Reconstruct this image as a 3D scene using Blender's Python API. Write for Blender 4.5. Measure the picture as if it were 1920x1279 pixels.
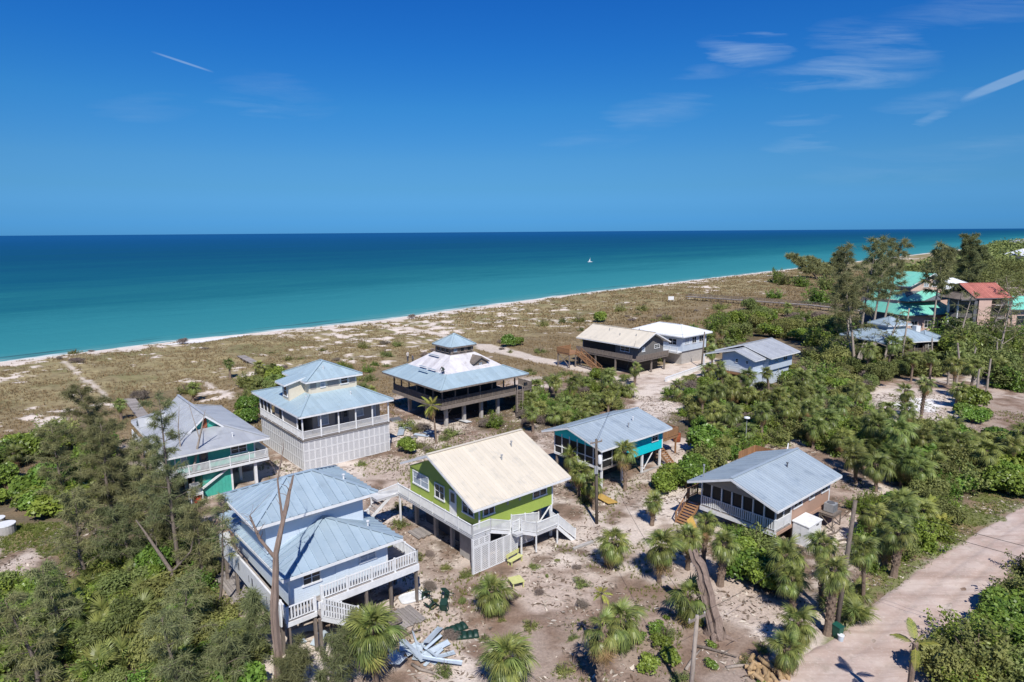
import bpy, math, random
import numpy as np
from mathutils import Vector, Matrix, Euler

# ------------------------------------------------------------------ camera, sky, sun, exposure
SC = bpy.context.scene
for o in list(bpy.data.objects): bpy.data.objects.remove(o)
COL = SC.collection
FPX, CAMH = 1210.0, 26.0                      # focal length in photo pixels, height above the sand
PITCH = math.atan((639.5 - 434.5) / FPX); ROLL = math.radians(0.40)
fw = Vector((0, math.cos(PITCH), -math.sin(PITCH))); up0 = Vector((0, math.sin(PITCH), math.cos(PITCH))); rt0 = Vector((1, 0, 0))
upv = up0 * math.cos(ROLL) + rt0 * math.sin(ROLL); rtv = rt0 * math.cos(ROLL) - up0 * math.sin(ROLL)
cam = bpy.data.cameras.new('camera'); camo = bpy.data.objects.new('camera', cam); COL.objects.link(camo)
cam.sensor_width = 36; cam.lens = FPX / 1920 * 36; cam.clip_start = .5; cam.clip_end = 90000
camo.matrix_world = Matrix(((rtv.x, upv.x, -fw.x, 0), (rtv.y, upv.y, -fw.y, 0), (rtv.z, upv.z, -fw.z, CAMH), (0, 0, 0, 1)))
SC.camera = camo
SUN_EL, SUN_AZ = math.radians(49), math.radians(172)      # azimuth clockwise from +Y: the sun stands behind the camera
W = bpy.data.worlds.new('World'); SC.world = W; W.use_nodes = True
SKY_STRENGTH = 0.099
W.cycles.sampling_method = 'MANUAL'; W.cycles.sample_map_resolution = 256
def build_world():
    nt = W.node_tree; N = nt.nodes; L = nt.links; N.clear()
    out = N.new('ShaderNodeOutputWorld'); bg = N.new('ShaderNodeBackground'); bg.inputs['Strength'].default_value = SKY_STRENGTH
    sky = N.new('ShaderNodeTexSky'); sky.sky_type = 'NISHITA'; sky.sun_disc = False
    sky.sun_elevation = SUN_EL; sky.sun_rotation = SUN_AZ
    sky.air_density = 1.0; sky.dust_density = .15; sky.ozone_density = 5.5; sky.altitude = 0
    hs = N.new('ShaderNodeHueSaturation'); hs.inputs['Saturation'].default_value = 1.35; hs.inputs['Value'].default_value = .86
    L.new(sky.outputs[0], hs.inputs['Color'])
    # marine air: the whole dome a shade deeper blue, more so through the thick air near the horizon
    g0 = N.new('ShaderNodeSeparateXYZ'); t0 = N.new('ShaderNodeTexCoord'); L.new(t0.outputs['Generated'], g0.inputs[0]); mr = N.new('ShaderNodeMapRange'); mr.inputs[2].default_value = .32; L.new(g0.outputs[2], mr.inputs[0])
    rp = N.new('ShaderNodeValToRGB'); L.new(mr.outputs[0], rp.inputs[0]); El = rp.color_ramp.elements
    st = [(.0, (.090, .352, 1.0)), (.045, (.100, .356, .95)), (.09, (.125, .366, .833)), (.20, (.205, .433, .705)), (.32, (.30, .52, .71)), (.55, (.372, .63, .79)), (.78, (.38, .625, .868)), (1., (.46, .61, .91))]
    while len(El) < len(st): El.new(.5)
    for e, (p, c) in zip(El, st): e.position = p; e.color = (*c, 1)
    tm = N.new('ShaderNodeMix'); tm.data_type = 'RGBA'; tm.blend_type = 'MULTIPLY'; tm.inputs[0].default_value = 1; L.new(hs.outputs[0], tm.inputs[6]); L.new(rp.outputs[0], tm.inputs[7])
    # thin cirrus: stretched noise in direction space, kept to the upper right where the photo has it, plus contrails
    tc = N.new('ShaderNodeTexCoord'); sep = N.new('ShaderNodeSeparateXYZ'); L.new(tc.outputs['Generated'], sep.inputs[0])
    def math_(op, a, b=None, clamp=False):
        m = N.new('ShaderNodeMath'); m.operation = op; m.use_clamp = clamp
        for i, v in enumerate((a, b)):
            if v is None: continue
            if isinstance(v, (int, float)): m.inputs[i].default_value = v
            else: L.new(v, m.inputs[i])
        return m.outputs[0]
    px = math_('DIVIDE', sep.outputs[0], math_('MAXIMUM', sep.outputs[1], .05)); pz = math_('DIVIDE', sep.outputs[2], math_('MAXIMUM', sep.outputs[1], .05))
    cmb = N.new('ShaderNodeCombineXYZ'); L.new(px, cmb.inputs[0]); L.new(math_('MULTIPLY', pz, 8.5), cmb.inputs[1])
    n1 = N.new('ShaderNodeTexNoise'); n1.inputs['Scale'].default_value = 4.2; n1.inputs['Detail'].default_value = 9; n1.inputs['Roughness'].default_value = .66; n1.inputs['Distortion'].default_value = .7
    L.new(cmb.outputs[0], n1.inputs['Vector'])
    wn = N.new('ShaderNodeTexNoise'); wn.inputs['Scale'].default_value = 7.; wn.inputs['Detail'].default_value = 5; L.new(cmb.outputs[0], wn.inputs['Vector']); wz = math_('MULTIPLY', math_('SUBTRACT', wn.outputs[0], .48), .06); pz0 = pz; px0 = px; pz = math_('ADD', pz, wz); px = math_('ADD', px, math_('MULTIPLY', wz, 2.5))
    def blob(cx, cz, rx, rz, amp, tilt=0.0):      # a wisp: soft ellipse eaten by the noise
        dx = math_('SUBTRACT', px, cx); dz = math_('SUBTRACT', math_('SUBTRACT', pz, cz), math_('MULTIPLY', dx, tilt))
        e = math_('ADD', math_('POWER', math_('ABSOLUTE', math_('DIVIDE', dx, rx)), 2.), math_('POWER', math_('ABSOLUTE', math_('DIVIDE', dz, rz)), 2.))
        return math_('MULTIPLY', math_('SUBTRACT', 1, e, True), amp)
    acc = None
    def P(x, y):                                  # direction ratios of a spot of sky surveyed in the photo
        d = fw + rtv * ((x - 960) / FPX) - upv * ((y - 639.5) / FPX); return (d.x / d.y, d.z / d.y)
    for x, y, rx, ry, a, t in ((1400, 90, 80, 18, .60, -.08), (1650, 85, 110, 40, .42, -.15), (1570, 143, 150, 24, .52, .02), (1830, 22, 150, 22, .3, .05), (1240, 205, 90, 26, .24, .1), (1345, 130, 60, 14, .2, .1),
                               (1510, 222, 50, 11, .2, 0), (1120, 262, 70, 14, .14, 0), (1515, 272, 60, 14, .2, 0), (1750, 190, 90, 16, .18, .1), (1760, 215, 30, 10, .3, .5), (520, 180, 95, 32, .17, -.15), (260, 205, 90, 22, .1, 0), (1830, 280, 120, 20, .14, .1),(1700,310,160,30,.1,0)):
        cx, cz = P(x, y)
        b = blob(cx, cz, rx / FPX * 1.2, ry / FPX * 1.2, a * 1.25, t); acc = b if acc is None else math_('MAXIMUM', acc, b)
    ramp = math_('MULTIPLY', math_('SUBTRACT', n1.outputs[0], .36), 2.0, True)
    acc = math_('MULTIPLY', acc, ramp)
    pz = pz0; px = px0
    for (x0, y0, x1, y1, w, a) in ((1795, 190, 1990, 112, 9, .34), (282, 96, 402, 136, 2.2, .36)):   # contrails
        (ax, az), (bx, bz) = P(x0, y0), P(x1, y1); ln = math.hypot(bx - ax, bz - az); ex, ez = (bx - ax) / ln, (bz - az) / ln
        al = math_('ADD', math_('MULTIPLY', math_('SUBTRACT', px, ax), ex), math_('MULTIPLY', math_('SUBTRACT', pz, az), ez))
        ac = math_('SUBTRACT', math_('MULTIPLY', math_('SUBTRACT', px, ax), ez), math_('MULTIPLY', math_('SUBTRACT', pz, az), ex))
        m = math_('MULTIPLY', math_('MULTIPLY', math_('SUBTRACT', 1, math_('ABSOLUTE', math_('DIVIDE', ac, w / FPX * 1.05)), True), math_('MULTIPLY', math_('MULTIPLY', al, 14., True), math_('MULTIPLY', math_('SUBTRACT', ln, al), 14., True))), a * 4, True)
        m = math_('MULTIPLY', math_('MINIMUM', m, a), math_('MULTIPLY', math_('ADD', n1.outputs[0], .25), 1.2, True)); acc = math_('MAXIMUM', acc, m)
    front = math_('GREATER_THAN', sep.outputs[1], .1); acc = math_('MULTIPLY', acc, front)
    mx = N.new('ShaderNodeMix'); mx.data_type = 'RGBA'; L.new(acc, mx.inputs[0]); L.new(tm.outputs[2], mx.inputs[6]); mx.inputs[7].default_value = (3.4, 4.6, 6.0, 1)
    L.new(mx.outputs[2], bg.inputs['Color']); L.new(bg.outputs[0], out.inputs[0])
build_world()
sun = bpy.data.lights.new('sun', 'SUN'); sun.energy = 4.0; sun.angle = math.radians(.5); sun.color = (1, .955, .88)
suno = bpy.data.objects.new('sun', sun); COL.objects.link(suno)
to_sun = Vector((math.sin(SUN_AZ) * math.cos(SUN_EL), math.cos(SUN_AZ) * math.cos(SUN_EL), math.sin(SUN_EL)))
suno.rotation_euler = to_sun.to_track_quat('Z', 'Y').to_euler(); suno.location = (0, -40, 80)
vs = SC.view_settings; vs.view_transform = 'Standard'; vs.look = 'None'; vs.exposure = 0.5; vs.gamma = 1; vs.use_curve_mapping = False
SC.render.engine = 'CYCLES'
try:
    SC.cycles.max_bounces = 6; SC.cycles.diffuse_bounces = 3; SC.cycles.glossy_bounces = 2; SC.cycles.transparent_max_bounces = 6; SC.cycles.transmission_bounces = 3
except Exception: pass

# ------------------------------------------------------------------ survey helpers: where a spot of ground lies
def G(px, py, z=0.0):                       # ground point (height z) seen at a photo pixel
    d = fw + rtv * ((px - 960) / FPX) - upv * ((py - 639.5) / FPX)
    t = (z - CAMH) / d.z
    return (d.x * t, d.y * t)
def rise(px, py, ptop):                     # height of something standing at pixel (px,py) whose top is at row ptop
    x, y = G(px, py); lo, hi = 0., 45.
    for _ in range(40):
        m = (lo + hi) / 2; d = Vector((x, y, m - CAMH)); k = d.dot(fw)
        if 639.5 - FPX * d.dot(upv) / k > ptop: lo = m
        else: hi = m
    return lo
A40 = math.radians(40); CA, SA = math.cos(A40), math.sin(A40)
def UV(u, v): return (u * CA - v * SA, u * SA + v * CA)      # the lots are laid out on a grid turned 40 degrees
rng = random.Random(11); nr = np.random.default_rng(5)

# shoreline frame: t along the coast, s out to sea
P0 = np.array((-43., 199.)); DT = np.array((.700, .7141)); DT /= np.hypot(*DT); DS = np.array((-DT[1], DT[0]))
_sh = np.array([(-160, 98), (-111, 137), (-85, 164), (-43, 199), (-21, 226), (20, 273), (77, 332), (168, 425), (268, 526), (403, 664), (789, 1058), (2500, 2790)], float) - P0
_sht, _shs = _sh @ DT, _sh @ DS
def dev(t): return np.interp(t, _sht, _shs)
def ST(x, y):
    qx, qy = np.asarray(x) - P0[0], np.asarray(y) - P0[1]
    t = qx * DT[0] + qy * DT[1]; return qx * DS[0] + qy * DS[1] - dev(t), t
def XY(s, t):
    s2 = s + dev(t); return P0[0] + t * DT[0] + s2 * DS[0], P0[1] + t * DT[1] + s2 * DS[1]
_lat = nr.random((256, 256))
def vnoise(x, y, sc, seed=0):
    x = np.asarray(x, float) / sc + seed * 17.31; y = np.asarray(y, float) / sc + seed * 9.77
    xi, yi = np.floor(x).astype(int), np.floor(y).astype(int); fx, fy = x - xi, y - yi
    fx = fx * fx * (3 - 2 * fx); fy = fy * fy * (3 - 2 * fy); a = lambda i, j: _lat[(xi + i) & 255, (yi + j) & 255]
    return (a(0, 0) * (1 - fx) + a(1, 0) * fx) * (1 - fy) + (a(0, 1) * (1 - fx) + a(1, 1) * fx) * fy
def fbm(x, y, sc, o=4, seed=0):
    r = 0; w = 0
    for k in range(o): r = r + vnoise(x, y, sc / 2 ** k, seed + k) * .55 ** k; w += .55 ** k
    return r / w
SEA_Z = -1.2
def terr(x, y):
    s, t = ST(x, y); z = np.interp(s, [-45, -14, -5, 0, 14, 60], [0, .35, -.25, SEA_Z, -2.1, -5.0])
    d = np.clip((s + 95) / 45, 0, 1) * np.clip((-8 - s) / 14, 0, 1)
    return z + d * (fbm(x, y, 9, 3, 3) - .45) * 1.5 + (fbm(x, y, 2.2, 2, 7) - .5) * .16 * np.clip((-s - 3) / 6, 0, 1)

# ------------------------------------------------------------------ mesh + material helpers
def mesh_np(name, V, F, mats, smooth=False, attrs=None):
    V = np.asarray(V, np.float32); F = np.asarray(F, np.int32); k = F.shape[1]; me = bpy.data.meshes.new(name)
    me.vertices.add(len(V)); me.vertices.foreach_set('co', V.ravel()); me.loops.add(F.size); me.loops.foreach_set('vertex_index', F.ravel())
    me.polygons.add(len(F)); me.polygons.foreach_set('loop_start', np.arange(0, F.size, k, dtype=np.int32))
    if smooth: me.polygons.foreach_set('use_smooth', np.ones(len(F), bool))
    for nm, (ty, dat) in (attrs or {}).items():
        at = me.attributes.new(nm, ty, 'POINT'); at.data.foreach_set('color' if 'COLOR' in ty else 'value', np.asarray(dat, np.float32).ravel())
    for m in (mats if isinstance(mats, (list, tuple)) else [mats]): me.materials.append(m)
    me.update(calc_edges=True); return me
def link(name, me, parent=None, loc=None, rot=None, scale=None):
    o = bpy.data.objects.new(name, me); COL.objects.link(o)
    if parent: o.parent = parent
    if loc is not None: o.location = loc
    if rot is not None: o.rotation_euler = rot
    if scale is not None: o.scale = scale if hasattr(scale, '__len__') else (scale,) * 3
    return o
def tag(o, label=None, cat=None, group=None, kind=None):
    for k, v in (('label', label), ('category', cat), ('group', group), ('kind', kind)):
        if v: o[k] = v
    return o
def thing(name, label, cat, loc=(0, 0, 0), rz=0, group=None):
    return tag(link(name, None, None, loc, (0, 0, rz)), label, cat, group)
class MB:
    def __init__(s): s.v = []; s.f = []
    def add(s, V, F):
        b = len(s.v); s.v += [tuple(p) for p in V]; s.f += [tuple(i + b for i in f) for f in F]; return s
    def box(s, x0, x1, y0, y1, z0, z1):
        return s.add([(x0, y0, z0), (x1, y0, z0), (x1, y1, z0), (x0, y1, z0), (x0, y0, z1), (x1, y0, z1), (x1, y1, z1), (x0, y1, z1)],
                     [(0, 3, 2, 1), (4, 5, 6, 7), (0, 1, 5, 4), (1, 2, 6, 5), (2, 3, 7, 6), (3, 0, 4, 7)])
    def beam(s, p, q, w, h, roll=None):
        p, q = Vector(p), Vector(q); d = (q - p).normalized(); side = d.cross(Vector((0, 0, 1)))
        side = side.normalized() if side.length > 1e-4 else Vector((1, 0, 0)); top = side.cross(d); a, b = side * w / 2, top * h / 2
        V = [p - a - b, p + a - b, p + a + b, p - a + b, q - a - b, q + a - b, q + a + b, q - a + b]
        return s.add(V, [(0, 3, 2, 1), (4, 5, 6, 7), (0, 1, 5, 4), (1, 2, 6, 5), (2, 3, 7, 6), (3, 0, 4, 7)])
    def tube(s, pts, rad, n=6, cap=True):
        pts = [Vector(p) for p in pts]; rad = rad if hasattr(rad, '__len__') else [rad] * len(pts); V = []; F = []
        for i, p in enumerate(pts):
            d = (pts[min(i + 1, len(pts) - 1)] - pts[max(i - 1, 0)]).normalized(); a = d.cross(Vector((.31, .95, .02))).normalized(); b = d.cross(a)
            V += [p + (a * math.cos(2 * math.pi * k / n) + b * math.sin(2 * math.pi * k / n)) * rad[i] for k in range(n)]
        for i in range(len(pts) - 1):
            F += [(i * n + k, i * n + (k + 1) % n, (i + 1) * n + (k + 1) % n, (i + 1) * n + k) for k in range(n)]
        if cap: F += [tuple(reversed(range(n))), tuple(range((len(pts) - 1) * n, len(pts) * n))]
        return s.add(V, F)
    def ridged(s, pts, rad, n=16, seed=0, amp=.16):   # weathered wood: long ridges and splits that run with the grain
        r = random.Random(seed); pts = [Vector(p) for p in pts]; ph = [r.uniform(-1, 1) for _ in range(n)]; V = []; F = []
        for i, p in enumerate(pts):
            d = (pts[min(i + 1, len(pts) - 1)] - pts[max(i - 1, 0)]).normalized(); a = d.cross(Vector((.31, .95, .02))).normalized(); b = d.cross(a)
            ph = [q * .86 + r.uniform(-.45, .45) for q in ph]; end = i == len(pts) - 1
            V += [p + (a * math.cos(2 * math.pi * k / n) + b * math.sin(2 * math.pi * k / n)) * rad[i] * (1 + amp * ph[k] - (.35 if k == 3 or k == 4 else 0)) + d * (r.uniform(-.1, 1.6) * rad[i] if end else 0) for k in range(n)]
        for i in range(len(pts) - 1): F += [(i * n + k, i * n + (k + 1) % n, (i + 1) * n + (k + 1) % n, (i + 1) * n + k) for k in range(n)]
        s.add(V, F); c = len(s.v); s.v.append(tuple(pts[-1])); b0 = c - n; s.f += [(b0 + k, b0 + (k + 1) % n, c) for k in range(n)]; return s
    def poly(s, pts, th=0.0):               # planar polygon, extruded down its normal
        pts = [Vector(p) for p in pts]; n = Vector((0, 0, 0))
        for i in range(len(pts)): n += (pts[i] - pts[0]).cross(pts[(i + 1) % len(pts)] - pts[0])
        n.normalize(); m = len(pts)
        if th == 0: return s.add(pts, [tuple(range(m))])
        return s.add(pts + [p - n * th for p in pts], [tuple(range(m)), tuple(reversed(range(m, 2 * m)))] + [(i, i + m, (i + 1) % m + m, (i + 1) % m) for i in range(m)])
    def mesh(s, name, mat, smooth=False):
        me = bpy.data.meshes.new(name); me.from_pydata([tuple(v) for v in s.v], [], s.f)
        for m in (mat if isinstance(mat, (list, tuple)) else [mat]): me.materials.append(m)
        if smooth: me.polygons.foreach_set('use_smooth', [True] * len(me.polygons))
        return me
    def build(s, name, mat, parent=None, smooth=False): return link(name, s.mesh(name, mat, smooth), parent)

def nodes(name):
    m = bpy.data.materials.new(name); m.use_nodes = True; nt = m.node_tree; b = nt.nodes['Principled BSDF']; return m, nt, nt.nodes, nt.links, b
def mat(name, c, c2=None, scale=3., rough=.6, spec=.3, bump=0., bscale=20., rand=0., metal=0., detail=4, stretch=None, wave=None, dirt=None):
    m, nt, N, L, b = nodes(name); b.inputs['Roughness'].default_value = rough; b.inputs['Specular IOR Level'].default_value = spec; b.inputs['Metallic'].default_value = metal
    tc = N.new('ShaderNodeTexCoord'); vec = tc.outputs['Object']
    if stretch:
        mp = N.new('ShaderNodeMapping'); mp.inputs['Scale'].default_value = stretch; L.new(vec, mp.inputs[0]); vec2 = mp.outputs[0]
    else: vec2 = vec
    c2 = c2 or tuple(x * .82 for x in c)
    n = N.new('ShaderNodeTexNoise'); n.inputs['Scale'].default_value = scale; n.inputs['Detail'].default_value = detail; n.inputs['Roughness'].default_value = .65; L.new(vec2, n.inputs['Vector'])
    r = N.new('ShaderNodeMapRange'); r.inputs[1].default_value = .32; r.inputs[2].default_value = .68; L.new(n.outputs[0], r.inputs[0])
    mx = N.new('ShaderNodeMix'); mx.data_type = 'RGBA'; mx.inputs[6].default_value = (*c, 1); mx.inputs[7].default_value = (*c2, 1); L.new(r.outputs[0], mx.inputs[0]); col = mx.outputs[2]
    if dirt:
        n2 = N.new('ShaderNodeTexNoise'); n2.inputs['Scale'].default_value = dirt[1]; n2.inputs['Detail'].default_value = 6; L.new(vec, n2.inputs['Vector'])
        r2 = N.new('ShaderNodeMapRange'); r2.inputs[1].default_value = .56; r2.inputs[2].default_value = .78; r2.inputs[4].default_value = dirt[2]; L.new(n2.outputs[0], r2.inputs[0])
        m2 = N.new('ShaderNodeMix'); m2.data_type = 'RGBA'; m2.inputs[7].default_value = (*dirt[0], 1); L.new(col, m2.inputs[6]); L.new(r2.outputs[0], m2.inputs[0]); col = m2.outputs[2]
    if rand:
        oi = N.new('ShaderNodeObjectInfo'); rr = N.new('ShaderNodeMapRange'); rr.inputs[3].default_value = 1 - rand; rr.inputs[4].default_value = 1 + rand; L.new(oi.outputs['Random'], rr.inputs[0])
        hv = N.new('ShaderNodeHueSaturation'); L.new(rr.outputs[0], hv.inputs['Value']); L.new(col, hv.inputs['Color']); col = hv.outputs[0]
    L.new(col, b.inputs['Base Color'])
    if bump or wave:
        bp = N.new('ShaderNodeBump'); bp.inputs['Strength'].default_value = bump or .5; bp.inputs['Distance'].default_value = .03
        if wave:
            wv = N.new('ShaderNodeTexWave'); wv.wave_type = 'BANDS'; wv.bands_direction = 'Z'; wv.wave_profile = 'SAW'; wv.inputs['Scale'].default_value = wave; L.new(vec, wv.inputs[0]); L.new(wv.outputs[1], bp.inputs['Height'])
        else:
            n3 = N.new('ShaderNodeTexNoise'); n3.inputs['Scale'].default_value = bscale; n3.inputs['Detail'].default_value = 3; L.new(vec2, n3.inputs['Vector']); L.new(n3.outputs[0], bp.inputs['Height'])
        L.new(bp.outputs[0], b.inputs['Normal'])
    return m
def leafmat(name, ca, cb, trans=.25, rough=.55, spec=.25, vary=.3):
    # leaf colour between two greens by the tint attribute, each plant a little different; light shines through
    m, nt, N, L, b = nodes(name); b.inputs['Roughness'].default_value = rough; b.inputs['Specular IOR Level'].default_value = spec
    at = N.new('ShaderNodeAttribute'); at.attribute_name = 'tint'; mx = N.new('ShaderNodeMix'); mx.data_type = 'RGBA'; mx.inputs[6].default_value = (*ca, 1); mx.inputs[7].default_value = (*cb, 1); L.new(at.outputs['Fac'], mx.inputs[0])
    oi = N.new('ShaderNodeObjectInfo'); hv = N.new('ShaderNodeHueSaturation'); r1 = N.new('ShaderNodeMapRange'); r1.inputs[3].default_value = 1 - vary; r1.inputs[4].default_value = 1 + vary; L.new(oi.outputs['Random'], r1.inputs[0]); L.new(r1.outputs[0], hv.inputs['Value'])
    mm = N.new('ShaderNodeMath'); mm.operation = 'MULTIPLY'; mm.inputs[1].default_value = 7.31; L.new(oi.outputs['Random'], mm.inputs[0]); fr = N.new('ShaderNodeMath'); fr.operation = 'FRACT'; L.new(mm.outputs[0], fr.inputs[0])
    r2 = N.new('ShaderNodeMapRange'); r2.inputs[3].default_value = .470; r2.inputs[4].default_value = .516; L.new(fr.outputs[0], r2.inputs[0]); L.new(r2.outputs[0], hv.inputs['Hue']); L.new(mx.outputs[2], hv.inputs['Color'])
    L.new(hv.outputs[0], b.inputs['Base Color']); tr = N.new('ShaderNodeBsdfTranslucent'); L.new(hv.outputs[0], tr.inputs[0]); ms = N.new('ShaderNodeMixShader'); ms.inputs[0].default_value = trans
    L.new(b.outputs[0], ms.inputs[1]); L.new(tr.outputs[0], ms.inputs[2]); L.new(ms.outputs[0], N['Material Output'].inputs[0]); return m
# ------------------------------------------------------------------ palette
M = {}
M['white'] = mat('white_paint', (.74, .75, .76), (.62, .63, .64), 2.5, .5, .35, dirt=((.42, .38, .33), 1.3, .35))
M['roof_blue'] = mat('blue_metal_roof', (.315, .395, .455), (.275, .355, .42), .8, .4, .45, rand=.08, dirt=((.21, .27, .32), 1.1, .8), stretch=(1, 1, 1))
M['roof_blue2'] = mat('grey_blue_metal_roof', (.345, .405, .45), (.31, .37, .42), .9, .38, .5, rand=.07, dirt=((.22, .27, .32), .9, .75))
M['roof_light'] = mat('pale_blue_metal_roof', (.335, .43, .48), (.30, .395, .45), .8, .38, .5, rand=.07, dirt=((.27, .34, .36), 1.0, .75))
M['roof_grey'] = mat('grey_metal_roof', (.40, .42, .44), (.35, .365, .39), .7, .4, .5, rand=.07, dirt=((.25, .26, .27), .8, .8))
M['roof_cream'] = mat('cream_metal_roof', (.62, .56, .46), (.585, .53, .435), .7, .5, .3, rand=.05, dirt=((.43, .41, .36), 1.0, .7))
M['roof_white'] = mat('white_metal_roof', (.78, .80, .82), (.72, .74, .77), .7, .45, .3, rand=.02)
M['roof_mint'] = mat('mint_metal_roof', (.20, .56, .44), (.17, .50, .40), .5, .45, .3, rand=.05, dirt=((.30, .45, .38), .6, .5))
M['roof_red'] = mat('red_clay_roof', (.42, .155, .125), (.34, .12, .10), .9, .6, .2, rand=.10, dirt=((.5, .2, .15), .8, .5))
M['underlay'] = mat('white_roof_underlay', (.60, .585, .60), (.50, .48, .50), 1.2, .8, .1, rand=.10, dirt=((.33, .29, .27), 1.6, .75))
M['green'] = mat('lime_green_siding', (.345, .445, .09), (.32, .415, .085), 1.5, .6, .2, wave=2.2, bump=.45, dirt=((.26, .32, .09), .9, .5))
M['teal'] = mat('teal_siding', (.075, .44, .345), (.06, .38, .30), 1.5, .6, .2, wave=2.2, bump=.45, dirt=((.09, .33, .27), .9, .5))
M['turq'] = mat('turquoise_siding', (.006, .55, .62), (.005, .50, .57), 1.5, .6, .2, wave=2.2, bump=.35)
M['paleblue'] = mat('pale_blue_siding', (.60, .68, .755), (.56, .64, .72), 1.5, .6, .2, wave=2.0, bump=.35)
M['cream'] = mat('cream_siding', (.66, .60, .48), (.61, .55, .44), 1.5, .6, .2, wave=2.2, bump=.3)
M['greige'] = mat('greige_siding', (.33, .30, .27), (.30, .27, .245), 1.5, .6, .2, wave=2.2, bump=.3)
M['tan'] = mat('tan_siding', (.42, .27, .20), (.385, .25, .185), 1.5, .6, .2, wave=2.2, bump=.35)
M['greysiding'] = mat('weathered_grey_siding', (.20, .19, .18), (.12, .115, .11), 2., .8, .1, stretch=(5, 5, .6), bump=.4)
M['slate'] = mat('slate_blue_siding', (.50, .56, .64), (.45, .52, .60), 1.5, .6, .2, wave=2.2, bump=.3)
M['oldwood'] = mat('weathered_wood', (.235, .20, .175), (.14, .115, .10), 2., .85, .1, stretch=(6, 6, .8), rand=.15, bump=.4)
M['deckwood'] = mat('grey_deck_boards', (.34, .31, .29), (.24, .215, .20), 2., .85, .1, stretch=(1, 6, 6), rand=.2, bump=.4)
M['newwood'] = mat('reddish_new_lumber', (.34, .19, .10), (.25, .135, .07), 2., .7, .2, stretch=(5, 5, 1), rand=.12)
M['pole'] = mat('creosoted_pole', (.105, .085, .07), (.17, .145, .125), 3., .85, .1, stretch=(8, 8, .5), bump=.5)
M['conc'] = mat('concrete', (.42, .40, .38), (.33, .31, .29), 2., .85, .1, bump=.3)
M['lattice'] = mat('white_lattice', (.71, .715, .725), (.62, .625, .635), 2., .6, .2)
M['greylat'] = mat('grey_board_backing', (.52, .525, .54), (.46, .465, .48), 2., .7, .2)
M['screen'] = mat('dark_insect_screen', (.018, .019, .021), (.03, .031, .033), 6., .5, .25)
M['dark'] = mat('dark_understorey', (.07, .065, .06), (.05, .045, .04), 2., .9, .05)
M['pink'] = mat('pink_stucco', (.56, .40, .34), (.50, .355, .30), 1., .8, .1)
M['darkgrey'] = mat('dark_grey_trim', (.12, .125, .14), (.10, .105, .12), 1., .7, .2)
M['metal'] = mat('galvanised_metal', (.33, .34, .35), (.25, .26, .27), 4., .45, .5)
M['plastic_green'] = mat('dark_green_plastic', (.012, .045, .032), (.010, .034, .026), 4., .5, .4)
M['yellow'] = mat('faded_yellow_paint', (.56, .57, .24), (.47, .47, .20), 3., .6, .2)
M['ply'] = mat('yellow_plywood', (.55, .36, .11), (.46, .29, .08), 2., .7, .1, stretch=(1, 6, 6))
M['terracotta'] = mat('rusty_barrel', (.29, .085, .04), (.2, .06, .03), 4., .7, .2)
M['sheet'] = mat('pale_blue_sheet_metal', (.50, .57, .63), (.40, .47, .54), 2., .45, .5, rand=.18)
M['black'] = mat('black_rubber', (.012, .012, .013), (.02, .02, .02), 3., .6, .2)
M['red'] = mat('red_paint', (.48, .045, .025), (.4, .04, .02), 3., .5, .3)
M['bark'] = mat('grey_brown_bark', (.20, .165, .14), (.11, .09, .075), 3., .9, .1, stretch=(4, 4, .8), bump=.6, bscale=12, rand=.15)
M['deadwood'] = mat('pinkish_dead_wood', (.27, .205, .17), (.16, .12, .10), 2.2, .9, .1, stretch=(5, 5, .5), bump=.7, bscale=9)
M['palebark'] = mat('pale_bare_bark', (.36, .31, .265), (.24, .20, .17), 3., .9, .1, stretch=(4, 4, .7), bump=.5, bscale=10)
M['palmtrunk'] = mat('palm_trunk', (.24, .18, .135), (.13, .095, .075), 5., .9, .1, bump=.7, bscale=14, rand=.15)
M['stem'] = mat('shrub_stem', (.17, .13, .10), (.10, .08, .06), 4., .9, .1)
M['cloth'] = mat('work_clothes', (.09, .10, .13), (.05, .06, .08), 6., .9, .1)
def glass():
    m, nt, N, L, b = nodes('window_glass'); b.inputs['Base Color'].default_value = (.022, .028, .034, 1); b.inputs['Roughness'].default_value = .08; b.inputs['Specular IOR Level'].default_value = .6
    n = N.new('ShaderNodeTexNoise'); n.inputs['Scale'].default_value = 1.3; tc = N.new('ShaderNodeTexCoord'); L.new(tc.outputs['Object'], n.inputs[0]); bp = N.new('ShaderNodeBump'); bp.inputs['Strength'].default_value = .06; L.new(n.outputs[0], bp.inputs['Height']); L.new(bp.outputs[0], b.inputs['Normal'])
    return m
M['glass'] = glass()
M['curtain'] = mat('curtained_pane', (.40, .46, .52), (.25, .30, .36), 1.6, .15, .5)
M['palm'] = leafmat('palm_frond', (0.070, 0.108, 0.028), (0.330, 0.375, 0.105), .28, .42, .4, .28)  # wide contrast paints shaded crown interiors and lit tips into the green
M['palmdry'] = leafmat('dry_palm_frond', (.27, .185, .085), (.40, .29, .13), .15)
M['coco'] = leafmat('coconut_frond', (0.143, 0.189, 0.039), (0.390, 0.377, 0.078), .25)
M['seagrape'] = leafmat('broad_green_leaf', (0.081, 0.153, 0.026), (0.247, 0.351, 0.062), .3, .4, .4, .22)
M['olive'] = leafmat('olive_leaf', (0.111, 0.143, 0.044), (0.267, 0.296, 0.094), .28)
M['needle'] = leafmat('feathery_needles', (0.149, 0.170, 0.078), (0.334, 0.348, 0.163), .4, .7, .1)
M['twig'] = leafmat('bare_twig_brush', (.14, .115, .095), (.24, .20, .165), .0, .9, .05)
M['straw'] = leafmat('dune_grass_blades', (.20, .165, .075), (.40, .32, .165), .3, .8, .1, 0)
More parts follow.
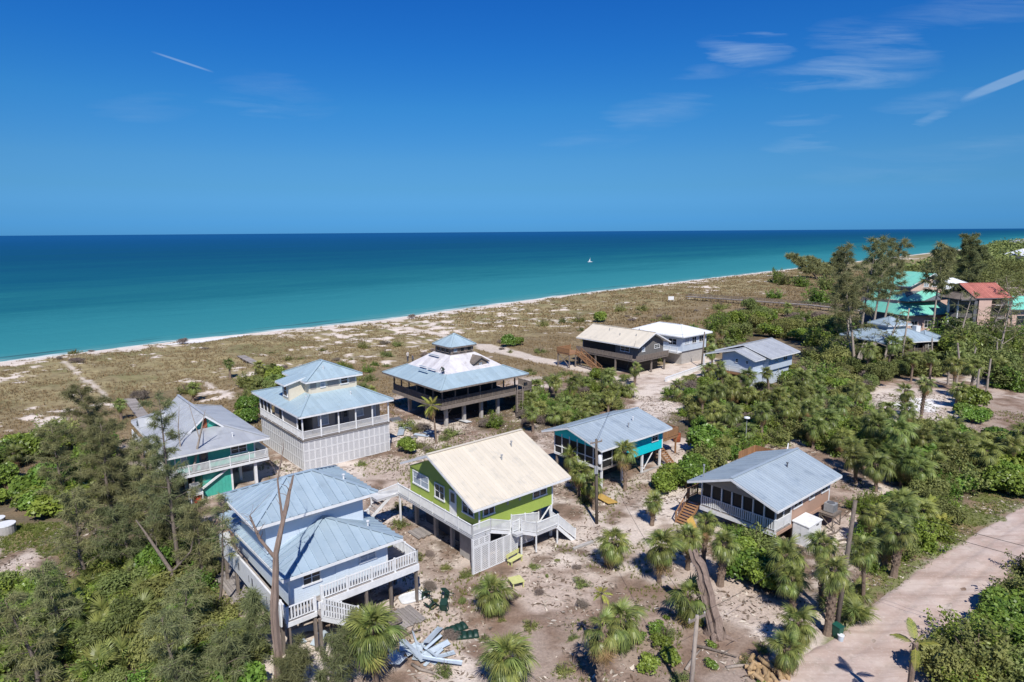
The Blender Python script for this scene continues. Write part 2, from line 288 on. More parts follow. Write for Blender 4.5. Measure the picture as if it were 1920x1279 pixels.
M['grassgreen'] = leafmat('green_grass_blades', (0.085, 0.137, 0.026), (0.221, 0.247, 0.065), .3, .8, .1, 0)
M['litter'] = leafmat('leaf_litter', (.10, .062, .042), (.62, .54, .46), .0, .9, .05, 0)

# ------------------------------------------------------------------ ground
def sdpoly(x, y, poly):                        # signed distance, negative inside
    d = np.full(x.shape, 1e9); ins = np.zeros(x.shape, bool); n = len(poly)
    for i in range(n):
        (ax, ay), (bx, by) = poly[i], poly[(i + 1) % n]; ex, ey = bx - ax, by - ay
        wx, wy = x - ax, y - ay; h = np.clip((wx * ex + wy * ey) / (ex * ex + ey * ey + 1e-9), 0, 1)
        d = np.minimum(d, (wx - ex * h) ** 2 + (wy - ey * h) ** 2)
        c = ((ay <= y) & (by > y)) | ((by <= y) & (ay > y)); ins ^= c & (wx < (y - ay) / ((by - ay) if by != ay else 1e-9) * ex)
    d = np.sqrt(d); return np.where(ins, -d, d)
def lots(pts): return [G(*p) for p in pts]
Z_SAND = [lots(p) for p in (
    [(1075, 1003), (1130, 1035), (1205, 1015), (1240, 1045), (1290, 1115), (1380, 1165), (1440, 1205), (1470, 1255), (1545, 1232), (1560, 1200), (1490, 1160), (1440, 1120), (1370, 1070), (1300, 1020), (1260, 985), (1290, 945), (1300, 905), (1240, 918), (1185, 950), (1150, 985), (1080, 972)],
    [(1190, 905), (1240, 860), (1255, 815), (1305, 828), (1292, 862), (1245, 892), (1215, 908)],
    [(1135, 703), (1180, 708), (1225, 692), (1325, 655), (1345, 680), (1288, 702), (1315, 745), (1292, 772), (1180, 768), (1200, 742), (1150, 722)],
    [(640, 868), (735, 852), (790, 868), (775, 895), (690, 905), (640, 890)],
    [(940, 1085), (1010, 1050), (1100, 1050), (1150, 1100), (1090, 1135), (1000, 1150), (950, 1120)],
    [(740, 1080), (800, 1090), (870, 1150), (880, 1279), (800, 1279), (760, 1180)],
    [(1530, 985), (1600, 960), (1640, 930), (1590, 915), (1700, 905), (1690, 940), (1610, 1010), (1560, 1030)],
    [(1560, 890), (1590, 885), (1640, 905), (1620, 925)], [(1640, 720), (1800, 735), (1800, 790), (1690, 800), (1650, 790)],
    [(735, 790), (800, 800), (830, 830), (760, 845), (735, 830)], [(800, 900), (800, 960), (720, 985), (690, 960), (720, 900)],
    [(430, 1180), (640, 1200), (640, 1279), (480, 1279)], [(0, 1060), (60, 1020), (90, 1060), (30, 1090), (0, 1100)], [(985, 745), (1010, 750), (1005, 800), (960, 790)])]
Z_WHITE = [lots(p) for p in ([(1665, 757), (1700, 747), (1750, 748), (1772, 760), (1745, 773), (1690, 770)], [(300, 652), (360, 636), (420, 629), (470, 622), (470, 628), (380, 645)])]
Z_PATH = [lots(p) for p in ([(880, 640), (920, 646), (1000, 668), (1112, 690), (1105, 700), (990, 676), (900, 655)], [(700, 610), (790, 619), (880, 638), (876, 642), (785, 623), (700, 613)],
                            [(380, 718), (390, 716), (438, 745), (430, 748)], [(114, 680), (120, 679), (209, 748), (203, 750)])]
Z_BROWN = [lots(p) for p in ([(1150, 960), (1190, 900), (1255, 905), (1260, 925), (1180, 950)], [(1230, 1140), (1330, 1150), (1480, 1230), (1490, 1290), (1200, 1290)], [(1800, 760), (1990, 740), (1990, 860), (1830, 850)],
                             [(860, 1130), (1000, 1150), (1100, 1140), (1230, 1150), (1230, 1290), (880, 1290)], [(640, 960), (730, 950), (800, 1000), (840, 1100), (760, 1060), (690, 1010)], [(1200, 1090), (1290, 1110), (1300, 1140), (1180, 1120)])]
Z_GRASS = [lots(p) for p in ([(1560, 1200), (1640, 1130), (1730, 1055), (1840, 990), (1930, 935), (1930, 880), (1830, 935), (1720, 1000), (1640, 1070), (1580, 1130)], [(1740, 1290), (1790, 1215), (1870, 1110), (1930, 1060), (2030, 1100), (1900, 1290)],
                             [(1590, 950), (1640, 935), (1660, 960), (1620, 975)], [(0, 990), (120, 980), (160, 1060), (60, 1030), (0, 1050)])]
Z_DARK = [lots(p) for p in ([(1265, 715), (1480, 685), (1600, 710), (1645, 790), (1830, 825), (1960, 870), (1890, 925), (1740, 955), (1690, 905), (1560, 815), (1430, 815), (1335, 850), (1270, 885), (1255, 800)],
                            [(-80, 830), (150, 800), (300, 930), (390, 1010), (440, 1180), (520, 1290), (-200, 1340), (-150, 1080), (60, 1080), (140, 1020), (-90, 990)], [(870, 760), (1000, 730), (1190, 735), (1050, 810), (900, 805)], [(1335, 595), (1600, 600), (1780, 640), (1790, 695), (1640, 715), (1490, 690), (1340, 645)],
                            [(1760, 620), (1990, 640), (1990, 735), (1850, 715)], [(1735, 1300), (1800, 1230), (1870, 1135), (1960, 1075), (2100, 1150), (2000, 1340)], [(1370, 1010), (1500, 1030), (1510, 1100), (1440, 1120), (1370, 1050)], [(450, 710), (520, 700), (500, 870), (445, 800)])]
def ground_colour(x, y):
    s, t = ST(x, y); n1 = fbm(x, y, 6, 4, 1); n2 = fbm(x, y, 1.6, 3, 5); n3 = fbm(x, y, .7, 2, 9); n4 = fbm(x, y, 22, 3, 13)
    C = lambda r, g, b: np.array((r, g, b))[None]
    mixc = lambda a, b, k: a * (1 - k[:, None]) + b * k[:, None]
    sm = lambda v, a, b: (lambda q: q * q * (3 - 2 * q))(np.clip((v - a) / (b - a), 0, 1))
    sand, pinks, brown, dk = C(.63, .55, .48), C(.44, .35, .29), C(.215, .145, .105), C(.11, .082, .056)
    c = mixc(mixc(sand * .93, pinks, sm(n1, .35, .65)), brown, sm(n2 * .6 + n1 * .4, .40, .60) * .9); c = mixc(c, dk, sm(n3 * .5 + n2 * .5, .54, .68) * .6)
    # dunes
    edge = np.interp(t, [-140, -100, -60, -25, 70, 400], [-84, -86, -86, -100, -116, -128]) + (n4 - .5) * 24
    straw, red, olive = C(.285, .238, .130), C(.225, .165, .105), C(.195, .185, .088)
    d = mixc(mixc(straw * (.8 + .5 * n2[:, None]), olive, sm(n1, .5, .68) * .8), red, sm(-s + 26 * n1, 62, 84) * .7); d = mixc(d, C(.12, .085, .05), sm(n3, .5, .7) * .5)
    thr = np.interp(s, [-90, -45, -18, -10], [.68, .625, .57, .38]) + np.interp(t, [20, 90], [0, .06]); sa = fbm(x * 1.0, y, 2.4, 4, 21) * .60 + n4 * .40 + (n3 - .5) * .16
    d = mixc(d, sand * 1.06, sm(sa, thr, thr + .045))
    c = mixc(c, d, sm(s - edge, -4, 4))
    def put(polys, col, w, amp, strength=1.):
        nonlocal c
        for p in polys:
            bx = [q[0] for q in p]; by = [q[1] for q in p]; k = (x > min(bx) - 6) & (x < max(bx) + 6) & (y > min(by) - 6) & (y < max(by) + 6)
            if not k.any(): continue
            sd = sdpoly(x[k], y[k], p) + (n2[k] - .5) * amp; mk = sm(-sd, -w, w) * strength; c[k] = mixc(c[k], col if len(col) == 1 else col[k], mk)
    wr = (.86 + .28 * n3)[:, None]
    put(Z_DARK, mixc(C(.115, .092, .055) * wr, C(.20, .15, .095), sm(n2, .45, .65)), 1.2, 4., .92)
    put(Z_BROWN, mixc(brown * 1.05 * wr, pinks, sm(n1 * .5 + n3 * .5, .52, .68) * .7), .8, 2.6, .65)
    put(Z_SAND, mixc(mixc(sand, pinks, sm(n1, .4, .65) * .8), brown, sm(n3 * .5 + n2 * .5, .55, .68) * .55), .5, 1.8)
    put(Z_GRASS, mixc(C(.15, .17, .05) * wr, C(.27, .21, .11), sm(n2, .45, .65)), .7, 2.4, .9)
    put(Z_PATH, sand * 1.0 * wr, .5, 1.6, .8); put(Z_WHITE, C(.78, .76, .74) * wr, .4, 1.)
    bm = sm(s, -8.5 - 0, -6.0 + 0) if False else sm(s + (n1 - .5) * 9 + (n2 - .5) * 3, -9.5, -7.0); c = mixc(c, C(.70, .645, .565) * (.93 + .14 * n2)[:, None], bm)
    c = mixc(c, C(.46, .41, .345), sm(s, -2.2, -.6)); 
    return np.clip(c, 0, 1)
def ground_material():
    m, nt, N, L, b = nodes('sandy_ground'); b.inputs['Roughness'].default_value = .95; b.inputs['Specular IOR Level'].default_value = .08
    at = N.new('ShaderNodeAttribute'); at.attribute_name = 'Col'; tc = N.new('ShaderNodeTexCoord')
    n = N.new('ShaderNodeTexNoise'); n.inputs['Scale'].default_value = 4.5; n.inputs['Detail'].default_value = 6; n.inputs['Roughness'].default_value = .75; L.new(tc.outputs['Object'], n.inputs[0])
    r = N.new('ShaderNodeMapRange'); r.inputs[1].default_value = .3; r.inputs[2].default_value = .7; r.inputs[3].default_value = .72; r.inputs[4].default_value = 1.22; L.new(n.outputs[0], r.inputs[0])
    hv = N.new('ShaderNodeHueSaturation'); L.new(r.outputs[0], hv.inputs['Value']); L.new(at.outputs['Color'], hv.inputs['Color']); L.new(hv.outputs[0], b.inputs['Base Color'])
    bp = N.new('ShaderNodeBump'); bp.inputs['Strength'].default_value = .6; bp.inputs['Distance'].default_value = .12; L.new(n.outputs[0], bp.inputs['Height']); L.new(bp.outputs[0], b.inputs['Normal']); return m
M['ground'] = ground_material()
def grow(a, b, d0, k):
    r = [a]; d = d0
    while r[-1] < b: r.append(r[-1] + d); d *= k
    return r[1:]
def build_ground():
    ss = [-900, -600, -420, -320, -260, -230, -210, -200] + list(np.arange(-192, -58, .42)) + list(np.arange(-58, 4, .8)) + [6, 10, 16, 26, 40, 60]
    ts = [-900, -600, -400, -300, -240, -200, -180, -165] + list(np.arange(-158, 48, .42)) + list(np.arange(48, 240, 1.2)) + grow(240, 4200, 2, 1.07)
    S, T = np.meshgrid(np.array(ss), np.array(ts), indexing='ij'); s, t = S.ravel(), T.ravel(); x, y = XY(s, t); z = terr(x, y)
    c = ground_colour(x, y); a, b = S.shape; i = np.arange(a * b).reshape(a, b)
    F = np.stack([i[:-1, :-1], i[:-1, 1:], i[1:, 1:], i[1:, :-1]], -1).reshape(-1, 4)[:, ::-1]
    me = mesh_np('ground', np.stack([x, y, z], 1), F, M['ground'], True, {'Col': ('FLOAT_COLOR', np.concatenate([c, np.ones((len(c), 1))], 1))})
    nz = Vector(me.polygons[len(me.polygons) // 2].normal).z
    if nz < 0: me.flip_normals()
    tag(link('ground', me), kind='structure')
build_ground()

# ------------------------------------------------------------------ sea
def sea_material():
    m, nt, N, L, b = nodes('sea_water'); b.inputs['Roughness'].default_value = .22; b.inputs['Specular IOR Level'].default_value = .12
    at = N.new('ShaderNodeAttribute'); at.attribute_name = 'offshore'; a2 = N.new('ShaderNodeAttribute'); a2.attribute_name = 'along'
    cmb = N.new('ShaderNodeCombineXYZ'); L.new(at.outputs['Fac'], cmb.inputs[0]); L.new(a2.outputs['Fac'], cmb.inputs[1])
    def noise(sc, vscale, det=4):
        mp = N.new('ShaderNodeMapping'); mp.inputs['Scale'].default_value = vscale; L.new(cmb.outputs[0], mp.inputs[0]); n = N.new('ShaderNodeTexNoise'); n.inputs['Scale'].default_value = sc; n.inputs['Detail'].default_value = det; L.new(mp.outputs[0], n.inputs[0]); return n.outputs[0]
    def ma(op, a, b_=None, c=False):
        q = N.new('ShaderNodeMath'); q.operation = op; q.use_clamp = c
        for i, v in enumerate((a, b_)):
            if v is None: continue
            if isinstance(v, (int, float)): q.inputs[i].default_value = v
            else: L.new(v, q.inputs[i])
        return q.outputs[0]
    lg = noise(1., (.012, .0028, 1)); sm = noise(1., (.07, .018, 1)); q = ma('ADD', at.outputs['Fac'], 0.)
    f = ma('DIVIDE', ma('LOGARITHM', ma('ADD', ma('MAXIMUM', q, 0.), 3.), 10.), 3.7)     # log distance: 3 m -> .13, 5000 m -> 1
    f = ma('ADD', f, ma('MULTIPLY', ma('SUBTRACT', lg, .5), .17)); f = ma('ADD', f, ma('MULTIPLY', ma('SUBTRACT', sm, .5), .08)); f = ma('ADD', f, ma('MULTIPLY', ma('SUBTRACT', noise(1., (.35, .05, 1), 6), .5), .10)); f = ma('ADD', f, ma('MULTIPLY', ma('SUBTRACT', noise(1., (.9, .35, 1), 6), .5), .06))
    cr = N.new('ShaderNodeValToRGB'); L.new(f, cr.inputs[0]); E = cr.color_ramp.elements
    stops = [(.10, (.36, .44, .41)), (.20, (.085, .25, .265)), (.33, (.036, .215, .245)), (.50, (.026, .185, .222)), (.59, (.013, .130, .172)), (.68, (.006, .088, .150)), (.78, (.004, .066, .140)), (.90, (.004, .066, .172)), (1., (.005, .072, .20))]
    while len(E) < len(stops): E.new(.5)
    for e, (p, c) in zip(E, stops): e.position = p; e.color = (*c, 1)
    # drift weed lying in streaks close to the beach
    wd = noise(1., (.30, .030, 1), 5); near = ma('MULTIPLY', ma('SUBTRACT', 1, ma('ABSOLUTE', ma('DIVIDE', ma('SUBTRACT', q, 8.), 7.5)), True), ma('MULTIPLY', ma('SUBTRACT', wd, .555), 9., True))
    mx = N.new('ShaderNodeMix'); mx.data_type = 'RGBA'; L.new(ma('MULTIPLY', near, .8), mx.inputs[0]); L.new(cr.outputs[0], mx.inputs[6]); mx.inputs[7].default_value = (.030, .062, .075, 1)
    fo = noise(1., (.5, .09, 1), 4); foam = ma('MULTIPLY', ma('MULTIPLY', ma('SUBTRACT', 4.5, q), .5, True), ma('MULTIPLY', ma('SUBTRACT', fo, .46), 6., True)); m2 = N.new('ShaderNodeMix'); m2.data_type = 'RGBA'
    L.new(ma('MULTIPLY', foam, .8), m2.inputs[0]); L.new(mx.outputs[2], m2.inputs[6]); m2.inputs[7].default_value = (.72, .75, .74, 1); L.new(m2.outputs[2], b.inputs['Base Color']); b.inputs['Specular IOR Level'].default_value = 0; b.inputs['Roughness'].default_value = 1
    gl = N.new('ShaderNodeBsdfGlossy'); gl.inputs['Roughness'].default_value = .25; gl.inputs['Color'].default_value = (1, 1, 1, 1); lw = N.new('ShaderNodeLayerWeight'); lw.inputs[0].default_value = .1; ms = N.new('ShaderNodeMixShader'); L.new(ma('ADD', ma('MULTIPLY', lw.outputs['Facing'], .035), .015), ms.inputs[0]); L.new(b.outputs[0], ms.inputs[1]); L.new(gl.outputs[0], ms.inputs[2]); L.new(ms.outputs[0], N['Material Output'].inputs[0])
    tc = N.new('ShaderNodeTexCoord'); w = N.new('ShaderNodeTexNoise'); w.inputs['Scale'].default_value = .35; w.inputs['Detail'].default_value = 7; w.inputs['Roughness'].default_value = .6; L.new(tc.outputs['Object'], w.inputs[0])
    bp = N.new('ShaderNodeBump'); bp.inputs['Strength'].default_value = .55; bp.inputs['Distance'].default_value = .5; L.new(w.outputs[0], bp.inputs['Height']); L.new(bp.outputs[0], b.inputs['Normal']); L.new(bp.outputs[0], gl.inputs['Normal']); return m
M['sea'] = sea_material()
def build_sea():
    ss = np.array([-9, -4, -2, -1, 0, .7, 1.5, 3, 5, 8, 12, 18, 26, 36, 50, 70, 100, 140, 200, 280, 400, 560, 800, 1100, 1600, 2400, 3600, 5500, 9000, 15000, 26000, 45000.])
    ts = np.array([-60000., -30000, -12000, -5000, -2200, -1000, -600, -400, -300, -240] + list(np.arange(-200, 260, 6)) + grow(260, 60000, 10, 1.16))
    S, T = np.meshgrid(ss, ts, indexing='ij'); s, t = S.ravel(), T.ravel(); x, y = XY(s, np.clip(t, -400, 3500)); tt = t - np.clip(t, -400, 3500); x = x + tt * DT[0]; y = y + tt * DT[1]
    a, b = S.shape; i = np.arange(a * b).reshape(a, b); F = np.stack([i[:-1, :-1], i[:-1, 1:], i[1:, 1:], i[1:, :-1]], -1).reshape(-1, 4)[:, ::-1]
    me = mesh_np('sea', np.stack([x, y, np.full_like(x, SEA_Z)], 1), F, M['sea'], True, {'offshore': ('FLOAT', s), 'along': ('FLOAT', t)})
    if me.polygons[0].normal.z < 0: me.flip_normals()
    tag(link('sea', me), kind='structure')
build_sea()

# ------------------------------------------------------------------ road: packed sand, crowned, its ragged edge is where it dips under the verge
def road_material():
    m, nt, N, L, b = nodes('packed_sand_road'); b.inputs['Roughness'].default_value = .95; b.inputs['Specular IOR Level'].default_value = .08
    tc = N.new('ShaderNodeTexCoord')
    def noise(sc, det=5, st=None):
        n = N.new('ShaderNodeTexNoise'); n.inputs['Scale'].default_value = sc; n.inputs['Detail'].default_value = det; n.inputs['Roughness'].default_value = .68
        if st:
            mp = N.new('ShaderNodeMapping'); mp.inputs['Rotation'].default_value = (0, 0, -math.radians(34)); mp.inputs['Scale'].default_value = st; L.new(tc.outputs['Object'], mp.inputs[0]); L.new(mp.outputs[0], n.inputs[0])
        else: L.new(tc.outputs['Object'], n.inputs[0])
        return n.outputs[0]
    def mix(f, a, c, lo=.4, hi=.62):
        r = N.new('ShaderNodeMapRange'); r.inputs[1].default_value = lo; r.inputs[2].default_value = hi; L.new(f, r.inputs[0]); x = N.new('ShaderNodeMix'); x.data_type = 'RGBA'; L.new(r.outputs[0], x.inputs[0])
        for i, v in ((6, a), (7, c)):
            if isinstance(v, tuple): x.inputs[i].default_value = (*v, 1)
            else: L.new(v, x.inputs[i])
        return x.outputs[2]
    c = mix(noise(.22), (.455, .345, .295), (.545, .455, .40)); c = mix(noise(.5, 5, (.12, 1.5, 1)), c, (.365, .27, .225), .48, .68); c = mix(noise(1.1, 6), c, (.36, .30, .25), .54, .72); c = mix(noise(6., 4), c, (.60, .52, .46), .55, .8)
    at = N.new('ShaderNodeAttribute'); at.attribute_name = 'across'; wob = N.new('ShaderNodeMath'); wob.operation = 'MULTIPLY_ADD'; L.new(noise(.35, 3), wob.inputs[0]); wob.inputs[1].default_value = .16; L.new(at.outputs['Fac'], wob.inputs[2])
    rr = N.new('ShaderNodeValToRGB'); L.new(wob.outputs[0], rr.inputs[0]); e = rr.color_ramp.elements; sts = [(0., .35), (.12, .1), (.30, 0.), (.37, .75), (.43, .1), (.56, 0.), (.66, .1), (.72, .8), (.79, .05), (.95, .2), (1., .5)]
    while len(e) < len(sts): e.new(.5)
    for q, (p, v) in zip(e, sts): q.position = p; q.color = (v, v, v, 1)
    mm = N.new('ShaderNodeMath'); mm.operation = 'MULTIPLY'; L.new(rr.outputs[0], mm.inputs[0]); L.new(noise(.9, 5), mm.inputs[1]); xx = N.new('ShaderNodeMix'); xx.data_type = 'RGBA'; L.new(mm.outputs[0], xx.inputs[0]); L.new(c, xx.inputs[6]); xx.inputs[7].default_value = (.30, .225, .185, 1); c = xx.outputs[2]
    L.new(c, b.inputs['Base Color']); bp = N.new('ShaderNodeBump'); bp.inputs['Strength'].default_value = .4; bp.inputs['Distance'].default_value = .06; L.new(noise(2.5, 6), bp.inputs['Height']); L.new(bp.outputs[0], b.inputs['Normal']); return m
M['road'] = road_material()
def build_road():
    Lp = [G(1330, 1420), G(1420, 1300), G(1490, 1232), G(1562, 1198), G(1640, 1132), G(1730, 1060), G(1840, 992), G(1930, 940), G(2100, 850), G(2400, 740)]
    Rp = [G(1690, 1420), G(1712, 1330), G(1738, 1282), G(1765, 1250), G(1805, 1190), G(1860, 1120), G(1930, 1052), G(2010, 985), G(2180, 880), G(2470, 760)]
    n, k = 220, 40; f = np.linspace(0, len(Lp) - 1, n); ix = np.arange(len(Lp)); Lx, Ly, Rx, Ry = [np.interp(f, ix, [p[j] for p in q]) for q in (Lp, Rp) for j in (0, 1)]
    w = np.linspace(-.06, 1.06, k)[None]; x = Lx[:, None] * (1 - w) + Rx[:, None] * w; y = Ly[:, None] * (1 - w) + Ry[:, None] * w; e = np.minimum(w, 1 - w) * np.ones_like(x)
    z = np.interp(e, [-.06, 0, .05, .5], [-.16, -.03, .06, .11]) - .05 * np.exp(-((w - .33) / .05) ** 2) - .05 * np.exp(-((w - .66) / .05) ** 2) + (fbm(x.ravel(), y.ravel(), 1.4, 3, 31).reshape(x.shape) - .5) * .14
    i = np.arange(n * k).reshape(n, k); F = np.stack([i[:-1, :-1], i[:-1, 1:], i[1:, 1:], i[1:, :-1]], -1).reshape(-1, 4)
    me = mesh_np('sand_road', np.stack([x.ravel(), y.ravel(), z.ravel()], 1), F, M['road'], True, {'across': ('FLOAT', (w * np.ones_like(x)).ravel())})
    if me.polygons[50].normal.z < 0: me.flip_normals()
    tag(link('sand_road', me), kind='structure')
build_road()
# ------------------------------------------------------------------ house kit
class House:
    def __init__(h, name, label, u0, v0, cat='house', rz=A40, origin=None, group=None):
        h.u0, h.v0 = u0, v0; x, y = origin or UV(u0, v0); h.root = thing(name, label, cat, (x, y, 0), rz, group)
    def p(h, u, v, z): return Vector((u - h.u0, v - h.v0, z))
    def box(h, name, u0, u1, v0, v1, z0, z1, m, parent=None):
        return MB().box(u0 - h.u0, u1 - h.u0, v0 - h.v0, v1 - h.v0, z0, z1).build(name, M[m], parent or h.root)
    def beam(h, name, a, b, w, t, m, parent=None): return MB().beam(h.p(*a), h.p(*b), w, t).build(name, M[m], parent or h.root)
    def fb(h, mb, face, c, a0, a1, z0, z1, d0, d1):          # box standing on a wall plane, d0..d1 outwards
        if face == 'F': mb.box(a0 - h.u0, a1 - h.u0, c - d1 - h.v0, c - d0 - h.v0, z0, z1)
        elif face == 'B': mb.box(a0 - h.u0, a1 - h.u0, c + d0 - h.v0, c + d1 - h.v0, z0, z1)
        elif face == 'L': mb.box(c - d1 - h.u0, c - d0 - h.u0, a0 - h.v0, a1 - h.v0, z0, z1)
        else: mb.box(c + d0 - h.u0, c + d1 - h.u0, a0 - h.v0, a1 - h.v0, z0, z1)
        return mb
    def window(h, face, c, a0, a1, z0, z1, n=2, m='white', pane='glass', fr=.09, name='window', sill=True):
        mb = MB(); b = h.fb
        b(mb, face, c, a0, a1, z1 - fr, z1, .003, .07); b(mb, face, c, a0 - .04, a1 + .04, z0 - .02, z0 + fr, .003, .10 if sill else .07)
        b(mb, face, c, a0, a0 + fr, z0 + fr, z1 - fr, .003, .065); b(mb, face, c, a1 - fr, a1, z0 + fr, z1 - fr, .003, .065)
        w = (a1 - a0 - 2 * fr) / n
        for k in range(1, n): b(mb, face, c, a0 + fr + k * w - .03, a0 + fr + k * w + .03, z0 + fr, z1 - fr, .003, .055)
        if n <= 2: b(mb, face, c, a0 + fr, a1 - fr, (z0 + z1) / 2 - .02, (z0 + z1) / 2 + .02, .012, .048)
        o = mb.build(name, M[m], h.root); pane = 'curtain' if pane == 'glass' and rng.random() < .28 else pane
        for k in range(n): h.fb(MB(), face, c, a0 + fr + k * w + (.03 if k else 0), a0 + fr + (k + 1) * w - (.03 if k < n - 1 else 0), z0 + fr, z1 - fr, .004, .02).build('pane', M[pane], o)
        return o
    def door(h, face, c, a0, a1, z0, z1, m='white'):
        o = h.fb(MB(), face, c, a0, a1, z0, z1, .003, .05); o = o.build('door', M[m], h.root)
        w = a1 - a0; h.fb(MB(), face, c, a0 + .22 * w, a1 - .22 * w, z0 + .5 * (z1 - z0), z1 - .2, .052, .065).build('pane', M['glass'], o)
        h.fb(MB(), face, c, a1 - .12, a1 - .06, z0 + .95, z0 + 1.02, .052, .1).build('handle', M['metal'], o); return o
    def rail(h, a, b, z, ht=1.0, m='white', sp=.15, post=1.8, pw=.09, pick=.045, posts=True, z2=None, cap=.1, mid=False):
        a, b = h.p(*a, z), h.p(*b, z if z2 is None else z2); ln = (b - a).length; d = (b - a) / ln; mb = MB(); U = Vector((0, 0, 1))
        mb.beam(a + U * (ht - .03), b + U * (ht - .03), cap, .05); mb.beam(a + U * .12, b + U * .12, .05, .06)
        if mid: mb.beam(a + U * ht * .55, b + U * ht * .55, .05, .05)
        n = max(1, int(ln / sp))
        for k in range(n):
            q = a + d * ln * (k + .5) / n; mb.box(q.x - pick / 2, q.x + pick / 2, q.y - pick / 2, q.y + pick / 2, q.z + .12, q.z + ht - .05)
        o = mb.build('railing', M[m], h.root)
        if posts:
            k = max(1, round(ln / post))
            for i in range(k + 1): q = a + d * ln * i / k; MB().box(q.x - pw / 2, q.x + pw / 2, q.y - pw / 2, q.y + pw / 2, q.z - .05, q.z + ht + .06).build('rail_post', M[m], o)
        return o
    def post(h, u, v, z0, z1, w=.18, m='white', name='post'): return h.box(name, u - w / 2, u + w / 2, v - w / 2, v + w / 2, z0, z1, m)
    def stairs(h, a, b, w, z0, z1, m='white', step='deckwood', n=None):
        # flight from the top (a, z1) down to the foot (b, z0)
        A, B = h.p(*a, z1), h.p(*b, z0); n = n or max(3, int((z1 - z0) / .18)); d = (B - A); fl = Vector((d.x, d.y, 0)).normalized(); s = Vector((-fl.y, fl.x, 0)) * w / 2; mb = MB()
        for q in (s, -s): mb.beam(A + q - Vector((0, 0, .1)), B + q - Vector((0, 0, .1)), .06, .26)
        o = mb.build('stair_flight', M[m], h.root)
        for k in range(n):
            c = A + d * (k + .5) / n; MB().beam(c - s * .98, c + s * .98, .28, .045).build('step', M[step], o)
        return o
    def boards(h, u0, u1, v0, v1, z, m='deckwood', bw=.30, along='u', name='deck'):
        base = h.box(name, u0 + .03, u1 - .03, v0 + .03, v1 - .03, z - .22, z - .05, m); n = max(1, int(((v1 - v0) if along == 'u' else (u1 - u0)) / bw)); w = ((v1 - v0) if along == 'u' else (u1 - u0)) / n
        for k in range(n):
            if along == 'u': h.box('deck_board', u0, u1, v0 + k * w + .008, v0 + (k + 1) * w - .008, z - .048, z + rng.uniform(-.004, .004), m, base)
            else: h.box('deck_board', u0 + k * w + .008, u0 + (k + 1) * w - .008, v0, v1, z - .048, z + rng.uniform(-.004, .004), m, base)
        return base
    def roof(h, faces, m, pw=.6, rib=.045, under='white', name='roof', fascia=True, th=.05, ridge=(), ribw=.05, fh=.18):
        mb = MB(); polys = [[h.p(*q) for q in f] for f in faces]
        for f in polys: mb.poly([q - Vector((0, 0, .05)) for q in f], .09)
        o = mb.build(name, M[under], h.root); cnt = {}
        for f in polys:
            n = Vector((0, 0, 0))
            for i in range(len(f)): n += (f[i] - f[0]).cross(f[(i + 1) % len(f)] - f[0])
            n.normalize()
            if n.z < 0: n = -n; f = f[::-1]
            e = Vector((-n.y, n.x, 0)).normalized(); s = n.cross(e); o0 = f[0]
            P2 = [((q - o0).dot(e), (q - o0).dot(s)) for q in f]; a0, a1 = min(q[0] for q in P2), max(q[0] for q in P2); k = max(1, round((a1 - a0) / pw)); w = (a1 - a0) / k
            for j in range(k):
                lo, hi = a0 + j * w, a0 + (j + 1) * w; pl = clip(clip(P2, lo, 1), hi, -1)
                if len(pl) < 3 or abs(area(pl)) < .01: continue
                pm = MB(); pm.poly([o0 + e * a + s * b for a, b in pl], th * .8)
                for cx, sg in ((lo, 1), (hi, -1)):
                    ys = [b for a, b in pl if abs(a - cx) < 1e-4]
                    if len(ys) >= 2 and max(ys) - min(ys) > .15:
                        x0, x1 = (cx, cx + ribw / 2) if sg > 0 else (cx - ribw / 2, cx); y0, y1 = min(ys), max(ys)
                        C = [o0 + e * a + s * b for a, b in ((x0, y0), (x1, y0), (x1, y1), (x0, y1))]; pm.poly([c + n * rib for c in C], rib + .01)
                pm.build('roof_panel', M[m], o)
            low = min(q.z for q in f)
        for a, b in ridge: MB().beam(h.p(*a) + Vector((0, 0, .06)), h.p(*b) + Vector((0, 0, .06)), .26, .05).build('ridge_cap', M[m], o)
        if fascia:
            seen = {}
            for f in polys:
                for i in range(len(f)):
                    a, b = f[i], f[(i + 1) % len(f)]; key = tuple(sorted([tuple(round(c, 2) for c in a), tuple(round(c, 2) for c in b)])); seen.setdefault(key, []).append((a, b))
            for es in seen.values():
                if len(es) == 1 and (es[0][1] - es[0][0]).length > .3: a, b = es[0]; dz = Vector((0, 0, -.13)); MB().beam(a + dz, b + dz, .05, fh).build('fascia', M[under], o)
        return o
    def hip(h, u0, u1, v0, v1, ze, zr, ra, rb, m, **k):       # ridge from ra=(u,v) to rb
        A_, B_ = (*ra, zr), (*rb, zr); c = [(u0, v0, ze), (u1, v0, ze), (u1, v1, ze), (u0, v1, ze)]
        if abs(ra[0] - rb[0]) + abs(ra[1] - rb[1]) < .05: F = [[c[0], c[1], A_], [c[1], c[2], A_], [c[2], c[3], A_], [c[3], c[0], A_]]
        elif abs(ra[0] - rb[0]) > abs(ra[1] - rb[1]): F = [[c[0], c[1], B_, A_], [c[1], c[2], B_], [c[2], c[3], A_, B_], [c[3], c[0], A_]]
        else: F = [[c[0], c[1], A_], [c[1], c[2], B_, A_], [c[2], c[3], B_], [c[3], c[0], A_, B_]]
        rd = [(c[0], A_), (c[1], B_ if abs(ra[0] - rb[0]) > abs(ra[1] - rb[1]) else A_), (c[2], B_), (c[3], A_ if abs(ra[0] - rb[0]) > abs(ra[1] - rb[1]) else B_)]
        if A_ != B_: rd.append((A_, B_))
        return h.roof(F, m, ridge=rd, **k)
